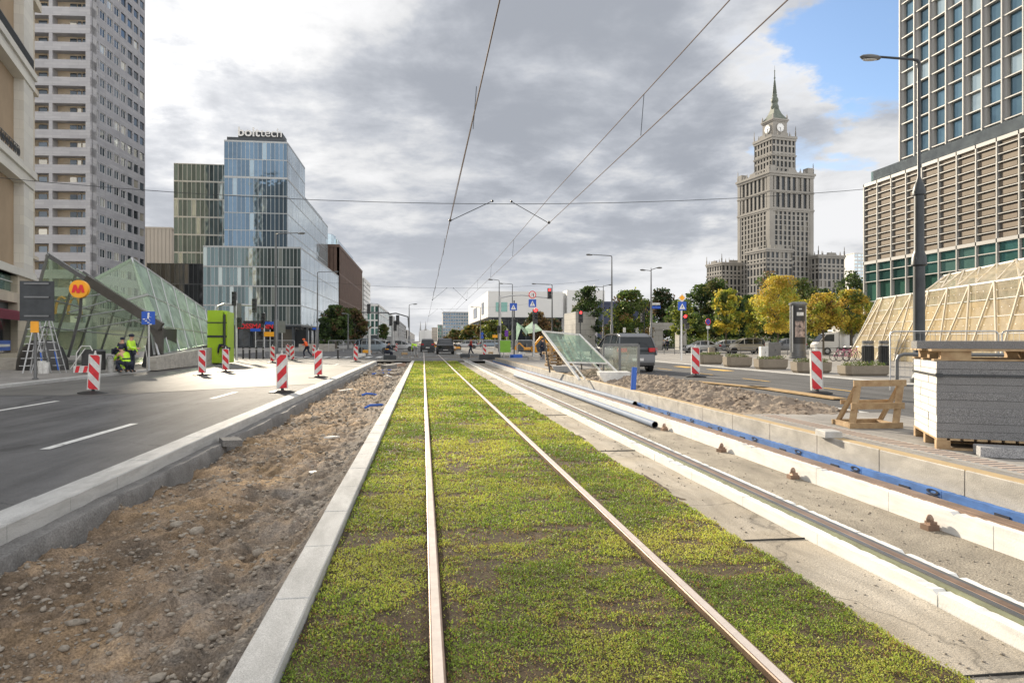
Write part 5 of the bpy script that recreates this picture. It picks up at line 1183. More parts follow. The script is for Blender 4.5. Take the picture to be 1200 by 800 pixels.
def signal(par, c, Zs=1.0, lit='red', side=False, n=3, w_=.3, hh=.95):
    b = MB(); b.cbox(c, (w_, .22, hh)); h = b.build('signal_head', 'blackplastic', par)
    for k in range(n):
        z = c[2]+hh*(.33-.33*k)
        b = MB(); pts = [(c[0]+.11*math.cos(a), c[1]-.115, z+.11*math.sin(a)) for a in [i*math.pi/8 for i in range(16)]]
        b.prism(pts, (0, .01, 0)); on = (lit == 'red' and k == 0); b.build('lens', 'redlamp' if on else 'dark_steel', par)
        b = MB()
        for i in range(6):
            a0, a1 = math.pi*i/6, math.pi*(i+1)/6; b.face([(c[0]+.125*math.cos(a0), c[1]-.11, z+.125*math.sin(a0)), (c[0]+.125*math.cos(a1), c[1]-.11, z+.125*math.sin(a1)), (c[0]+.125*math.cos(a1), c[1]-.27, z+.125*math.sin(a1)), (c[0]+.125*math.cos(a0), c[1]-.27, z+.125*math.sin(a0))])
        b.build('visor', 'blackplastic', par)
# right: priority sign + crossing sign + light
t, Z = pole('post with yellow diamond, blue crossing sign and a red light at the right kerb', 798.5, 423, 349, .07, 'white_paint')
c = loc(t, 798.8, 349, Z); plate(t, 'sign_plate', c, .62, .62, 'white_paint', shape='diamond'); plate(t, 'sign_symbol', (c[0], c[1]-.012, c[2]), .42, .42, 'sign_yellow', shape='diamond', th=.01)
ped_sign(t, loc(t, 799, 358.5, Z), .6); signal(t, loc(t, 802, 374, Z), n=2, hh=.6, w_=.24); signal(t, loc(t, 806, 382, Z, .1), lit=None, n=1, hh=.36, w_=.3)
t, Z = pole('post with a round blue and red no stopping sign beyond the planters', 829.5, 414, 374, .05)
c = loc(t, 829.5, 377, Z); plate(t, 'sign_plate', c, .62, .75, 'sign_red', shape='round'); plate(t, 'sign_symbol', (c[0], c[1]-.012, c[2]), .48, .6, 'sign_blue', shape='round', th=.01)
b = MB(); b.bar((c[0]-.18, c[1]-.025, c[2]-.2), (c[0]+.18, c[1]-.025, c[2]+.2), .06, .008); b.bar((c[0]+.18, c[1]-.025, c[2]-.2), (c[0]-.18, c[1]-.025, c[2]+.2), .06, .008); b.build('sign_cross', 'sign_red', t); plate(t, 'lower_plate', loc(t, 829.5, 383.5, Z), .4, .3, 'white_paint')
# mast arm over the crossing
t, Z = pole('light grey signal mast with a curved arm holding the round sign and red light', 586, 417, 346, .11, 'steel', name='signal_mast', cat='traffic light')
b = MB(); A = loc(t, 586, 349, Z, 0); B = loc(t, 612, 345.5, Z, 0); Cc = loc(t, 643, 348.5, Z, 0); b.tube([A, mid(Vector(A), Vector(B), .5)+Vector((0, 0, .08)), B, Cc], .05, 8); b.build('mast_arm', 'steel', t)
signal(t, loc(t, 645, 343.5, Z, -.1), hh=1.0, w_=.36); c = loc(t, 624.5, 345, Z, -.12); plate(t, 'sign_plate', c, .72, .72, 'sign_red', shape='round'); plate(t, 'sign_symbol', (c[0], c[1]-.012, c[2]), .56, .56, 'white_paint', shape='round', th=.01)
b = MB(); b.bar((c[0]+.1, c[1]-.025, c[2]-.2), (c[0]+.1, c[1]-.025, c[2]+.1), .06, .006); b.bar((c[0]+.1, c[1]-.025, c[2]+.08), (c[0]-.15, c[1]-.025, c[2]+.08), .06, .006); b.bar((c[0]+.2, c[1]-.03, c[2]+.2), (c[0]-.2, c[1]-.03, c[2]-.2), .05, .006, 1); b.build('turn_arrow', ['blackplastic', 'sign_red'], t)
ped_sign(t, loc(t, 624.5, 355, Z, -.12), .72)
signal(t, loc(t, 584.5, 386, Z), lit=None, n=2, hh=.7)
t, Z = pole('concrete footed post with blue crossing sign and red light, left of the leaning glass', 625.5, 424, 363, .07, 'steel', name='signal_post', cat='traffic light', z=.1)
signal(t, loc(t, 627, 365.5, Z, -.1), hh=.34, n=1, w_=.34); signal(t, loc(t, 627, 374, Z, -.1), lit=None, n=2, hh=.6, w_=.3)
b = MB(); b.bbox(-.35, -.3, 0, .35, .3, .35, .03); b.build('footing', 'concrete', t)
t, Z = pole('slim post with blue crossing sign and grey signals beside the curved mast', 602.5, 417, 352, .06, 'dark_steel', name='signal_post', cat='traffic light')
ped_sign(t, loc(t, 601.5, 359.5, Z), .68); signal(t, loc(t, 603.5, 377, Z), lit=None, n=2, hh=.75, w_=.28)
t, Z = pole('red signal hanging on a thin pole before the tiled block', 680, 432, 364, .045, 'dark_steel', Z=62, name='signal_post', cat='traffic light'); signal(t, loc(t, 680, 371, Z), hh=1.1, w_=.42)
t, Z = pole('dark signal post beside the double headed lamp, seen from behind', 755, 412, 362, .06, 'dark_steel', Z=80, name='signal_post', cat='traffic light'); signal(t, loc(t, 752, 372, Z), lit=None, hh=1.1)
t, Z = pole('post with street name plates near the right trees', 764, 412, 352, .05, 'steel', Z=76); plate(t, 'name_plate', loc(t, 769, 360, Z), 1.0, .3, 'sign_blue'); plate(t, 'name_plate', loc(t, 769, 356, Z), .9, .25, 'dirty_white')
t, Z = pole('small white plate on a short post beside the tree row', 731.5, 404, 385, .04, 'steel', Z=85); plate(t, 'sign_plate', loc(t, 731.5, 386.5, Z), .35, .6, 'dirty_white')
t, Z = pole('white framed information panel at the park edge', 741, 404, 386, .05, 'dirty_white', Z=90); plate(t, 'sign_plate', loc(t, 744, 392, Z), 1.0, 1.9, 'dirty_white'); plate(t, 'poster', (loc(t, 742.5, 391, Z)[0], -.1, loc(t, 744, 391.5, Z)[2]), .5, 1.3, 'navy', th=.01)
# left side
t, Z = pole('post carrying a large dark sign seen from its back', 41.5, 444, 330, .06, 'grey_steel'); c = loc(t, 46, 352, Z)
b = MB(); b.box(c[0]-.62, -.12, H(376, Z)-.05, c[0]+.55, -.07, H(329.5, Z)-.05); b.build('sign_plate', 'dark_steel', t)
b = MB(); 
for zz in (.3, 1.0, 1.5): b.box(c[0]-.45, -.17, H(376, Z)+zz-.2, c[0]+.4, -.12, H(376, Z)+zz-.14)
b.build('bracket', 'grey_steel', t); plate(t, 'sticker', (0.02, -.1, H(383, Z)-.05), .28, .42, 'machine')
t, Z = pole('slim post with the square blue underpass sign beside the glass wing', 174.5, 434, 364, .05, 'steel'); c = loc(t, 174.5, 372.5, Z); plate(t, 'sign_plate', c, .6, .62, 'sign_blue')
b = MB(); x, y, z = c[0], c[1]-.02, c[2]
for i in range(4): b.box(x-.24+.1*i, y, z-.22+.08*(3-i)-.1, x-.14+.1*i, y+.01, z-.18+.08*(3-i)-.1)
b.ball((x+.02, y, z+.2), (.05, .01, .05)); b.bar((x+.02, y, z+.15), (x, y, z-.02), .08, .01); b.bar((x, y, z-.02), (x+.1, y, z-.14), .04, .01); b.bar((x, y, z-.02), (x-.1, y, z-.08), .04, .01); b.bar((x+.02, y, z+.1), (x+.14, y, z+.02), .035, .01); b.build('stair_figure', 'white_paint', t)
b = MB(); b.bar((.0, 0, 0), (-.25, .2, 1.2), .03); b.build('sticker', 'dirty_white', t)
# signal mast with curved arm, left
t, Z = pole('curved signal mast before the lime cabin, arm to the right', 277, 422, 352, .1, 'steel', name='signal_mast', cat='traffic light')
b = MB(); b.tube([loc(t, 254, 422, Z, 0)[:2]+(0,), loc(t, 254, 365, Z, 0), loc(t, 256, 359, Z, 0), loc(t, 263, 356, Z, 0), loc(t, 300, 358, Z, 0)], .07, 8); b.build('mast_arm', 'steel', t)
signal(t, loc(t, 275, 350, Z), lit=None, hh=1.0); signal(t, loc(t, 298, 358, Z), lit=None, hh=1.0); signal(t, loc(t, 281, 378, Z), lit=None, n=2, hh=.7); plate(t, 'sign_plate', loc(t, 278.5, 364, Z), .55, 1.1, 'grey_steel')
t, Z = pole('straight grey signal post in front of the shop lettering', 309.5, 418, 366, .08, 'steel', name='signal_post', cat='traffic light'); signal(t, loc(t, 309, 373, Z), lit=None, hh=.9); signal(t, loc(t, 308, 381, Z), lit=None, hh=.5, n=1)
t, Z = pole('blue street name plate on a white post left of the shop door', 299.5, 409, 386, .06, 'dirty_white', z=0); plate(t, 'name_plate', loc(t, 299.5, 386.5, Z), 1.7, .5, 'sign_blue')
t, Z = pole('yellow detour sign on a thin post before the glass office', 316.5, 418, 386, .05, 'steel'); plate(t, 'sign_plate', loc(t, 315.5, 391.5, Z), .85, .4, 'sign_yellow'); plate(t, 'name_plate', loc(t, 315.5, 378.5, Z), .8, .25, 'sign_blue')
t, Z = pole('grey sign board seen from behind at the office corner', 330.5, 420, 376, .05, 'steel'); plate(t, 'sign_plate', loc(t, 330.5, 383, Z), .55, .95, 'grey_steel')
t, Z = pole('blue street plate at the office corner under the trees', 373, 408, 383, .05, 'steel', z=0); plate(t, 'name_plate', loc(t, 371, 385, Z), 1.5, .4, 'sign_blue')
t, Z = pole('left grey signal mast with arm over the tram tracks', 460.5, 412, 371, .22, 'steel', name='signal_mast', cat='traffic light', z=0)
b = MB(); b.tube([loc(t, 424, 366, Z, 0), loc(t, 456, 366.5, Z, 0)], .1, 6); b.tube([loc(t, 455, 368, Z, 0), loc(t, 464, 367, Z, 0), loc(t, 478, 371, Z, 0), loc(t, 479, 384, Z, 0)], .1, 6); b.build('mast_arm', 'grey_steel', t)
for px, py in ((432.5, 362), (458, 376), (466, 375), (463, 382)): signal(t, loc(t, px, py, Z), lit=None, hh=1.3, w_=.45)
t, Z = pole('plain white tube post beside the silver car', 433, 416, 385, .12, 'dirty_white', z=0, name='post', cat='post')
t, Z = pole('violet advertising flag on a post near the curved mast', 594, 410, 384, .05, 'dirty_white', z=0); plate(t, 'flag', loc(t, 593.5, 390.5, Z), .55, .95, mat('violet', (.16, .04, .35), .6))
t, Z = pole('orange site sign left of the curved mast', 580, 410, 391, .05, 'steel', z=0); plate(t, 'sign_plate', loc(t, 580, 394, Z), .8, .45, 'sign_yellow')
t, Z = pole('far post with violet round sign before the museum trees', 565, 409, 388, .06, 'steel', z=0); plate(t, 'sign_plate', loc(t, 565, 391, Z), .5, .5, 'violet' if 'violet' in M else 'sign_blue', shape='round'); plate(t, 'lower_plate', loc(t, 565, 395, Z), .45, .5, 'sign_blue')
# ================================================================== TRAFFIC BEACONS
def clip_band(x0, x1, z0, z1, c, h, sgn):
    """part of the rectangle where c <= z + sgn*x < c+h"""
    poly = [(x0, z0), (x1, z0), (x1, z1), (x0, z1)]
    def cut(poly, f):
        out = []
        for i in range(len(poly)):
            a, b_ = poly[i], poly[(i+1) % len(poly)]; fa, fb = f(a), f(b_)
            if fa >= 0: out.append(a)
            if (fa >= 0) != (fb >= 0): k = fa/(fa-fb); out.append((a[0]+(b_[0]-a[0])*k, a[1]+(b_[1]-a[1])*k))
        return out
    poly = cut(poly, lambda p: p[1]+sgn*p[0]-c)
    return cut(poly, lambda p: c+h-(p[1]+sgn*p[0])) if poly else []
def beacon_proto(sgn, label):
    t = thing('traffic_beacon', label, 'traffic beacon', group='red and white traffic beacons'); w_, h = .3, 1.0; z0 = .13
    b = MB(); b.box(-w_/2, -.02, z0, w_/2, .02, z0+h); b.bbox(-w_/2-.012, -.03, z0-.01, -w_/2, .03, z0+h+.01, .005); b.bbox(w_/2, -.03, z0-.01, w_/2+.012, .03, z0+h+.01, .005); b.box(-w_/2, -.03, z0+h, w_/2, .03, z0+h+.012)
    p = b.build('panel', 'dirty_white', t); b = MB()
    for k in range(-1, 4):
        for side in (-.024, .0215):
            poly = clip_band(-w_/2+.01, w_/2-.01, z0+.01, z0+h-.01, z0-.16+k*.46+(.08 if sgn > 0 else .02), .24, sgn)
            if len(poly) > 2: b.prism([(x, side, z) for x, z in poly], (0, .002, 0))
    b.build('red_stripes', 'red', p)
    b = MB(); b.lathe([(.36, 0), (.36, .03), (.22, .075), (.1, .085)], 8, rz=R(22.5), sx=1.15, sy=.72); b.box(-.035, -.03, .08, .035, .03, .14); b.build('foot', 'black', t)
    b = MB(); b.box(-.03, -.02, z0+h+.012, .03, .02, z0+h+.05); b.lathe([(.022, 0), (.022, .06), (.012, .075)], 8, (0, 0, z0+h+.05)); b.build('lamp_socket', 'dirty_white', t); return t
pa = beacon_proto(1, 'x'); pb = beacon_proto(-1, 'y')
bc = [(109, 461.5, 1, -.06, 'beacon nearest the ladders, leaning right on the left road', 3), (237, 440, 1, -.06, 'beacon in front of the concrete plinth, left of a twin', 0), (264.5, 436, 1, -.06, 'beacon between the lime cabin and the road, with a small blue sticker', 0), (331, 460, -1, -.06, 'large beacon closest to the kerb at the bright patch of road', -1), (373, 442.5, -1, -.06, 'beacon just right of the running worker, nearest the kerb', 0),
      (319.5, 425, 1, -.06, 'small beacon behind and left of the large kerb beacon', 0), (342.5, 422.5, -1, -.05, 'small beacon left of the running worker', 0), (337, 418, 1, -.05, 'tiny beacon behind the small one left of the running worker', 0), (368, 418.5, 1, -.05, 'tiny beacon behind the running worker', 0), (417, 424, 1, -.06, 'beacon at the far end of the road kerb, left of the rubble', 0),
      (815, 442, 1, .09, 'beacon on the right road beyond the soil heap', 0), (957.5, 462, 1, .09, 'large beacon on the right road by the wooden trestle', -2), (568, 417.5, 1, -.02, 'far beacon left of the green box', 0), (464.5, 412, 1, -.03, 'tiny beacon behind the kneeling worker', 0)]
for i, (px, py, s, z, lb, tilt) in enumerate(bc):
    src = pa if s == 1 else pb; q = P(px, py, z)
    if i == 0: pa.location = q; o = pa; o['label'] = lb
    elif i == 3: pb.location = q; o = pb; o['label'] = lb
    else: o = dup(src, q, 0, lb)
    if i == 1: pass
    o.rotation_euler = (0, R(tilt), R(random.uniform(-6, 6))-TH*.5)
    o.scale = (1, 1, 1)
# ================================================================== SOIL HEAP AND WORKS ON THE PLATFORM
def heap():
    def hz(X, Y):
        u = np.clip((X-5.34)/(7.95-5.34), 0, 1); prof = np.sin(np.pi*np.clip(u*.94+.05, 0, 1))**.7
        e = np.clip((Y-10.2)/2.0, 0, 1)*np.clip((27.5-Y)/2.5, 0, 1)
        h = .2+.17*fbm(Y*.35, X*0, 101)
        return .1+prof*e**.6*h*(.75+.5*fbm(X*.9, Y*.8, 102))+e*((fbm(X*4, Y*4, 103)-.5)*.16+(fbm(X*13, Y*13, 104)-.5)*.15+(fbm(X*35, Y*35, 105, 2)-.5)*.05)
    o = grid('soil_heap', np.arange(5.345, 7.94, .035), np.arange(9.9, 28, .04), hz, 'heap_soil', smooth=False); tag(o, 'long ridge of loose dry brown soil between the platform edge and the right road', 'soil heap')
    r = np.random.default_rng(12); n = 2600; X = r.uniform(5.4, 7.85, n); Y = r.uniform(10.6, 27, n); S = .012+.05*r.uniform(0, 1, n)**4
    stuff(stones('clods', np.stack([X, Y, hz(X, Y)], -1), S, 'heap_soil', seed=8))
M['heap_soil'] = mat('heap_soil', (.17, .13, .1), .95, scale=2.2, col2=(.34, .28, .22), bump=1, bscale=35)
heap()
def granite_stack():
    c = Vector(P(1092, 517, .23)); fr = Vector(P(1157, 527, .23)); u = Vector((fr.x-c.x, fr.y-c.y, 0))
    # local frame: origin front-left corner, x to the right along the dark front, y to the back along the lit end
    Zf = 7.6; O = Q(1097.5, 7.85); Ob = Q(1060, 9.6)
    v = Vector((Ob[0]-O[0], Ob[1]-O[1], 0)).normalized(); x_ = Vector((v.y, -v.x, 0)); rz = math.atan2(x_.y, x_.x)
    W = .98; dz = .14+.23; n = 10; lh = .088
    t = thing('pallet', 'wooden pallet under the granite slab stack at the platform front', 'pallet', (O[0], O[1], .23), rz)
    L = 2.9; Dp = 1.25
    for y in (0.0, .575, 1.15):
        b = MB()
        for x in (0, 1.1, 2.2, 2.75): b.box(x, y, .02, x+.14, y+.1, .11)
        b.box(0, y, 0, L, y+.1, .02); b.build('runner', 'wood', t)
    for i in range(22): b = MB(); b.box(.002+i*.132, -.01, .111, .1+i*.132, Dp+.01, .134); b.build('deck_board', 'wood', t)
    labels = ['left', 'middle', 'right']
    zt = 1.03
    for cidx in range(3):
        for r_ in range(4):
            pass
    k = 0; proto = None
    def slab_(x, y, z, w_, d_, h_, lb):
        b = MB(); b.bbox(0, 0, 0, w_, d_, h_, .006); b.m[5] = 1; o = b.build('granite_slab', ['granite_stack', 'granite_sunlit_end'], None); o.location = Vector((O[0], O[1], .23))+x_*x+v*y+Vector((0, 0, z)); o.rotation_euler = (0, 0, rz)
        tag(o, lb, 'slab', 'granite slabs stacked on the pallet'); return o
    M['granite_stack'] = speckle(mat('sawn_granite', (.27, .27, .275), .85, var=.08, scale=3, bump=1, bscale=120), 150, .5, 1.4)  # front and remaining faces toned darker, the shaded copy of the stone
    M['granite_sunlit_end'] = speckle(mat('sunlit_sawn_end', (.62, .61, .59), .8, var=.06, scale=3), 160, .85, 1.08)  # paler copy for the slab ends, their sunlight put into the colour
    cols = ['left', 'middle', 'right']; num = ['bottom', 'second', 'third', 'fourth', 'fifth', 'sixth', 'seventh', 'eighth', 'ninth', 'top']
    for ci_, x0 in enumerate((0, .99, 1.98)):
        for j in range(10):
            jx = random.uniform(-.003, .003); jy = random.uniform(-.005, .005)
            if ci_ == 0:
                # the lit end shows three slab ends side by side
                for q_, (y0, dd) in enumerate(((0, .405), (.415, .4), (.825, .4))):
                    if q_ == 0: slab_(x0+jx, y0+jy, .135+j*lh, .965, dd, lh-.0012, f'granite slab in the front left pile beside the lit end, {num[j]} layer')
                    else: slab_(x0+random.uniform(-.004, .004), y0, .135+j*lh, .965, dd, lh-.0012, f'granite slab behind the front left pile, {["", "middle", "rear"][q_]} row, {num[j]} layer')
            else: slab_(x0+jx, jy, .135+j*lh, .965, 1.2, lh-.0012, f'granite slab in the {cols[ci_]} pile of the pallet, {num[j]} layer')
    top = .135+10*lh
    for lbl, z in (('dark steel strap around the upper part of the granite stack', top-.17),):
        s = thing('strap', lbl, 'strap', (O[0], O[1], .23), rz); b = MB(); b.box(-.012, -.02, z, L+.05, -.014, z+.022); b.box(-.018, -.02, z, -.012, 1.25, z+.022); b.cbox((.02, -.03, z+.01), (.07, .03, .045)); b.build('band', 'dark_steel', s)
        b = MB(); b.box(-.01, -.021, .3, 0, -.015, .31); 
    p2 = thing('pallet', 'upper wooden pallet lying on top of the granite stack', 'pallet', (O[0], O[1], .23+top+.004), rz)
    for y in (.03, .6, 1.1):
        b = MB()
        for x in (.05, 1.0, 2.0, 2.8): b.box(x, y, 0.02, x+.3, y+.12, .11)
        b.box(-.02, y, 0, 2.95, y+.12, .02); b.build('runner', 'wood', p2)
    for i in range(6): b = MB(); b.box(-.05, i*.21, .111, 3.0, .16+i*.21, .133); b.build('deck_board', 'wood', p2)
    b = MB(); b.bbox(0, 0, 0, 1.15, .3, .09, .006); o = b.build('granite_slab', 'granite_stack'); o.location = Vector((O[0], O[1], .23+top+.14))+x_*-.15+v*.25; o.rotation_euler = (0, 0, rz+.02); tag(o, 'single pale granite slab lying on the upper pallet', 'slab')
    b = MB(); b.bbox(0, 0, 0, 2.2, .3, .1, .006); o = b.build('kerb_stone', 'granite_dark'); q = P(1149, 535, .235); o.location = q; o.rotation_euler = (0, 0, rz-.02); tag(o, 'long dark kerb stone lying on the paving before the pallet', 'kerb stone')
    q = P(967, 513, .235); b = MB(); b.bbox(0, 0, 0, .22, .3, .08, .008); o = b.build('paving_block', 'granite'); o.location = q; o.rotation_euler = (0, 0, -.15); tag(o, 'small pale paving block on the platform edge by the soil', 'paving block')
    return O, x_, v, rz
GO, GX, GV, GR = granite_stack()
def trestle():
    a = Vector(P(998, 501, .235)); t = thing('wooden_trestle', 'rough wooden trestle frame leaning beside the granite stack', 'trestle', tuple(a), R(-8))
    H_ = .62; W = .62; D = .5
    for x in (0, W):
        for (p, q) in (((x, 0, 0), (x+.2, .22, H_)), ((x+.02, D, 0), (x+.2, .27, H_-.05))):
            b = MB(); b.bar(p, q, .085, .045); b.build('leg', 'wood', t)
        b = MB(); b.bar((x, -.02, .03), (x, D, .03), .05, .07); b.build('side_rail', 'wood', t)
    for z, y, h in ((.03, -.03, .08), (.3, .075, .09), (H_, .2, .09), (.33, .42, .06), (.03, D, .07)): b = MB(); b.bar((-.06+z*.3, y, z), (W+.08+z*.3, y, z+.01), .03, h); b.build('crosspiece', 'wood', t)
trestle()
def hoop(label, p0, p1, h, r, group='tubular barriers', mesh=False, matn='grey_steel'):
    t = thing('tube_barrier', label, 'barrier', tuple(p0), math.atan2(p1[1]-p0[1], p1[0]-p0[0]), group); L = math.hypot(p1[0]-p0[0], p1[1]-p0[1]); c = .1
    b = MB(); b.tube([(0, 0, 0), (0, 0, h-c), (c*.3, 0, h-c*.3), (c, 0, h), (L-c, 0, h), (L-c*.3, 0, h-c*.3), (L, 0, h-c), (L, 0, 0)], r, 8); sm(b.build('hoop', matn, t))
    if mesh:
        b = MB(); n = int(L/.12)
        for i in range(1, n): b.tube([(L*i/n, 0, .15), (L*i/n, 0, h-.01)], .004, 4)
        for k in range(8): b.tube([(0, 0, .15+k*(h-.2)/7), (L, 0, .15+k*(h-.2)/7)], .004, 4)
        b.build('wire_mesh', matn, t)
    else: b = MB(); b.tube([(0, 0, h*.5), (L, 0, h*.5)], r*.6, 6); b.build('middle_rail', matn, t)
    return t
a = Q(1051, 11.3); c = Q(1196, 10.6); hoop('dark tubular barrier directly behind the granite stack', (a[0], a[1], .23), (c[0], c[1], .23), H(415, 11.2)-.23, .03)
a = Q(1043, 19); c = Q(1170, 18.3); hoop('site fence panel with fine mesh behind the lamp post', (a[0], a[1], .1), (c[0], c[1], .1), H(388, 18.6)-.1, .02, mesh=True, matn='steel')
a = Q(1174, 18.2); c = Q(1290, 17); hoop('second mesh fence panel running out of the right edge', (a[0], a[1], .1), (c[0], c[1], .1), H(387.5, 18)-.1, .02, mesh=True, matn='steel')
def bin_(px, label):
    q = P(px, 429, .1); t = thing('litter_bin', label, 'litter bin', q, 0, 'round litter bins by the amber entrance'); h = H(399, ZC(q[0], q[1]))-.1
    b = MB(); b.lathe([(.3, 0), (.3, .06), (.27, .08), (.28, h*.78), (.3, h*.8), (.3, h*.84)], 18)
    for k in range(18):
        g = k*math.pi/9; b.bar((.285*math.cos(g), .285*math.sin(g), .1), (.285*math.cos(g), .285*math.sin(g), h*.76), .03)
    sm(b.build('body', 'dark_steel', t)); b = MB(); b.lathe([(.28, h*.86), (.29, h*.98), (.24, h)], 18); b.build('lid', 'grey_steel', t)
    b = MB(); b.lathe([(.31, h*.8), (.31, h*.83)], 18); b.build('rim', 'steel', t)
bin_(1017, 'left one of two round dark litter bins'); bin_(1036.5, 'right one of two round dark litter bins')
# ---- planters
def foliage(name, x0, y0, x1, y1, z, h, n, mats, parent, s=.05, seed=0):
    r = np.random.default_rng(seed); X = r.uniform(x0, x1, n); Y = r.uniform(y0, y1, n); hh = h*(.35+.65*fbm(X*2.5, Y*2.5, seed)); Z = z+r.uniform(0, 1, n)*hh
    return leaves(name, np.stack([X, Y, Z], -1), s, mats, parent, r)
def leaves(name, c, s, mats, parent, r, mi=None, droop=0):
    n = len(c); a = r.normal(size=(n, 3)); a /= np.linalg.norm(a, axis=1, keepdims=True); b_ = np.cross(a, r.normal(size=(n, 3))); b_ /= np.linalg.norm(b_, axis=1, keepdims=True)
    S = (s*r.uniform(.6, 1.4, n))[:, None]; V = np.stack([c-a*S, c+b_*S*.62, c+a*S, c-b_*S*.62], 1).reshape(-1, 3); F = np.arange(n*4).reshape(n, 4)
    if mi is None: mi = r.integers(0, len(mats), n)
    return npmesh(name, V, F, mats, parent, mi=mi)
for k_, c_ in (('leaf_green', (.075, .13, .03)), ('leaf_dark', (.03, .055, .02)), ('leaf_mid', (.1, .14, .035)), ('leaf_yellow', (.62, .5, .07)), ('leaf_gold', (.5, .34, .06)), ('leaf_lime', (.34, .38, .06)), ('leaf_brown', (.2, .13, .05)), ('leaf_olive', (.14, .14, .04)), ('leaf_pale', (.22, .22, .14)), ('leaf_russet', (.16, .1, .05))): M[k_] = leafmat(k_, c_)
M['bark'] = mat('bark', (.12, .1, .075), .9, var=.25, scale=5, bump=.8, bscale=20)
pl = [(402, 417.5, 860-20, 'x')]
def planter(px0, px1, pyb, hpx, label, i, zb=.1):
    q0 = P(px0, pyb, zb); q1 = P(px1, pyb, zb); Z = ZC(q0[0], q0[1]); w_ = (px1-px0)*Z/800; h = hpx*Z/800*.93; d = .95
    t = thing('planter', label, 'planter', (q0[0], q0[1]+.2, zb), -TH*.6, 'concrete planters along the right road')
    b = MB(); c = .16
    def ring(o, z): return [(o+c, o, z), (w_-o-c, o, z), (w_-o, o+c, z), (w_-o, d-o-c, z), (w_-o-c, d-o, z), (o+c, d-o, z), (o, d-o-c, z), (o, o+c, z)]
    rs = [ring(.1, 0), ring(.02, h*.22), ring(0, h), ring(.07, h), ring(.09, h-.1)]; vs = [p for r_ in rs for p in r_]; fs = [(k*8+i_, k*8+(i_+1) % 8, k*8+8+(i_+1) % 8, k*8+8+i_) for k in range(4) for i_ in range(8)]
    b._a(vs, fs, 0); b.face(ring(.09, h-.1), 1); b.build('tub', ['planter_concrete', 'soil'], t)
    foliage('plants', .12, .12, w_-.12, d-.12, h-.12, .36, 900, ['leaf_green', 'leaf_pale', 'leaf_mid', 'leaf_olive'], t, .035, 60+i)
M['planter_concrete'] = speckle(mat('planter_concrete', (.25, .215, .17), .9, var=.12, scale=2), 60, .8, 1.15)
for i, a_ in enumerate(((823, 851, 427, 12, 'small planter farthest left in the planter row'), (855, 886, 430.5, 13, 'planter second from the left, under the silver cars'), (893, 929, 433, 13, 'planter before the round advertising column'), (939, 982, 437.5, 14, 'planter partly behind the big beacon'), (997, 1052, 441, 13, 'low dark planter left of the lamp post, with sprigs'))): planter(*a_, i)
# ---- advertising column
def column():
    q = P(935, 420, .1); Z = ZC(q[0], q[1]); h = H(354, Z)-.1; t = thing('advertising_column', 'round grey advertising column with a dark ballet style poster', 'advertising column', q, 0)
    r_ = .56
    b = MB(); b.lathe([(.66*1, 0), (.66, .12), (r_+.03, .16), (r_+.03, .5), (r_, .52), (r_, h-.25), (r_+.1, h-.22), (r_+.1, h-.08), (r_-.1, h)], 32); sm(b.build('body', 'grey_steel', t), 30)
    def arc(name, a0, a1, z0, z1, rr_, m):
        b = MB(); n = 14
        for i in range(n):
            p, q_ = a0+(a1-a0)*i/n, a0+(a1-a0)*(i+1)/n; b.face([(rr_*math.cos(p), rr_*math.sin(p), z0), (rr_*math.cos(q_), rr_*math.sin(q_), z0), (rr_*math.cos(q_), rr_*math.sin(q_), z1), (rr_*math.cos(p), rr_*math.sin(p), z1)])
        return b.build(name, m, t)
    A0, A1 = R(-158), R(-38); pz0, pz1 = h*.26, h-.3
    p = arc('poster', A0, A1, pz0, pz1, r_+.012, 'blackplastic'); arc('poster_title', R(-128), R(-75), pz0+(pz1-pz0)*.74, pz0+(pz1-pz0)*.83, r_+.016, 'dirty_white'); arc('poster_line', R(-112), R(-90), pz0+(pz1-pz0)*.9, pz0+(pz1-pz0)*.93, r_+.016, 'dirty_white')
    m_ = mat('poster_figures', (.015, .015, .02), .5, scale=4.2, col2=(.55, .42, .36), detail=2); M['pf'] = m_; arc('poster_picture', R(-140), R(-60), pz0+(pz1-pz0)*.18, pz0+(pz1-pz0)*.6, r_+.015, 'pf')
    b = MB()
    for a_ in (A0, A1, R(80), R(170)): b.tube([((r_+.02)*math.cos(a_), (r_+.02)*math.sin(a_), .5), ((r_+.02)*math.cos(a_), (r_+.02)*math.sin(a_), h-.25)], .03, 6)
    b.build('trim', 'steel', t)
column()
def cabinet(px0, px1, pyb, pyt, label, m, dd=.5):
    q = P(px0, pyb, .1); Z = ZC(q[0], q[1]); w_ = (px1-px0)*Z/800; h = H(pyt, Z)-.1; t = thing('utility_cabinet', label, 'cabinet', q, -TH); b = MB(); b.bbox(0, 0, 0, w_, dd, h, .03); b.build('body', m, t)
    b = MB(); b.box(.04, -.012, .12, w_/2-.01, -.001, h-.08); b.box(w_/2+.01, -.012, .12, w_-.04, -.001, h-.08); b.build('door', m, t); b = MB(); b.box(w_/2+.03, -.03, h*.5, w_/2+.06, -.012, h*.6); b.build('handle', 'dark_steel', t)
cabinet(892, 901, 421, 406, 'small white utility cabinet beside the grey one', 'dirty_white'); cabinet(900.5, 915, 421, 401, 'grey utility cabinet left of the advertising column', 'grey_steel', .7)
cabinet(831, 838, 415, 407, 'short brown cabinet by the no stopping sign', 'planter_concrete'); cabinet(820, 823, 424, 410, 'narrow dark green box behind the right beacon', 'dark_steel')
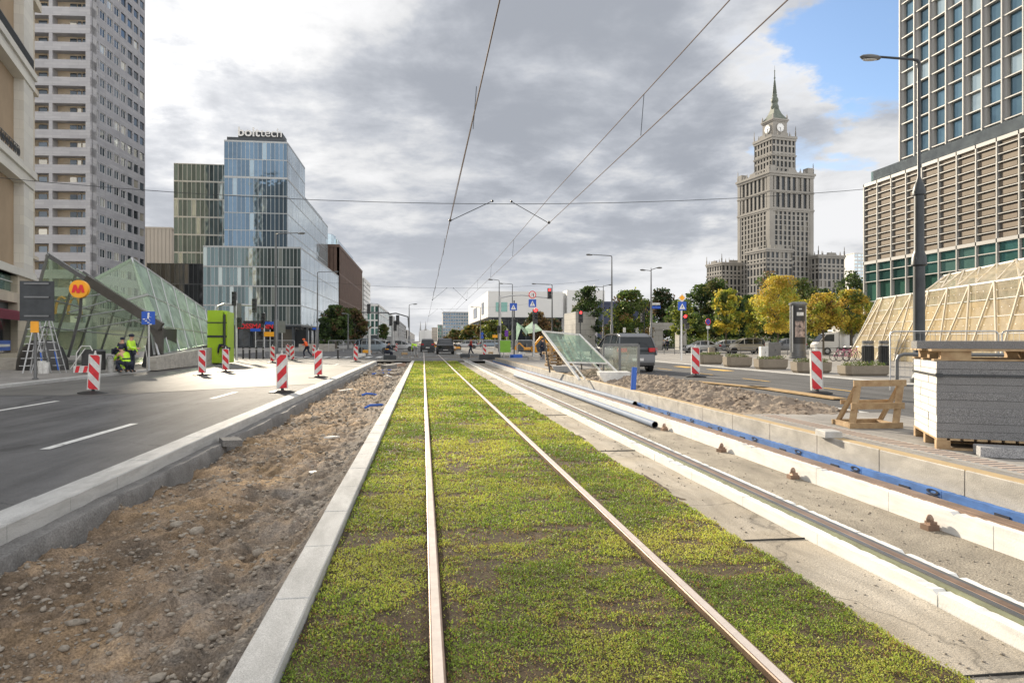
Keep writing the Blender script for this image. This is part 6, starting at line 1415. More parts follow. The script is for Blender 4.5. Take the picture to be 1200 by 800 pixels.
# ---- pipes, planks, blue post
t = thing('pipe', 'long grey plastic pipe lying along the white foam', 'pipe', (0, 0, 0), 0, 'grey pipes beside the track'); A = Vector(P(791, 497, -.12)); B = Vector((4.15, 31, -.1)); A.x = 4.38
b = MB(); n = 20; pts = [A+(B-A)*(i/n)+Vector((.08*math.sin(3.1*i/n), 0, 0)) for i in range(n+1)]; b.tube(pts, .062, 14, cap=False); b.tube([p for p in pts[::-1]], .052, 14, 1, cap=False); sm(b.build('tube', ['pipe', 'blackplastic'], t))
t = thing('pipe', 'second grey pipe resting against the blue boards, farther off', 'pipe', (0, 0, 0), 0, 'grey pipes beside the track'); A = Vector(P(733, 473, -.03)); B = Vector((4.9, 36, -.02)); A.x = 5.03
b = MB(); pts = [A+(B-A)*(i/n) for i in range(n+1)]; b.tube(pts, .06, 12, cap=False); b.tube(pts[::-1], .048, 12, 1, cap=False); sm(b.build('tube', ['pipe', 'blackplastic'], t))
b = MB(); q = Vector(P(742, 458, .2)); b.tube([(0, 0, 0), (.05, .05, .6)], .07, 12); o = b.build('blue_pipe', 'bluepipe'); o.location = q; tag(o, 'short bright blue plastic pipe standing upright in the soil', 'pipe')
for i, (x0, y0, x1, y1, lb) in enumerate(((800, 446.5, 900, 456, 'far half of the yellow boards lying on the right road edge'), (880, 453.5, 984, 468.5, 'near half of the yellow boards lying on the right road edge'))):
    A = Vector(P(x0, y0, .1)); B = Vector(P(x1, y1, .1)); b = MB(); b.bar(A+Vector((0, 0, .03)), B+Vector((0, 0, .03)), .32, .03); o = b.build('board', 'wood_new'); tag(o, lb, 'board', 'yellow shuttering boards')
# ---- leaning shelter glass, shelter screen, pallets
def leaning():
    t = thing('leaning_glass_frame', 'large glazed steel frame leaning backwards on the platform', 'glass panel'); Z0, Z1 = 21.5, 25.5
    a = q3(679, 440, Z0); b_ = q3(731, 440, Z0+.3); a.z = .25; b_.z = .25; c = q3(678.5, 392, Z1); d = q3(636, 388, Z1)
    b = MB(); b.bar(a, d, .07); b.bar(b_, c, .07); b.bar(mid(a, d, .55)+Vector((.25, .2, 0)), mid(a, d, .0)+Vector((.25, .3, 0)), .04); b.bar(d, c, .06); b.bar(mid(a, d, .32), mid(b_, c, .32), .05); b.bar(mid(b_, c, .4)+Vector((-.4, .4, 0)), b_+Vector((-.4, .5, 0)), .05); b.build('frame', 'dirty_white', t)
    b = MB(); b.face([mid(a, d, .33), mid(b_, c, .33), mid(b_, c, .97), mid(a, d, .97)]); b.build('glass', clearglass('green_glass', (.62, .82, .68), .38, (.5, .7, .56), .12, False), t)
    b = MB(); 
    for f in (.45, .6, .75, .88): b.bar(mid(mid(a, d, .35), mid(b_, c, .35), f-.3)+Vector((0, .3, 0)), mid(mid(a, d, .9), mid(b_, c, .9), f-.1)+Vector((0, .3, 0)), .04)
    b.build('inner_bar', 'steel', t)
    b = MB(); b.bar(c, Vector((c.x+.4, c.y+1.2, .24)), .05); b.bar(d, Vector((d.x+.5, d.y+1.2, .24)), .05); b.build('prop', 'grey_steel', t)
leaning()
def screen():
    t = thing('shelter_screen', 'dark framed glass screen standing in front of the grey car', 'glass panel'); Z = 23.5; x = [Q(p, Z) for p in (707, 726, 748)]; zb, zt = .25, H(404, Z)
    b = MB()
    for p, r_ in zip(x, (.05, .08, .09)): b.box(p[0]-r_/2, p[1]-.04, .15, p[0]+r_/2, p[1]+.04, zt)
    b.bar((x[0][0], x[0][1], zt), (x[2][0], x[2][1], zt), .07, .1); b.bar((x[0][0], x[0][1], zb+.15), (x[2][0], x[2][1], zb+.15), .07, .05); b.build('frame', 'grey_steel', t)
    for i in range(2): p, q_ = x[i], x[i+1]; b = MB(); b.face([(p[0]+.05, p[1], zb+.17), (q_[0]-.05, q_[1], zb+.17), (q_[0]-.05, q_[1], zt-.05), (p[0]+.05, p[1], zt-.05)]); b.build('pane', clearglass('screen_glass', (.7, .8, .76), .22, (.4, .45, .42), .1), t)
screen()
def slabs_low():
    for i, (px0, px1, pyb, h, m, lb, Z) in enumerate(((708, 739, 447.5, .3, 'dirty_white', 'pale prefabricated bench block on the platform edge', None), (681, 716, 436, .16, 'concrete', 'low concrete element under the leaning glass', None), (652, 678, 436, .24, 'granite_dark', 'dark stone block under the timber pile', None))):
        q = P(px0, pyb, .23); w_ = (px1-px0)*ZC(q[0], q[1])/800; b = MB(); b.prism([(0, 0, 0), (w_, 0, 0), (w_, 0, h*.6), (w_, 0, h), (-.15, 0, h), (-.12, 0, h*.6)], (0, .7, 0)); o = b.build('concrete_block', m); o.location = q; o.rotation_euler = (0, 0, -TH); tag(o, lb, 'block')
slabs_low()
def timber():
    q = P(646, 433, .23); Z = ZC(q[0], q[1]); i = 0
    for i in range(9):
        z = .23+i*.13; L = 1.3-.06*i; t = thing('pallet', ['bottom', 'second', 'third', 'fourth', 'fifth', 'sixth', 'seventh', 'eighth', 'topmost'][i]+' pallet of the crooked timber pile left of the leaning glass', 'pallet', (q[0]+.15+random.uniform(-.12, .12), q[1]+random.uniform(-.1, .1), z), random.uniform(-.25, .15), 'pallets in the crooked timber pile')
        b = MB()
        for k in range(6): b.box(-.3+k*.2, 0, .09, -.15+k*.2, .9, .115)
        b.build('deck', 'wood', t); b = MB()
        for yy in (0, .4, .8):
            b.box(-.3, yy, 0, .85, yy+.1, .02)
            for xx in (-.3, .2, .7): b.box(xx, yy, .02, xx+.14, yy+.1, .09)
        b.build('runner', 'wood', t)
timber()
for i, (px, py, w_, h, lb) in enumerate(((646, 424, 1.0, .6, 'stacked grey paving stones left of the timber pile'), (595, 424, 1.6, .22, 'low pile of dark boards near the curved mast'), (570, 421, 1.2, .4, 'grey machine part resting by the far beacon'))):
    q = P(px-8, py, .0); b = MB()
    for k in range(4): b.bbox(0+random.uniform(-.03, .03), 0, k*h/4, w_*1.4, .9, (k+1)*h/4-.01, .01)
    o = b.build('stone_stack', ['granite_dark', 'wood', 'dark_steel'][i]); o.location = q; tag(o, lb, 'stack')
def green_box():
    q = Q(586, 60); t = thing('green_board', 'bright green square board by the curved mast', 'board', (q[0], q[1], 0)); b = MB(); b.box(0, 0, .45, .95, .06, 1.5); b.build('panel', mat('green_board', (.2, .42, .04), .6, var=.1), t); b = MB(); b.box(.05, 0, 0, .1, .05, .45); b.box(.85, 0, 0, .9, .05, .45); b.box(.3, -.3, 0, .35, .05, .45); b.build('leg', 'steel', t)
green_box()
# ---- left side: ladders, lime cabin, generator, bollards
def ladder(px0, px1, pyb, pyt, label, blue):
    Z = 30.5; q = Q((px0+px1)/2, Z); w_ = (px1-px0)*Z/800; h = H(pyt, Z)-.04; t = thing('stepladder', label, 'ladder', (q[0], q[1], .04), 0, 'two stepladders')
    for sx, m in ((-1, 0), (1, 1)):
        b = MB(); xb, xt = sx*w_/2, sx*.04
        for y0, y1 in ((-.28, -.12), (.28, .12)): b.bar((xb, y0, 0), (xt, y1, h), .05, .03)
        n = 7
        for k in range(1, n):
            f = k/n; b.bar((xb+(xt-xb)*f, -.28+.16*f, h*f), (xb+(xt-xb)*f, .28-.16*f, h*f), .06, .025)
        b.build('ladder_side', 'steel', t)
        for k in range(1, 6):
            f = k/6
    for k in range(1, 7):
        f = k/7; b = MB(); b.bar((-w_/2*(1-f)-.05*f-.2, -.3+.15*f, h*f), (-w_/2*(1-f)+.2, -.3+.15*f, h*f), .04, .03)
        b.build('rung', 'steel', t); b = MB()
        b.bar((w_/2*(1-f)-.22, -.3+.15*f, h*f), (w_/2*(1-f)+.12, -.3+.15*f, h*f), .04, .03); b.build('rung', 'steel', t)
    b = MB(); b.bar((w_/2*.95-.02, -.31, h*.06), (w_/2*.6, -.23, h*.4), .055, .035); b.build('blue_tape', 'bluepipe', t)
ladder(32, 55, 445, 377, 'left stepladder standing by the dark sign back', 0); ladder(42, 73, 444, 374, 'right stepladder with blue marked stile', 1)
def lime():
    q = Q(243, 44); t = thing('lime_cabin', 'bright lime green lift cabin behind the glass wing', 'cabin', (q[0], q[1], .04), 0)
    h = H(366, 44); b = MB(); b.box(0, 0, 0, .95, 1.6, h+.1); b.build('left_panel', 'lime', t); b = MB(); b.box(1.08, 0, 0, 2.3-1.08+.0, 1.6, h); b.box(1.0, .1, 0, 1.08, 1.5, h); b.build('right_panel', 'lime', t)
    b = MB(); b.box(1.1, -.4, 0, 1.14, -.0, h*.95); b.box(0, -.04, h*.5, 1.2, -.01, h*.54); b.box(0, -.04, h*.78, 1.2, -.01, h*.8); b.build('frame', 'dark_steel', t)
lime()
def generator():
    q = Q(104, 30); t = thing('compressor', 'dark compressor with white hoses behind the nearest left beacon', 'machine', (q[0], q[1], .04)); b = MB(); b.bbox(-.3, 0, .12, .35, .8, 1.05, .08); b.build('housing', 'blackplastic', t)
    for x in (-.2, .25):
        b = MB(); b.T = Matrix.Translation((x, -.05, .14)) @ Matrix.Rotation(R(90), 4, 'X'); b.lathe([(.13, -.04), (.13, .04)], 12); b.build('wheel', 'black', t)
    b = MB(); b.tube([(-.5, -.1, .1), (-.45, -.1, .9), (-.25, -.1, 1.2), (.1, -.1, 1.2), (.2, -.1, 1.0)], .025, 6); b.tube([(-.7, -.1, .2), (-.35, -.15, .7), (-.1, -.1, 1.1)], .02, 6); b.build('hose', 'dirty_white', t)
    q = Q(86, 29.5); t = thing('barrier_board', 'low red and white board at the foot of the ladders', 'barrier', (q[0], q[1], .04)); b = MB(); b.box(0, 0, .05, 1.0, .03, .35); b.build('board', 'dirty_white', t); b = MB()
    for k in range(3): b.prism([(.05+k*.33, -.005, .06), (.2+k*.33, -.005, .06), (.27+k*.33, -.005, .34), (.12+k*.33, -.005, .34)], (0, .002, 0))
    b.build('red_stripes', 'red', t)
    for i, (px, Z, r_, h, m, lb) in enumerate(((129.5, 31, .14, .6, 'dirty_white', 'white bucket standing before the crouching workers'), (49, 30, .17, .55, 'dirty_white', 'white bucket between the ladders'), (53.5, 30, .16, .5, 'dirty_white', 'second white bucket under the right ladder'))):
        q = Q(px, Z); t = thing('bucket', lb, 'bucket', (q[0], q[1], .04), 0, 'white buckets'); b = MB(); b.lathe([(r_*.8, 0), (r_, h), (r_*1.05, h), (r_*.9, h-.03)], 14); b.build('body', m, t); b = MB(); b.tube([(-r_, 0, h), (-r_*.6, -.05, h+.15), (r_*.6, -.05, h+.15), (r_, 0, h)], .01, 5); b.build('handle', 'dark_steel', t)
    q = Q(50, 33.5); b = MB(); b.lathe([(1.2, 0), (1.15, .5), (.9, 1.1), (.5, 1.45), (.1, 1.5)], 16, sx=1.0, sy=.5); o = sm(b.build('tarpaulin_mound', 'blackplastic')); o.location = (q[0], q[1], .04); tag(o, 'black tarpaulin covered mound behind the ladders', 'mound')
generator()
bp = None
for i, px in enumerate((269.5, 285, 292.5, 300.5, 308.5, 396)):
    py = 424 if i == 0 else 420.5; q = P(px, py, .03)
    if bp is None:
        bp = thing('bollard', 'black bollard right of the small beacon with blue sticker', 'bollard', q, 0, 'black pavement bollards'); b = MB(); b.lathe([(.07, 0), (.07, .85), (.08, .86), (.08, .9), (.04, .97)], 10); b.build('post', 'blackplastic', bp); b = MB(); b.lathe([(.074, .74), (.074, .8)], 10); b.build('band', 'steel', bp)
    else: dup(bp, q, 0, f'black bollard, {["", "first", "second", "third", "fourth", "last"][i]} in the row under the shop lettering' if i < 5 else 'black bollard alone at the foot of the left trees')
# mesh fences and barriers in the distance
def meshfence(label, px0, px1, Z, h=1.1):
    a = Q(px0, Z); c = Q(px1, Z); hoop(label, (a[0], a[1], 0), (c[0], c[1], 0), h, .03, 'distant site fences', mesh=True, matn='steel')
for lb, a_, c_, Z in (('site fence panel under the left row of trees', 385, 402, 92), ('site fence panel right of the tree trunks', 403, 422, 92), ('fence panel in front of the right distant traffic', 641, 668, 60), ('grey fence right of the curved mast', 606, 624, 64), ('low mesh fence behind the seated worker', 424, 452, 72), ('low mesh fence left of the lime dressed worker', 458, 482, 74), ('mesh fence behind the man in red', 531, 566, 82), ('mesh fence behind the far beacon', 566, 600, 80), ('mesh fence along the shop pavement', 300, 345, 72)): meshfence(lb, a_, c_, Z, 1.5)
b = MB(); q0 = P(650, 408, 0)
t = thing('guard_rail', 'long low guard rail across the far right pavement', 'railing'); b = MB(); A = Vector(Q(640, 78)); B = Vector(Q(1010, 66)); 
for k in range(30): p = mid(A, B, k/29); b.tube([p, p+Vector((0, 0, .75))], .035, 5)
b.bar(A+Vector((0, 0, .75)), B+Vector((0, 0, .75)), .06); b.bar(A+Vector((0, 0, .4)), B+Vector((0, 0, .4)), .05); b.build('rail', 'grey_steel', t)
for i, (px, Z, w_) in enumerate(((350, 95, 3.2), (366, 95, 3))):
    q = Q(px, Z); b = MB(); b.bbox(0, 0, 0, w_, .6, 1.0, .05); o = b.build('concrete_barrier', 'concrete'); o.location = (q[0], q[1], 0); tag(o, ['pale concrete barrier left behind the running worker', 'pale concrete barrier right behind the running worker'][i], 'barrier')
def bicycle(px, label, m):
    q = P(px, 423, .1); t = thing('bicycle', label, 'bicycle', q, R(random.uniform(-20, 20)), 'parked pink bicycles')
    for x in (-.5, .5):
        b = MB(); b.tube([(x+.32*math.cos(a), 0, .33+.32*math.sin(a)) for a in [i*math.pi/8 for i in range(17)]], .022, 6, cap=False); w_ = b.build('wheel', 'black', t)
        b = MB()
        for k in range(6): a = k*math.pi/6; b.bar((x+.31*math.cos(a), 0, .33+.31*math.sin(a)), (x-.31*math.cos(a), 0, .33-.31*math.sin(a)), .006)
        b.build('spokes', 'steel', w_)
    b = MB()
    for p, r_ in (((-.5, 0, .33), (-.15, 0, .75)), ((-.5, 0, .33), (-.05, 0, .33)), ((-.05, 0, .33), (-.18, 0, .85)), ((-.05, 0, .33), (.35, 0, .8)), ((-.15, 0, .72), (.35, 0, .8)), ((.5, 0, .33), (.33, 0, .95))): b.tube([p, r_], .024, 6)
    b.build('frame', m, t); b = MB(); b.bbox(-.3, -.07, .87, -.06, .07, .93, .02); b.build('saddle', 'black', t); b = MB(); b.tube([(.25, -.28, .98), (.33, 0, .97), (.25, .28, .98)], .016, 6); b.build('handlebar', 'steel', t)
M['pink'] = mat('pink_paint', (.4, .14, .22), .5)
for i, px in enumerate((984, 991, 999)): bicycle(px, ['leftmost pink bicycle beside the amber entrance', 'middle pink bicycle beside the amber entrance', 'rightmost pink bicycle beside the amber entrance'][i], 'pink')
# ================================================================== TREES
def tree(px, Z, pyt, wpx, label, mats, n=2600, trunk=.25, seed=0, leaf=.2, cz=.32, weights=None, name='tree', zb=.05, group='trees', holes=.25, shape=1.0):
    q = Q(px, Z); h = H(pyt, Z)-zb; cw = wpx*Z/800/2; t = thing(name, label, 'tree', (q[0], q[1], zb), 0, group); r = np.random.default_rng(seed+100); rd = random.Random(seed)
    b = MB(); zc = h*cz; b.tube([(0, 0, 0), (rd.uniform(-.1, .1), 0, zc), (rd.uniform(-.2, .2), rd.uniform(-.2, .2), h*.6), (0, 0, h*.88)], [trunk, trunk*.7, trunk*.45, trunk*.12], 8)
    K = int(44+22*cw/2); cs = []
    for k in range(K):
        f = rd.uniform(0, 1)**.8; zz = zc+(h-zc)*(.04+.93*f); rr_ = cw*math.sin(math.pi*min(1, (f*.82+.14)**shape))**.75*math.sqrt(rd.uniform(.08, 1)); a = rd.uniform(0, 6.28); c = (rr_*math.cos(a), rr_*math.sin(a), zz); cs.append(c)
        if k % 2 == 0: s0 = (0, 0, max(zc*.8, zz*.72)); b.tube([s0, (c[0]*.5, c[1]*.5, (s0[2]+zz)/2+.1), c], [trunk*.32, trunk*.18, trunk*.05], 5)
    sm(b.build('trunk', 'bark', t)); cs = np.array(cs); cr = r.uniform(.16, .36, K)*min(cw, (h-zc)/2)*1.1
    idx = r.integers(0, K, n); d = r.normal(size=(n, 3)); d /= np.linalg.norm(d, axis=1, keepdims=True); rad = cr[idx]*r.uniform(.25, 1.1, n)**.6; c = cs[idx]+d*rad[:, None]*np.array([1.15, 1.15, .8]); c[:, 2] = np.clip(c[:, 2], zc*.8, h)
    w_ = weights or [1]*len(mats); cm = r.choice(len(mats), K, p=np.array(w_)/sum(w_)); mi = cm[idx]; far = r.uniform(0, 1, n) < .07; c[far] += r.normal(size=(int(far.sum()), 3))*cw*.07; sw = r.uniform(0, 1, n) < .25; mi = np.where(sw, r.choice(len(mats), n, p=np.array(w_)/sum(w_)), mi)
    leaves('crown', c, leaf, mats, t, r, mi=mi); return t
G_, D_, Y_ = ['leaf_green', 'leaf_dark', 'leaf_mid'], ['leaf_dark', 'leaf_green', 'leaf_dark'], ['leaf_yellow', 'leaf_lime', 'leaf_gold', 'leaf_mid']
# left row
tree(394, 118, 358, 36, 'dense dark green tree at the glass office corner, left in its row', ['leaf_dark', 'leaf_green', 'leaf_russet', 'leaf_mid'], 4200, .3, 1, .27, .12, [3, 3, 1, 2])
tree(415, 128, 362, 30, 'browning green tree right of the dense dark one', ['leaf_dark', 'leaf_russet', 'leaf_green', 'leaf_olive'], 3600, .3, 2, .27, .12, [2, 2, 2, 2])
tree(381, 112, 372, 14, 'small low tree before the office side wall', ['leaf_dark', 'leaf_green'], 1500, .2, 3, .25, .1)
tree(449, 210, 380, 12, 'small tree in front of the store panels', ['leaf_olive', 'leaf_green'], 900, .2, 4, .35)
# centre
tree(534, 330, 387, 26, 'green brown tree mass left of the museum, farthest', ['leaf_olive', 'leaf_green', 'leaf_brown'], 1800, .3, 5, .6, .1)
tree(553, 230, 381, 26, 'autumn tree at the museum left corner', ['leaf_olive', 'leaf_gold', 'leaf_green', 'leaf_brown'], 2200, .3, 6, .45, .1)
tree(580, 190, 376, 32, 'olive green tree before the museum, behind the curved mast', ['leaf_olive', 'leaf_green', 'leaf_lime'], 3200, .3, 7, .38, .1)
tree(568, 200, 377, 22, 'lower tree between the museum corner and mast', ['leaf_green', 'leaf_brown', 'leaf_olive'], 2000, .3, 8, .4, .1)
tree(629, 175, 366, 30, 'russet brown tree behind the blue crossing sign', ['leaf_russet', 'leaf_dark', 'leaf_brown'], 3200, .3, 9, .36, .1)
tree(646, 200, 374, 26, 'dark tree right of the russet tree, partly hidden', ['leaf_dark', 'leaf_russet'], 1800, .3, 10, .4, .1)
tree(688, 98, 336, 36, 'tall slim grey green tree right behind the tiled block', ['leaf_green', 'leaf_pale', 'leaf_mid', 'leaf_dark'], 5200, .22, 11, .17, .06, [3, 1, 3, 2], shape=1.25)
tree(739, 92, 341, 50, 'broad green and yellow tree right of the long armed lamp', ['leaf_mid', 'leaf_lime', 'leaf_green', 'leaf_brown'], 6500, .25, 12, .19, .1, [3, 2, 3, 1])
tree(722, 110, 372, 36, 'low russet bush like tree under the broad tree', ['leaf_brown', 'leaf_olive', 'leaf_dark'], 2600, .2, 13, .25, .05)
# right park row, back
bk = [(776, 150, 338, 36, 'dark purple brown tree left of the palace', ['leaf_dark', 'leaf_russet', 'leaf_dark']), (797, 140, 352, 36, 'olive tree behind the priority sign', ['leaf_olive', 'leaf_green', 'leaf_mid']), (822, 155, 334, 44, 'tall dark green park tree left of the palace', G_), (840, 150, 325, 40, 'tall park tree touching the palace left wing', ['leaf_green', 'leaf_olive', 'leaf_dark']),
      (878, 150, 346, 34, 'darkest evergreen under the palace tower', D_), (905, 150, 318, 50, 'big brownish green tree before the palace centre', ['leaf_green', 'leaf_russet', 'leaf_olive']), (938, 155, 327, 50, 'green tree under the palace right wing', ['leaf_green', 'leaf_olive', 'leaf_mid']),
      (965, 160, 338, 40, 'dark green tree behind the golden maples', G_), (996, 150, 318, 44, 'loose green tree at the hotel left corner', ['leaf_green', 'leaf_mid', 'leaf_dark']), (860, 135, 352, 40, 'mid green tree low under the palace left side', G_), (925, 140, 352, 50, 'dense low tree behind the advertising column', D_), (980, 135, 358, 50, 'dense low green tree behind the van', G_), (1010, 165, 345, 40, 'green tree hidden behind the hotel corner', G_), (810, 135, 368, 46, 'low shrubby tree behind the parked cars, left', ['leaf_mid', 'leaf_green', 'leaf_lime'])]
for i, (px, Z, pt_, w_, lb, ms) in enumerate(bk): tree(px, Z, pt_, w_, lb, ms, 4200, .3, 30+i, .3, .06, group='park trees before the palace')
# yellow maples
fr = [(851, 84, 337, 34, 'slender yellow green maple with airy crown above the no stopping sign', ['leaf_lime', 'leaf_yellow', 'leaf_mid'], 3000, .2), (885, 82, 350, 30, 'yellow green maple left of the brightest golden one', ['leaf_lime', 'leaf_mid', 'leaf_yellow'], 3000, .14), (911, 72, 324, 52, 'brightest golden maple left of the advertising column', ['leaf_yellow', 'leaf_gold', 'leaf_lime'], 9500, .105), (965, 66, 344, 44, 'golden brown maple right of the advertising column', ['leaf_gold', 'leaf_yellow', 'leaf_brown', 'leaf_lime'], 8600, .1),
      (998, 68, 340, 46, 'yellow maple beside the hotel corner', ['leaf_yellow', 'leaf_lime', 'leaf_gold', 'leaf_mid'], 8000, .105), (800, 90, 352, 26, 'thin lime green maple by the pedestrian red light', ['leaf_lime', 'leaf_mid'], 2200, .16), (938, 85, 352, 30, 'yellow green maple partly behind the advertising column', ['leaf_lime', 'leaf_mid', 'leaf_yellow'], 2600, .16)]
for i, (px, Z, pt_, w_, lb, ms, n_, lf) in enumerate(fr): tree(px, Z, pt_, w_, lb, ms, n_, .11, 60+i, lf, .27 if i != 3 and i != 4 else .36, group='young maples on the right pavement', name='maple_tree', zb=.1)
def hedge(px0, px1, Z, h, label, seed):
    a = Q(px0, Z); c = Q(px1, Z); o = foliage('hedge', 0, 0, c[0]-a[0], 2.2, 0, h, 4000, ['leaf_green', 'leaf_dark', 'leaf_olive', 'leaf_mid'], None, .16, seed); o.location = (a[0], min(a[1], c[1]), 0); tag(o, label, 'hedge', 'hedges along the park')
hedge(700, 800, 118, 2.4, 'hedge along the park left of the stone portal', 3); hedge(802, 900, 122, 2.6, 'hedge behind the silver cars', 4); hedge(902, 1015, 118, 2.6, 'hedge behind the white van', 5)
# ================================================================== VEHICLES
def carpaint(n, c): M[n] = mat(n, c, .28, .45, spec=.6)
for n, c in (('paint_silver', (.42, .43, .44)), ('paint_grey', (.15, .155, .165)), ('paint_black', (.02, .022, .025)), ('paint_white', (.7, .7, .7)), ('paint_sand', (.36, .34, .3)), ('paint_bluegrey', (.2, .25, .3))): carpaint(n, c)
M['tail_red'] = mat('tail_lamp', (.5, .01, .015), .25); M['head_lamp'] = mat('head_lamp', (.75, .76, .76), .15)
KINDS = {'estate': (4.6, 1.82, 1.5, [(-2.3, .5, .72), (-2.22, .82, .95), (-1.95, .9, 1.38), (-1.3, .92, 1.5), (-.1, .93, 1.49), (.45, .93, 1.36), (1.15, .94, .98), (1.9, .86, .84), (2.22, .72, .7), (2.3, .5, .55)]),
         'suv': (4.6, 1.88, 1.7, [(-2.3, .55, .8), (-2.24, .95, 1.05), (-2.0, 1.02, 1.55), (-1.4, 1.04, 1.7), (-.1, 1.05, 1.69), (.4, 1.05, 1.55), (1.05, 1.06, 1.12), (1.9, .98, 1.0), (2.22, .8, .8), (2.3, .55, .6)]),
         'sedan': (4.6, 1.8, 1.44, [(-2.3, .5, .72), (-2.22, .85, .93), (-1.6, .92, 1.0), (-1.0, .92, 1.36), (-.4, .92, 1.44), (.2, .92, 1.4), (1.05, .93, .97), (1.9, .85, .82), (2.22, .7, .68), (2.3, .5, .55)])}
def car(name, label, kind, paint, loc_, rz, roofbars=True, plate_=True, group=None):
    L, W, Hh, st = KINDS[kind]; t = thing(name, label, 'car', loc_, rz, group); hw = W/2
    # body shell: stations (y, belt height, top height); the cabin above the belt is glass between pillars
    b = MB(); rings = []
    for i, (y, zb_, zt) in enumerate(st):
        e = 1-(abs(y)/2.3)**5*.16; w0 = hw*e; cab = zt-zb_ > .12; zlow = .24 if abs(y) < 2.2 else .32
        top = min(zt, zb_+.02) if cab else zt; rings.append([(-w0*.88, y, zlow), (-w0, y, zlow+.14), (-w0*1.0, y, (zlow+top)/2+.08), (-w0*.95, y, top-.05), (-w0*.85, y, top), (0, y, top+.015), (w0*.85, y, top), (w0*.95, y, top-.05), (w0, y, (zlow+top)/2+.08), (w0, y, zlow+.14), (w0*.88, y, zlow)])
    vs = [p for r_ in rings for p in r_]; k = 11; fs = [(i*k+j, i*k+(j+1) % k, (i+1)*k+(j+1) % k, (i+1)*k+j) for i in range(len(rings)-1) for j in range(k)]; fs += [tuple(range(k))[::-1], tuple(range((len(rings)-1)*k, len(rings)*k))]
    b._a(vs, fs, 0); 
    body = sm(b.build('body', paint, t), 35)
    cab = [(y, zb_, zt) for y, zb_, zt in st if zt-zb_ > .12]; ys = [c[0] for c in cab]
    i0 = [i for i, s_ in enumerate(st) if s_[2]-s_[1] > .12][0]; i1 = [i for i, s_ in enumerate(st) if s_[2]-s_[1] > .12][-1]
    prof = [(st[i0-1][0]+.05, st[i0-1][2])]+[(s_[0], s_[2]) for s_ in st[i0:i1+1]]+[(st[i1+1][0], st[i1+1][2])]
    g = MB(); rings = []
    for y, zt in prof:
        zb_ = .9*Hh*.62; wb = hw*.9; f = (zt-zb_)/(Hh-zb_); wt = wb-.16*max(0, f); rings.append([(-wb, y, zb_), (-wt, y, zt-.03), (-wt*.9, y, zt), (wt*.9, y, zt), (wt, y, zt-.03), (wb, y, zb_)])
    vs = [p for r_ in rings for p in r_]; k = 6; fs = [(i*k+j, i*k+(j+1) % k, (i+1)*k+(j+1) % k, (i+1)*k+j) for i in range(len(rings)-1) for j in range(k)]+[tuple(range(k))[::-1], tuple(range((len(rings)-1)*k, len(rings)*k))]
    g._a(vs, fs, 0); sm(g.build('windows', 'steel_dk_glass', t), 30)
    # roof and pillars over the glass
    b = MB(); pr = prof[1:-1]; wt = hw*.9-.16
    for i in range(len(pr)-1):
        (ya, za), (yb, zb2) = pr[i], pr[i+1]
        if min(za, zb2) > Hh*.88: b.prism([(-wt*.93, ya, za-.02), (wt*.93, ya, za-.02), (wt*.93, yb, zb2-.02), (-wt*.93, yb, zb2-.02)], (0, 0, .04))
    for s_ in (-1, 1):
        for i in range(len(prof)-1):
            p = rings[i]; q_ = rings[i+1]; a = Vector(p[1 if s_ < 0 else 4]); c = Vector(q_[1 if s_ < 0 else 4]); b.bar(a+Vector((s_*.01, 0, .01)), c+Vector((s_*.01, 0, .01)), .06, .06)
        for yy in (0.25, -.75, -1.65):
            zt = Hh-.04 if yy > -1.2 else Hh-.12; b.bar((s_*(hw*.9+.005), yy, Hh*.56), (s_*(wt+.01), yy-.04, zt-.03), .07, .035)
    b.build('roof', paint, t)
    for sx in (-1, 1):
        for yy in (-1.38, 1.4):
            b = MB(); b.T = Matrix.Translation((sx*(hw-.1), yy, .32)) @ Matrix.Rotation(R(90), 4, 'Y'); b.lathe([(.2, -.1), (.31, -.1), (.33, -.07), (.33, .07), (.31, .1), (.2, .1)], 20); w_ = sm(b.build('wheel', 'black', t))
            b = MB(); b.T = Matrix.Translation((sx*(hw-.1), yy, .32)) @ Matrix.Rotation(R(90), 4, 'Y'); b.lathe([(.2, -.103), (.2, .103)], 16); b.build('rim', 'steel', w_)
            b = MB(); b.T = Matrix.Translation((sx*(hw-.005), yy, .33)) @ Matrix.Rotation(R(90), 4, 'Y'); b.lathe([(.37, -.012), (.37, .012)], 20); b.build('wheel_arch', 'black', t)
        b = MB(); b.cbox((sx*hw*.68, 2.2, .66), (.42, .16, .14), rz=-sx*.3); b.build('headlight', 'head_lamp', t)
        b = MB(); b.cbox((sx*hw*.72, -2.235, .86 if kind != 'suv' else .98), (.36, .12, .17), rz=sx*.2); b.cbox((sx*hw*.9, -2.13, .86 if kind != 'suv' else .98), (.08, .22, .16), rz=sx*.3); b.build('tail_light', 'tail_red', t)
        b = MB(); b.bbox(sx*(hw+.08)-.09, .72, .9, sx*(hw+.08)+.09, .84, 1.03, .02); b.build('mirror', paint, t)
    b = MB(); b.box(-.26, -2.325, .62 if kind != 'suv' else .5, .26, -2.3, .73 if kind != 'suv' else .62); b.box(-.26, 2.3, .4, .26, 2.325, .51); b.build('number_plate', 'dirty_white', t)
    b = MB(); b.box(-hw*.8, -2.33, .3, hw*.8, -2.2, .42); b.build('rear_bumper', 'blackplastic', t); b = MB(); b.box(-hw*.7, 2.22, .3, hw*.7, 2.33, .45); b.build('front_bumper', 'blackplastic', t)
    return t
zr = .09
q = Q(731, 30.5); car('parked_car', 'dark grey estate car seen from behind through the glass screen', 'suv', 'paint_grey', (q[0]+.35, q[1]+1.6, zr), R(2))
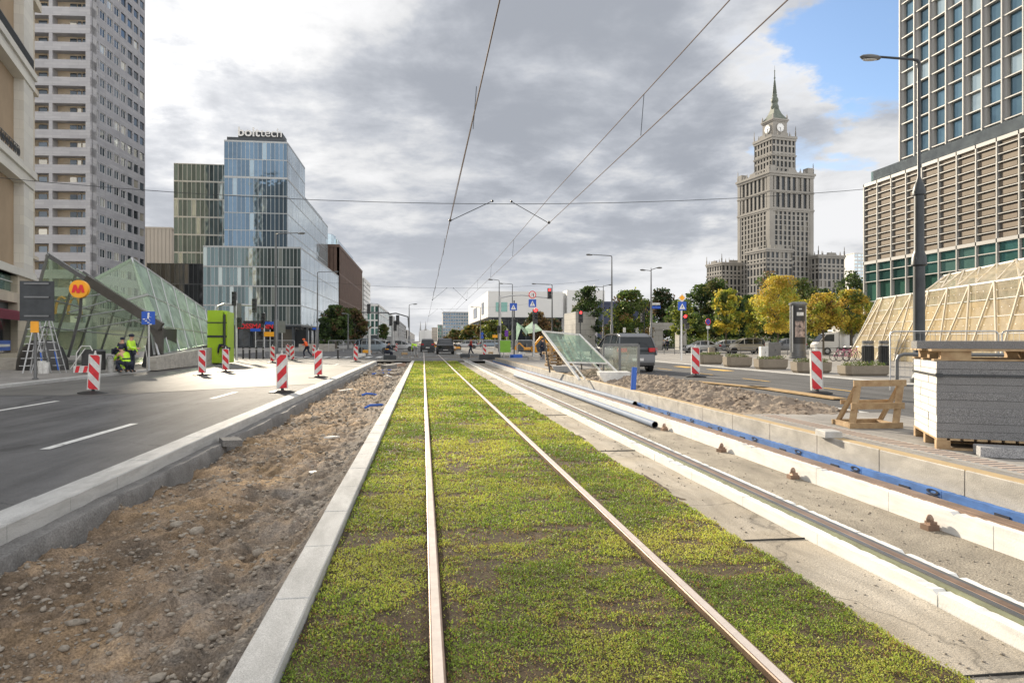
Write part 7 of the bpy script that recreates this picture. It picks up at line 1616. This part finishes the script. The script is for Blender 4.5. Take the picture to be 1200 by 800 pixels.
def cside(px, Z, kind, paint, lb, flip=0, z=.05, name='parked_car', group='cars parked by the park'): q = Q(px, Z); return car(name, lb, kind, paint, (q[0], q[1], z), R(90 if flip else -90)-TH, group=group)
cside(821, 82, 'sedan', 'paint_silver', 'silver saloon parked left of the no stopping sign', 1)
cside(872, 78, 'suv', 'paint_sand', 'sand grey estate car parked above the second planter', 1)
cside(848, 92, 'estate', 'paint_white', 'pale car mostly hidden behind the sand grey estate', 1)
cside(921, 84, 'suv', 'paint_grey', 'dark car hidden behind the advertising column', 1)
q = Q(501, 92); car('dark_car', 'black car driving away, left of two on the tram crossing', 'suv', 'paint_black', (q[0], q[1], 0), 0, group='two dark cars on the tram crossing')
q = Q(521.5, 76); car('dark_car', 'larger black off-roader, right of two on the tram crossing', 'suv', 'paint_black', (q[0], q[1], 0), R(180), group='two dark cars on the tram crossing')
cside(439, 82, 'suv', 'paint_bluegrey', 'blue grey car crossing behind the kneeling worker', 0, 0, 'moving_car', 'cars on the far left crossing')
cside(470, 96, 'estate', 'paint_silver', 'silver car right of the left signal mast', 0, 0, 'moving_car', 'cars on the far left crossing')
for i, (px, Z, k_, p_, lb) in enumerate(((641, 100, 'sedan', 'paint_white', 'white car far behind the red signal post'), (547, 130, 'estate', 'paint_silver', 'silver car behind the man in red'), (575, 140, 'suv', 'paint_bluegrey', 'blue grey car behind the orange sign'), (596, 120, 'sedan', 'paint_grey', 'dark car behind the green board'), (452, 130, 'estate', 'paint_white', 'white car under the distant left trees'))): cside(px, Z, k_, p_, lb, i % 2, 0, 'moving_car', 'cars in the distance')
def van():
    q = Q(998, 70); t = thing('box_van', 'white box van with a dark red side picture, parked under the maples', 'van', (q[0], q[1], .05), R(-4)-TH); s = 1
    b = MB(); b.bbox(-1.6, -1, .75, 3.6, 1, 2.95, .06); b.build('cargo_box', 'paint_white', t)
    b = MB(); b.prism([(-3.75, -.95, .45), (-3.8, -.95, 1.0), (-3.55, -.95, 1.3), (-2.85, -.95, 2.15), (-1.65, -.95, 2.3), (-1.65, -.95, .45)], (0, 1.9, 0)); b.build('cab', 'paint_white', t)
    b = MB(); b.prism([(-3.42, -.97, 1.38), (-2.85, -.97, 2.03), (-2.1, -.97, 2.08), (-2.1, -.97, 1.35)], (0, 1.94, 0)); b.prism([(-3.58, -.85, 1.32), (-2.92, -.85, 2.12), (-2.9, -.85, 2.1), (-3.5, -.85, 1.3)], (0, 1.7, 0)); b.build('windows', 'steel_dk_glass', t)
    b = MB(); b.box(-.6, -1.012, .95, 3.5, -1.003, 2.75); pn = b.build('side_picture', 'blackplastic', t); b = MB(); b.box(.6, -1.02, 1.9, 3.4, -1.013, 2.6); b.build('picture_banner', 'burgundy', pn)
    b = MB(); b.ball((.1, -1.02, 2.1), (.25, .01, .3)); b.ball((.15, -1.02, 1.4), (.5, .01, .6)); b.ball((1.2, -1.018, 1.5), (.4, .01, .4)); b.build('picture_figure', 'dirty_white', pn)
    b = MB(); b.box(-1.6, -.9, .4, 3.6, .9, .74); b.build('chassis', 'blackplastic', t)
    for x in (-2.8, 2.4):
        for y in (-.9, .9):
            b = MB(); b.T = Matrix.Translation((x, y, .38)) @ Matrix.Rotation(R(90), 4, 'X'); b.lathe([(.22, -.12), (.38, -.12), (.38, .12), (.22, .12)], 18); w_ = b.build('wheel', 'black', t); b = MB(); b.T = Matrix.Translation((x, y, .38)) @ Matrix.Rotation(R(90), 4, 'X'); b.lathe([(.2, -.125), (.2, .125)], 12); b.build('rim', 'steel', w_)
    for y in (-.75, .75): b = MB(); b.cbox((-3.72, y, .85), (.15, .3, .2)); b.build('headlight', 'head_lamp', t)
    b = MB(); b.cbox((-2.0, 0, 2.45), (.25, 1.4, .2)); b.build('roof_light_bar', 'dirty_white', t)
van()
def loader(px, Z, label, s=1.0, rz=0):
    q = Q(px, Z); t = thing('excavator', label, 'excavator', (q[0], q[1], 0), rz, 'orange construction machines'); 
    for y in (-.7, .7): b = MB(); b.prism([(-1*s, y-.2, .1), (1*s, y-.2, .1), (1.2*s, y-.2, .35), (1*s, y-.2, .6*s), (-1*s, y-.2, .6*s), (-1.2*s, y-.2, .35)], (0, .4, 0)); b.build('track', 'black', t)
    b = MB(); b.bbox(-1*s, -.8*s, .65*s, .5*s, .8*s, 1.3*s, .1); b.build('body', 'machine', t); b = MB(); b.bbox(.0, -.7*s, 1.3*s, .7*s, .1*s, 2.2*s, .06); b.build('cab', 'steel_dk_glass', t)
    b = MB(); b.bar((.5*s, .3*s, 1.2*s), (1.8*s, .3*s, 2.4*s), .28*s); b.bar((1.8*s, .3*s, 2.4*s), (2.8*s, .3*s, 1.3*s), .22*s); b.build('arm', 'machine', t); b = MB(); b.prism([(2.6*s, 0, 1.3*s), (3.0*s, 0, 1.3*s), (2.9*s, 0, .7*s), (2.4*s, 0, .6*s)], (0, .6*s, 0)); b.build('bucket', 'machine', t)
loader(617, 85, 'small orange excavator right of the blue crossing signs', .5, R(160)); loader(648, 60, 'orange machine with its arm raised behind the timber pile', .75, R(-160)); loader(500, 115, 'distant orange machine between the two dark cars', .6, R(20)); loader(536, 100, 'distant orange machine right of the dark off-roader', .45, R(180))
# ================================================================== PEOPLE
def skin(name, verts, edges, radii, m, parent, sub=1, extra=None):
    me = bpy.data.meshes.new(name); me.from_pydata(verts, edges, []); o = bpy.data.objects.new(name, me); COL.objects.link(o); o.modifiers.new('skin', 'SKIN')
    sv = me.skin_vertices[0].data
    for i, r_ in enumerate(radii):
        rr_ = r_ if isinstance(r_, tuple) else (r_, r_); sv[i].radius = rr_; sv[i].use_root = (i == 0)
    s = o.modifiers.new('sub', 'SUBSURF'); s.levels = sub; s.render_levels = sub; bpy.context.view_layer.update()
    ev = o.evaluated_get(bpy.context.evaluated_depsgraph_get()); m2 = bpy.data.meshes.new_from_object(ev); bpy.data.objects.remove(o); bpy.data.meshes.remove(me)
    if extra:
        base = MB(); base.v = [tuple(v.co) for v in m2.vertices]; base.f = [tuple(p.vertices) for p in m2.polygons]; base.m = [0]*len(base.f)
        extra(base); return sm(base.build(name, m, parent), 60)
    m2.materials.clear(); m2.materials.append(M[m]); m2.name = name; m2.polygons.foreach_set('use_smooth', [True]*len(m2.polygons)); o = bpy.data.objects.new(name, m2); COL.objects.link(o); o.parent = parent; return o
def person(loc_, rz, label, pose='stand', top='hiviz', legs='navy', hat='orange', h=1.76, group=None, band=None):
    """pose gives joint places for a 1.76 m figure facing +y"""
    t = thing('person', label, 'person', loc_, rz, group); s = h/1.76
    J = dict(pel=(0, 0, .95), sp=(0, 0, 1.15), ch=(0, 0, 1.36), nk=(0, .01, 1.5), hd=(0, .03, 1.6), tp=(0, .03, 1.7), shL=(-.18, 0, 1.42), shR=(.18, 0, 1.42), elL=(-.25, .02, 1.14), elR=(.25, .02, 1.14), wrL=(-.24, .14, .92), wrR=(.24, .14, .92),
             hpL=(-.1, 0, .92), hpR=(.1, 0, .92), knL=(-.11, .03, .5), knR=(.11, .03, .5), anL=(-.11, 0, .08), anR=(.11, 0, .08), toL=(-.12, .17, .04), toR=(.12, .17, .04))
    if pose == 'run': J.update(pel=(0, 0, .92), sp=(0, .06, 1.11), ch=(0, .16, 1.3), nk=(0, .22, 1.42), hd=(0, .27, 1.51), tp=(0, .3, 1.6), shL=(-.18, .16, 1.36), shR=(.18, .16, 1.36), elL=(-.26, .0, 1.12), elR=(.26, .3, 1.12), wrL=(-.2, .12, .98), wrR=(.16, .5, 1.14), knL=(-.1, .28, .56), anL=(-.1, .2, .14), toL=(-.1, .36, .08), knR=(.1, -.1, .5), anR=(.1, -.42, .2), toR=(.1, -.36, .06))
    if pose == 'walk': J.update(knL=(-.1, .18, .5), anL=(-.1, .26, .08), toL=(-.1, .42, .05), knR=(.1, -.06, .5), anR=(.1, -.3, .12), toR=(.1, -.16, .04), wrL=(-.24, -.1, .92), wrR=(.24, .26, .96))
    if pose == 'crouch': J.update(pel=(0, -.15, .42), sp=(0, -.06, .62), ch=(0, .1, .8), nk=(0, .2, .92), hd=(0, .26, 1.0), tp=(0, .28, 1.1), shL=(-.18, .12, .85), shR=(.18, .12, .85), elL=(-.22, .34, .66), elR=(.22, .34, .66), wrL=(-.12, .52, .56), wrR=(.12, .54, .58), hpL=(-.1, -.13, .4), hpR=(.1, -.13, .4), knL=(-.2, .3, .5), knR=(.18, .28, .48), anL=(-.16, .05, .08), anR=(.16, .05, .08), toL=(-.17, .22, .04), toR=(.17, .22, .04))
    if pose == 'bend': J.update(pel=(0, -.12, .9), sp=(0, .04, 1.05), ch=(0, .26, 1.13), nk=(0, .4, 1.15), hd=(0, .5, 1.15), tp=(0, .6, 1.17), shL=(-.18, .28, 1.14), shR=(.18, .28, 1.14), elL=(-.22, .36, .86), elR=(.22, .36, .86), wrL=(-.14, .46, .62), wrR=(.14, .48, .6), hpL=(-.1, -.1, .88), hpR=(.1, -.1, .88), knL=(-.14, .06, .48), knR=(.14, .02, .48), anL=(-.14, -.08, .08), anR=(.14, -.1, .08), toL=(-.14, .1, .04), toR=(.14, .08, .04))
    if pose == 'sit': J.update(pel=(0, 0, .62), sp=(0, .05, .82), ch=(0, .12, 1.02), nk=(0, .16, 1.15), hd=(0, .2, 1.24), tp=(0, .2, 1.34), shL=(-.18, .12, 1.07), shR=(.18, .12, 1.07), elL=(-.26, .3, .86), elR=(.26, .3, .86), wrL=(-.16, .5, .86), wrR=(.16, .5, .86), hpL=(-.1, 0, .6), hpR=(.1, 0, .6), knL=(-.18, .4, .58), knR=(.18, .4, .58), anL=(-.18, .36, .12), anR=(.18, .36, .12), toL=(-.18, .52, .06), toR=(.18, .52, .06))
    if pose == 'talk': J.update(wrR=(.1, .34, 1.1), elR=(.24, .12, 1.12))
    J = {k: Vector(v)*s for k, v in J.items()}
    names = ['pel', 'sp', 'ch', 'nk', 'hd', 'tp', 'shL', 'elL', 'wrL', 'haL', 'shR', 'elR', 'wrR', 'haR', 'hpL', 'knL', 'anL', 'toL', 'hpR', 'knR', 'anR', 'toR']
    for sd_ in 'LR': J['ha'+sd_] = J['wr'+sd_]+(J['wr'+sd_]-J['el'+sd_]).normalized()*.07*s
    rad = dict(pel=(.14, .1), sp=(.13, .095), ch=(.16, .11), nk=.055, hd=.085, tp=.075, shL=.065, shR=.065, elL=.043, elR=.043, wrL=.03, wrR=.03, haL=(.036, .02), haR=(.036, .02), hpL=.085, hpR=.085, knL=.06, knR=.06, anL=.042, anR=.042, toL=(.042, .03), toR=(.042, .03))
    E = [('pel', 'sp'), ('sp', 'ch'), ('ch', 'nk'), ('nk', 'hd'), ('hd', 'tp'), ('ch', 'shL'), ('shL', 'elL'), ('elL', 'wrL'), ('wrL', 'haL'), ('ch', 'shR'), ('shR', 'elR'), ('elR', 'wrR'), ('wrR', 'haR'), ('pel', 'hpL'), ('hpL', 'knL'), ('knL', 'anL'), ('anL', 'toL'), ('pel', 'hpR'), ('hpR', 'knR'), ('knR', 'anR'), ('anR', 'toR')]
    ix = {n: i for i, n in enumerate(names)}
    def extra(b):
        for sd_, sx in (('L', -1), ('R', 1)):
            w0 = J['wr'+sd_]; d = (J['ha'+sd_]-w0).normalized(); side = d.cross(Vector((0, 1, .3))).normalized(); side = side if side.length > .1 else Vector((1, 0, 0)); cu = side.cross(d).normalized()
            p = J['ha'+sd_]
            for k, l in enumerate((.062, .075, .08, .07)):
                a = p+side*(.026-.0175*k)*s; b.tube([a-d*.02*s, a+d*l*.5*s, a+d*l*.85*s+cu*.02*s, a+d*l*s+cu*.04*s], [.0088*s, .0085*s, .008*s, .006*s], 6)
            a = w0+d*.03*s-side*.03*s*sx; b.tube([w0+d*.02*s, a+d*.015*s, a+d*.05*s-side*.012*sx*s], [.012*s, .0105*s, .008*s], 6)
        hd = J['hd']; f = (J['tp']-J['nk']).normalized(); fw = Vector((1, 0, 0)).cross(f)*-1; fw = fw if fw.y > 0 or abs(fw.z) > .5 else -fw
        b.ball(tuple(hd+fw*.095*s), (.014*s, .022*s, .02*s)); b.ball(tuple(hd+fw*.085*s-f*.045*s), (.025*s, .012*s, .008*s))
        for sx in (-1, 1): b.ball(tuple(hd+Vector((sx*.085*s, 0, 0))), (.012*s, .02*s, .03*s))
    skin('body', [tuple(J[n]) for n in names], [(ix[a], ix[c]) for a, c in E], [tuple(x*s for x in (rad[n] if isinstance(rad[n], tuple) else (rad[n],)*2)) for n in names], 'skin', t, 1, extra)
    def part(name, ns, es, grow, m):
        idx = {n: i for i, n in enumerate(ns)}; skin(name, [tuple(J[n]) for n in ns], [(idx[a], idx[c]) for a, c in es], [tuple((x+grow)*s for x in (rad[n] if isinstance(rad[n], tuple) else (rad[n],)*2)) for n in ns], m, t, 1)
    part('jacket', ['sp', 'ch', 'pel', 'shL', 'elL', 'wrL', 'shR', 'elR', 'wrR'], [('pel', 'sp'), ('sp', 'ch'), ('ch', 'shL'), ('shL', 'elL'), ('elL', 'wrL'), ('ch', 'shR'), ('shR', 'elR'), ('elR', 'wrR')], .025, top)
    part('trousers', ['pel', 'hpL', 'knL', 'anL', 'hpR', 'knR', 'anR'], [('pel', 'hpL'), ('hpL', 'knL'), ('knL', 'anL'), ('pel', 'hpR'), ('hpR', 'knR'), ('knR', 'anR')], .02, legs)
    for sd_ in 'LR': part('boot', ['an'+sd_, 'to'+sd_], [('an'+sd_, 'to'+sd_)], .014, 'blackplastic')
    f = (J['tp']-J['nk']).normalized(); b = MB(); c = J['tp']-f*.01*s; b.ball(tuple(c), (.115*s, .125*s, .085*s), 0, 12, 8); b.build('helmet' if hat in ('orange', 'dirty_white', 'hiviz') else 'hair', hat, t)
    if band:
        b = MB(); p = J['sp']; b.T = Matrix.Translation(p); b.lathe([(.178*s, -.03), (.178*s, .03)], 14, sy=.78); b.build('reflective_band', band, t)
    return t
def pp(px, Z, z=.04): q = Q(px, Z); return (q[0], q[1], z)
person(pp(153.5, 31, .04), R(-100), 'standing worker in lime vest, rightmost by the stair opening, back turned', 'talk', 'hiviz', 'navy', 'navy', 1.74, band='dirty_white')
person(pp(139, 31.5, .04), R(-60), 'worker in dark jacket with lime stripes, leftmost of three at the stair', 'bend', 'navy', 'navy', 'navy', 1.9, band='hiviz')
person(pp(147, 30.6, .04), R(60), 'crouching worker with lime trousers between two others at the stair', 'crouch', 'hiviz', 'navy', 'navy', 1.8, band='navy')
person(pp(143, 32.6, .04), R(-20), 'worker in navy and lime standing behind the crouching one', 'stand', 'navy', 'hiviz', 'navy', 1.6, band='hiviz')
person(pp(360, 60, -.04), R(80), 'worker in orange jacket and helmet running to the right', 'run', 'orange', 'navy', 'orange', 1.8)
person(pp(264, 44, .04), R(60), 'worker with orange helmet beside the lime cabin', 'bend', 'navy', 'navy', 'orange', 1.8)
person(pp(453, 56, -.1), R(-70), 'dark dressed worker with yellow gloves, seated on a small machine', 'sit', 'navy', 'navy', 'navy', 1.9, band='sign_yellow')
person(pp(487, 66, -.03), R(30), 'worker in bright lime jacket bending on the tracks', 'bend', 'hiviz', 'grey_wall', 'hiviz', 1.75)
person(pp(552, 70, -.03), R(100), 'man in a dark red jacket by the far crossing', 'walk', 'redcloth', 'navy', 'navy', 1.8)
person(pp(721, 33, .1), R(10), 'worker with red helmet behind the glass screen', 'stand', 'navy', 'navy', 'sign_red', 1.68)
person(pp(782, 100, 0), R(150), 'pedestrian in dark clothes, right one of two before the stone portal', 'walk', 'navy', 'navy', 'navy'); person(pp(778, 101, 0), R(20), 'pedestrian in grey coat, left one of two before the portal', 'walk', 'grey_wall', 'navy', 'navy')
person(pp(636, 58, 0), R(40), 'dark figure standing by the stacked paving stones', 'stand', 'navy', 'navy', 'navy', 1.7)
t = thing('plate_compactor', 'small dark machine under the seated worker', 'machine', pp(457, 55, -.12)); b = MB(); b.bbox(-.5, -.3, 0, .5, .3, .45, .08); b.build('housing', 'dark_steel', t); b = MB(); b.tube([(-.4, 0, .4), (-.9, 0, .9), (-.9, .3, .9)], .03, 6); b.build('handle', 'dark_steel', t)
# ================================================================== LITTER OF THE WORKS
r_ = random.Random(4)
def debris(px, py, z, w_, l, h, m, lb, rz, name='board_piece', cat='debris'):
    q = P(px, py, z); b = MB(); b.cbox((0, 0, h/2), (w_, l, h)); o = b.build(name, m); o.location = (q[0], q[1], float(q[2])); o.rotation_euler = (r_.uniform(-.1, .1), r_.uniform(-.1, .1), rz); tag(o, lb, cat); return o
def bent_pipe(px, py, l, lb, rz, m='bluepipe', r0=.035):
    q = P(px, py, -.24); b = MB(); b.tube([(0, 0, 0), (l*.3, .04, .05), (l*.7, -.03, .04), (l, .05, .0)], r0, 8); o = sm(b.build('conduit', m)); o.location = q; o.rotation_euler = (0, 0, rz); tag(o, lb, 'conduit', 'blue conduits in the excavated strip')
bent_pipe(441, 434.5, 1.6, 'longest blue conduit at the far end of the dug strip', R(5)); bent_pipe(436, 438, 1.4, 'blue conduit just nearer than the longest one', R(-8), r0=.04); bent_pipe(424, 463, .45, 'short blue conduit in the middle of the dug strip', R(0)); bent_pipe(427, 478, .8, 'bent blue conduit nearest the camera', R(50)); bent_pipe(450, 441, .8, 'white blue conduit close to the lawn kerb', R(-60), 'dirty_white')
debris(405, 457, -.24, .5, .18, .02, 'dirty_white', 'flat white plastic sheet scrap in the dug strip', .6, 'sheet_scrap'); debris(367, 554, -.25, .09, .13, .02, 'dirty_white', 'white scrap nearest to the lawn kerb', .4, 'sheet_scrap'); debris(389, 513, -.25, .14, .34, .03, 'dirty_white', 'long pale scrap beside the lawn kerb', -.35, 'sheet_scrap')
debris(270, 521, -.2, .3, .26, .1, 'concrete_grey', 'broken concrete lump beside the road kerb', .5, 'concrete_lump'); debris(456, 432, -.2, .8, .5, .25, 'concrete_grey', 'large broken slab at the far end of the strip', .7, 'concrete_lump'); debris(467, 427, -.2, .5, .9, .1, 'dirty_white', 'tilted white board at the far end of the strip', .2, 'sheet_scrap')
debris(469, 429.5, -.15, .6, .5, .2, 'rail', 'rusty orange metal box at the far end of the strip', .2, 'metal_box')
rr2 = np.random.default_rng(77)
n = 260; X = rr2.uniform(-3.3, -.8, n); Y = rr2.uniform(34, END+.3, n); S = .05+.13*rr2.uniform(0, 1, n)**2; stuff(stones('broken_concrete', np.stack([X, Y, np.full(n, -.2)], -1), S, 'stone', seed=9))
n = 160; X = rr2.uniform(-9, 8, n); Y = rr2.uniform(51, 95, n); S = .04+.1*rr2.uniform(0, 1, n)**3; stuff(stones('crossing_rubble', np.stack([X, Y, np.full(n, -.02)], -1), S, 'stone', seed=19))
kinds = [('orange traffic board', 'sign_yellow'), ('white crate', 'dirty_white'), ('grey cable drum', 'grey_steel'), ('timber bundle', 'wood'), ('dark tool box', 'dark_steel'), ('blue crate', 'bluepipe')]
spots = [(430, 414, 0), (476, 411, 1), (474, 416, 3), (505, 413.5, 4), (531, 411, 0), (538, 416, 1), (545, 419.5, 4), (556, 418, 2), (575, 415, 3), (605, 421, 5), (612, 416, 1), (665, 414, 2), (655, 417, 4), (424, 418, 1)]
wh = ['left of the kneeling worker', 'left of the lawn end', 'at the lawn end beside the mast', 'before the left dark car', 'right of the off-roader', 'before the man in red', 'at the second track end', 'by the far beacon', 'left of the green board', 'right of the curved mast', 'behind the slim signal post', 'behind the timber pile', 'left of the timber pile', 'behind the end beacon']
for (px, py, k), wl in zip(spots, wh):
    q = P(px, py, -.02); t = thing(kinds[k][0].replace(' ', '_').replace('orange_', ''), f'small {kinds[k][0]} on the far crossing, {wl}', kinds[k][0].split()[-1], q, r_.uniform(-.5, .5)); s = .25+.2*r_.random(); b = MB(); b.bbox(-s, -s*.6, .06, s, s*.6, .06+s*.8, .04); b.build('box', kinds[k][1], t); b = MB(); b.box(-s*.9, -s*.5, 0, -s*.7, s*.5, .06); b.box(s*.7, -s*.5, 0, s*.9, s*.5, .06); b.build('skid', 'wood', t)
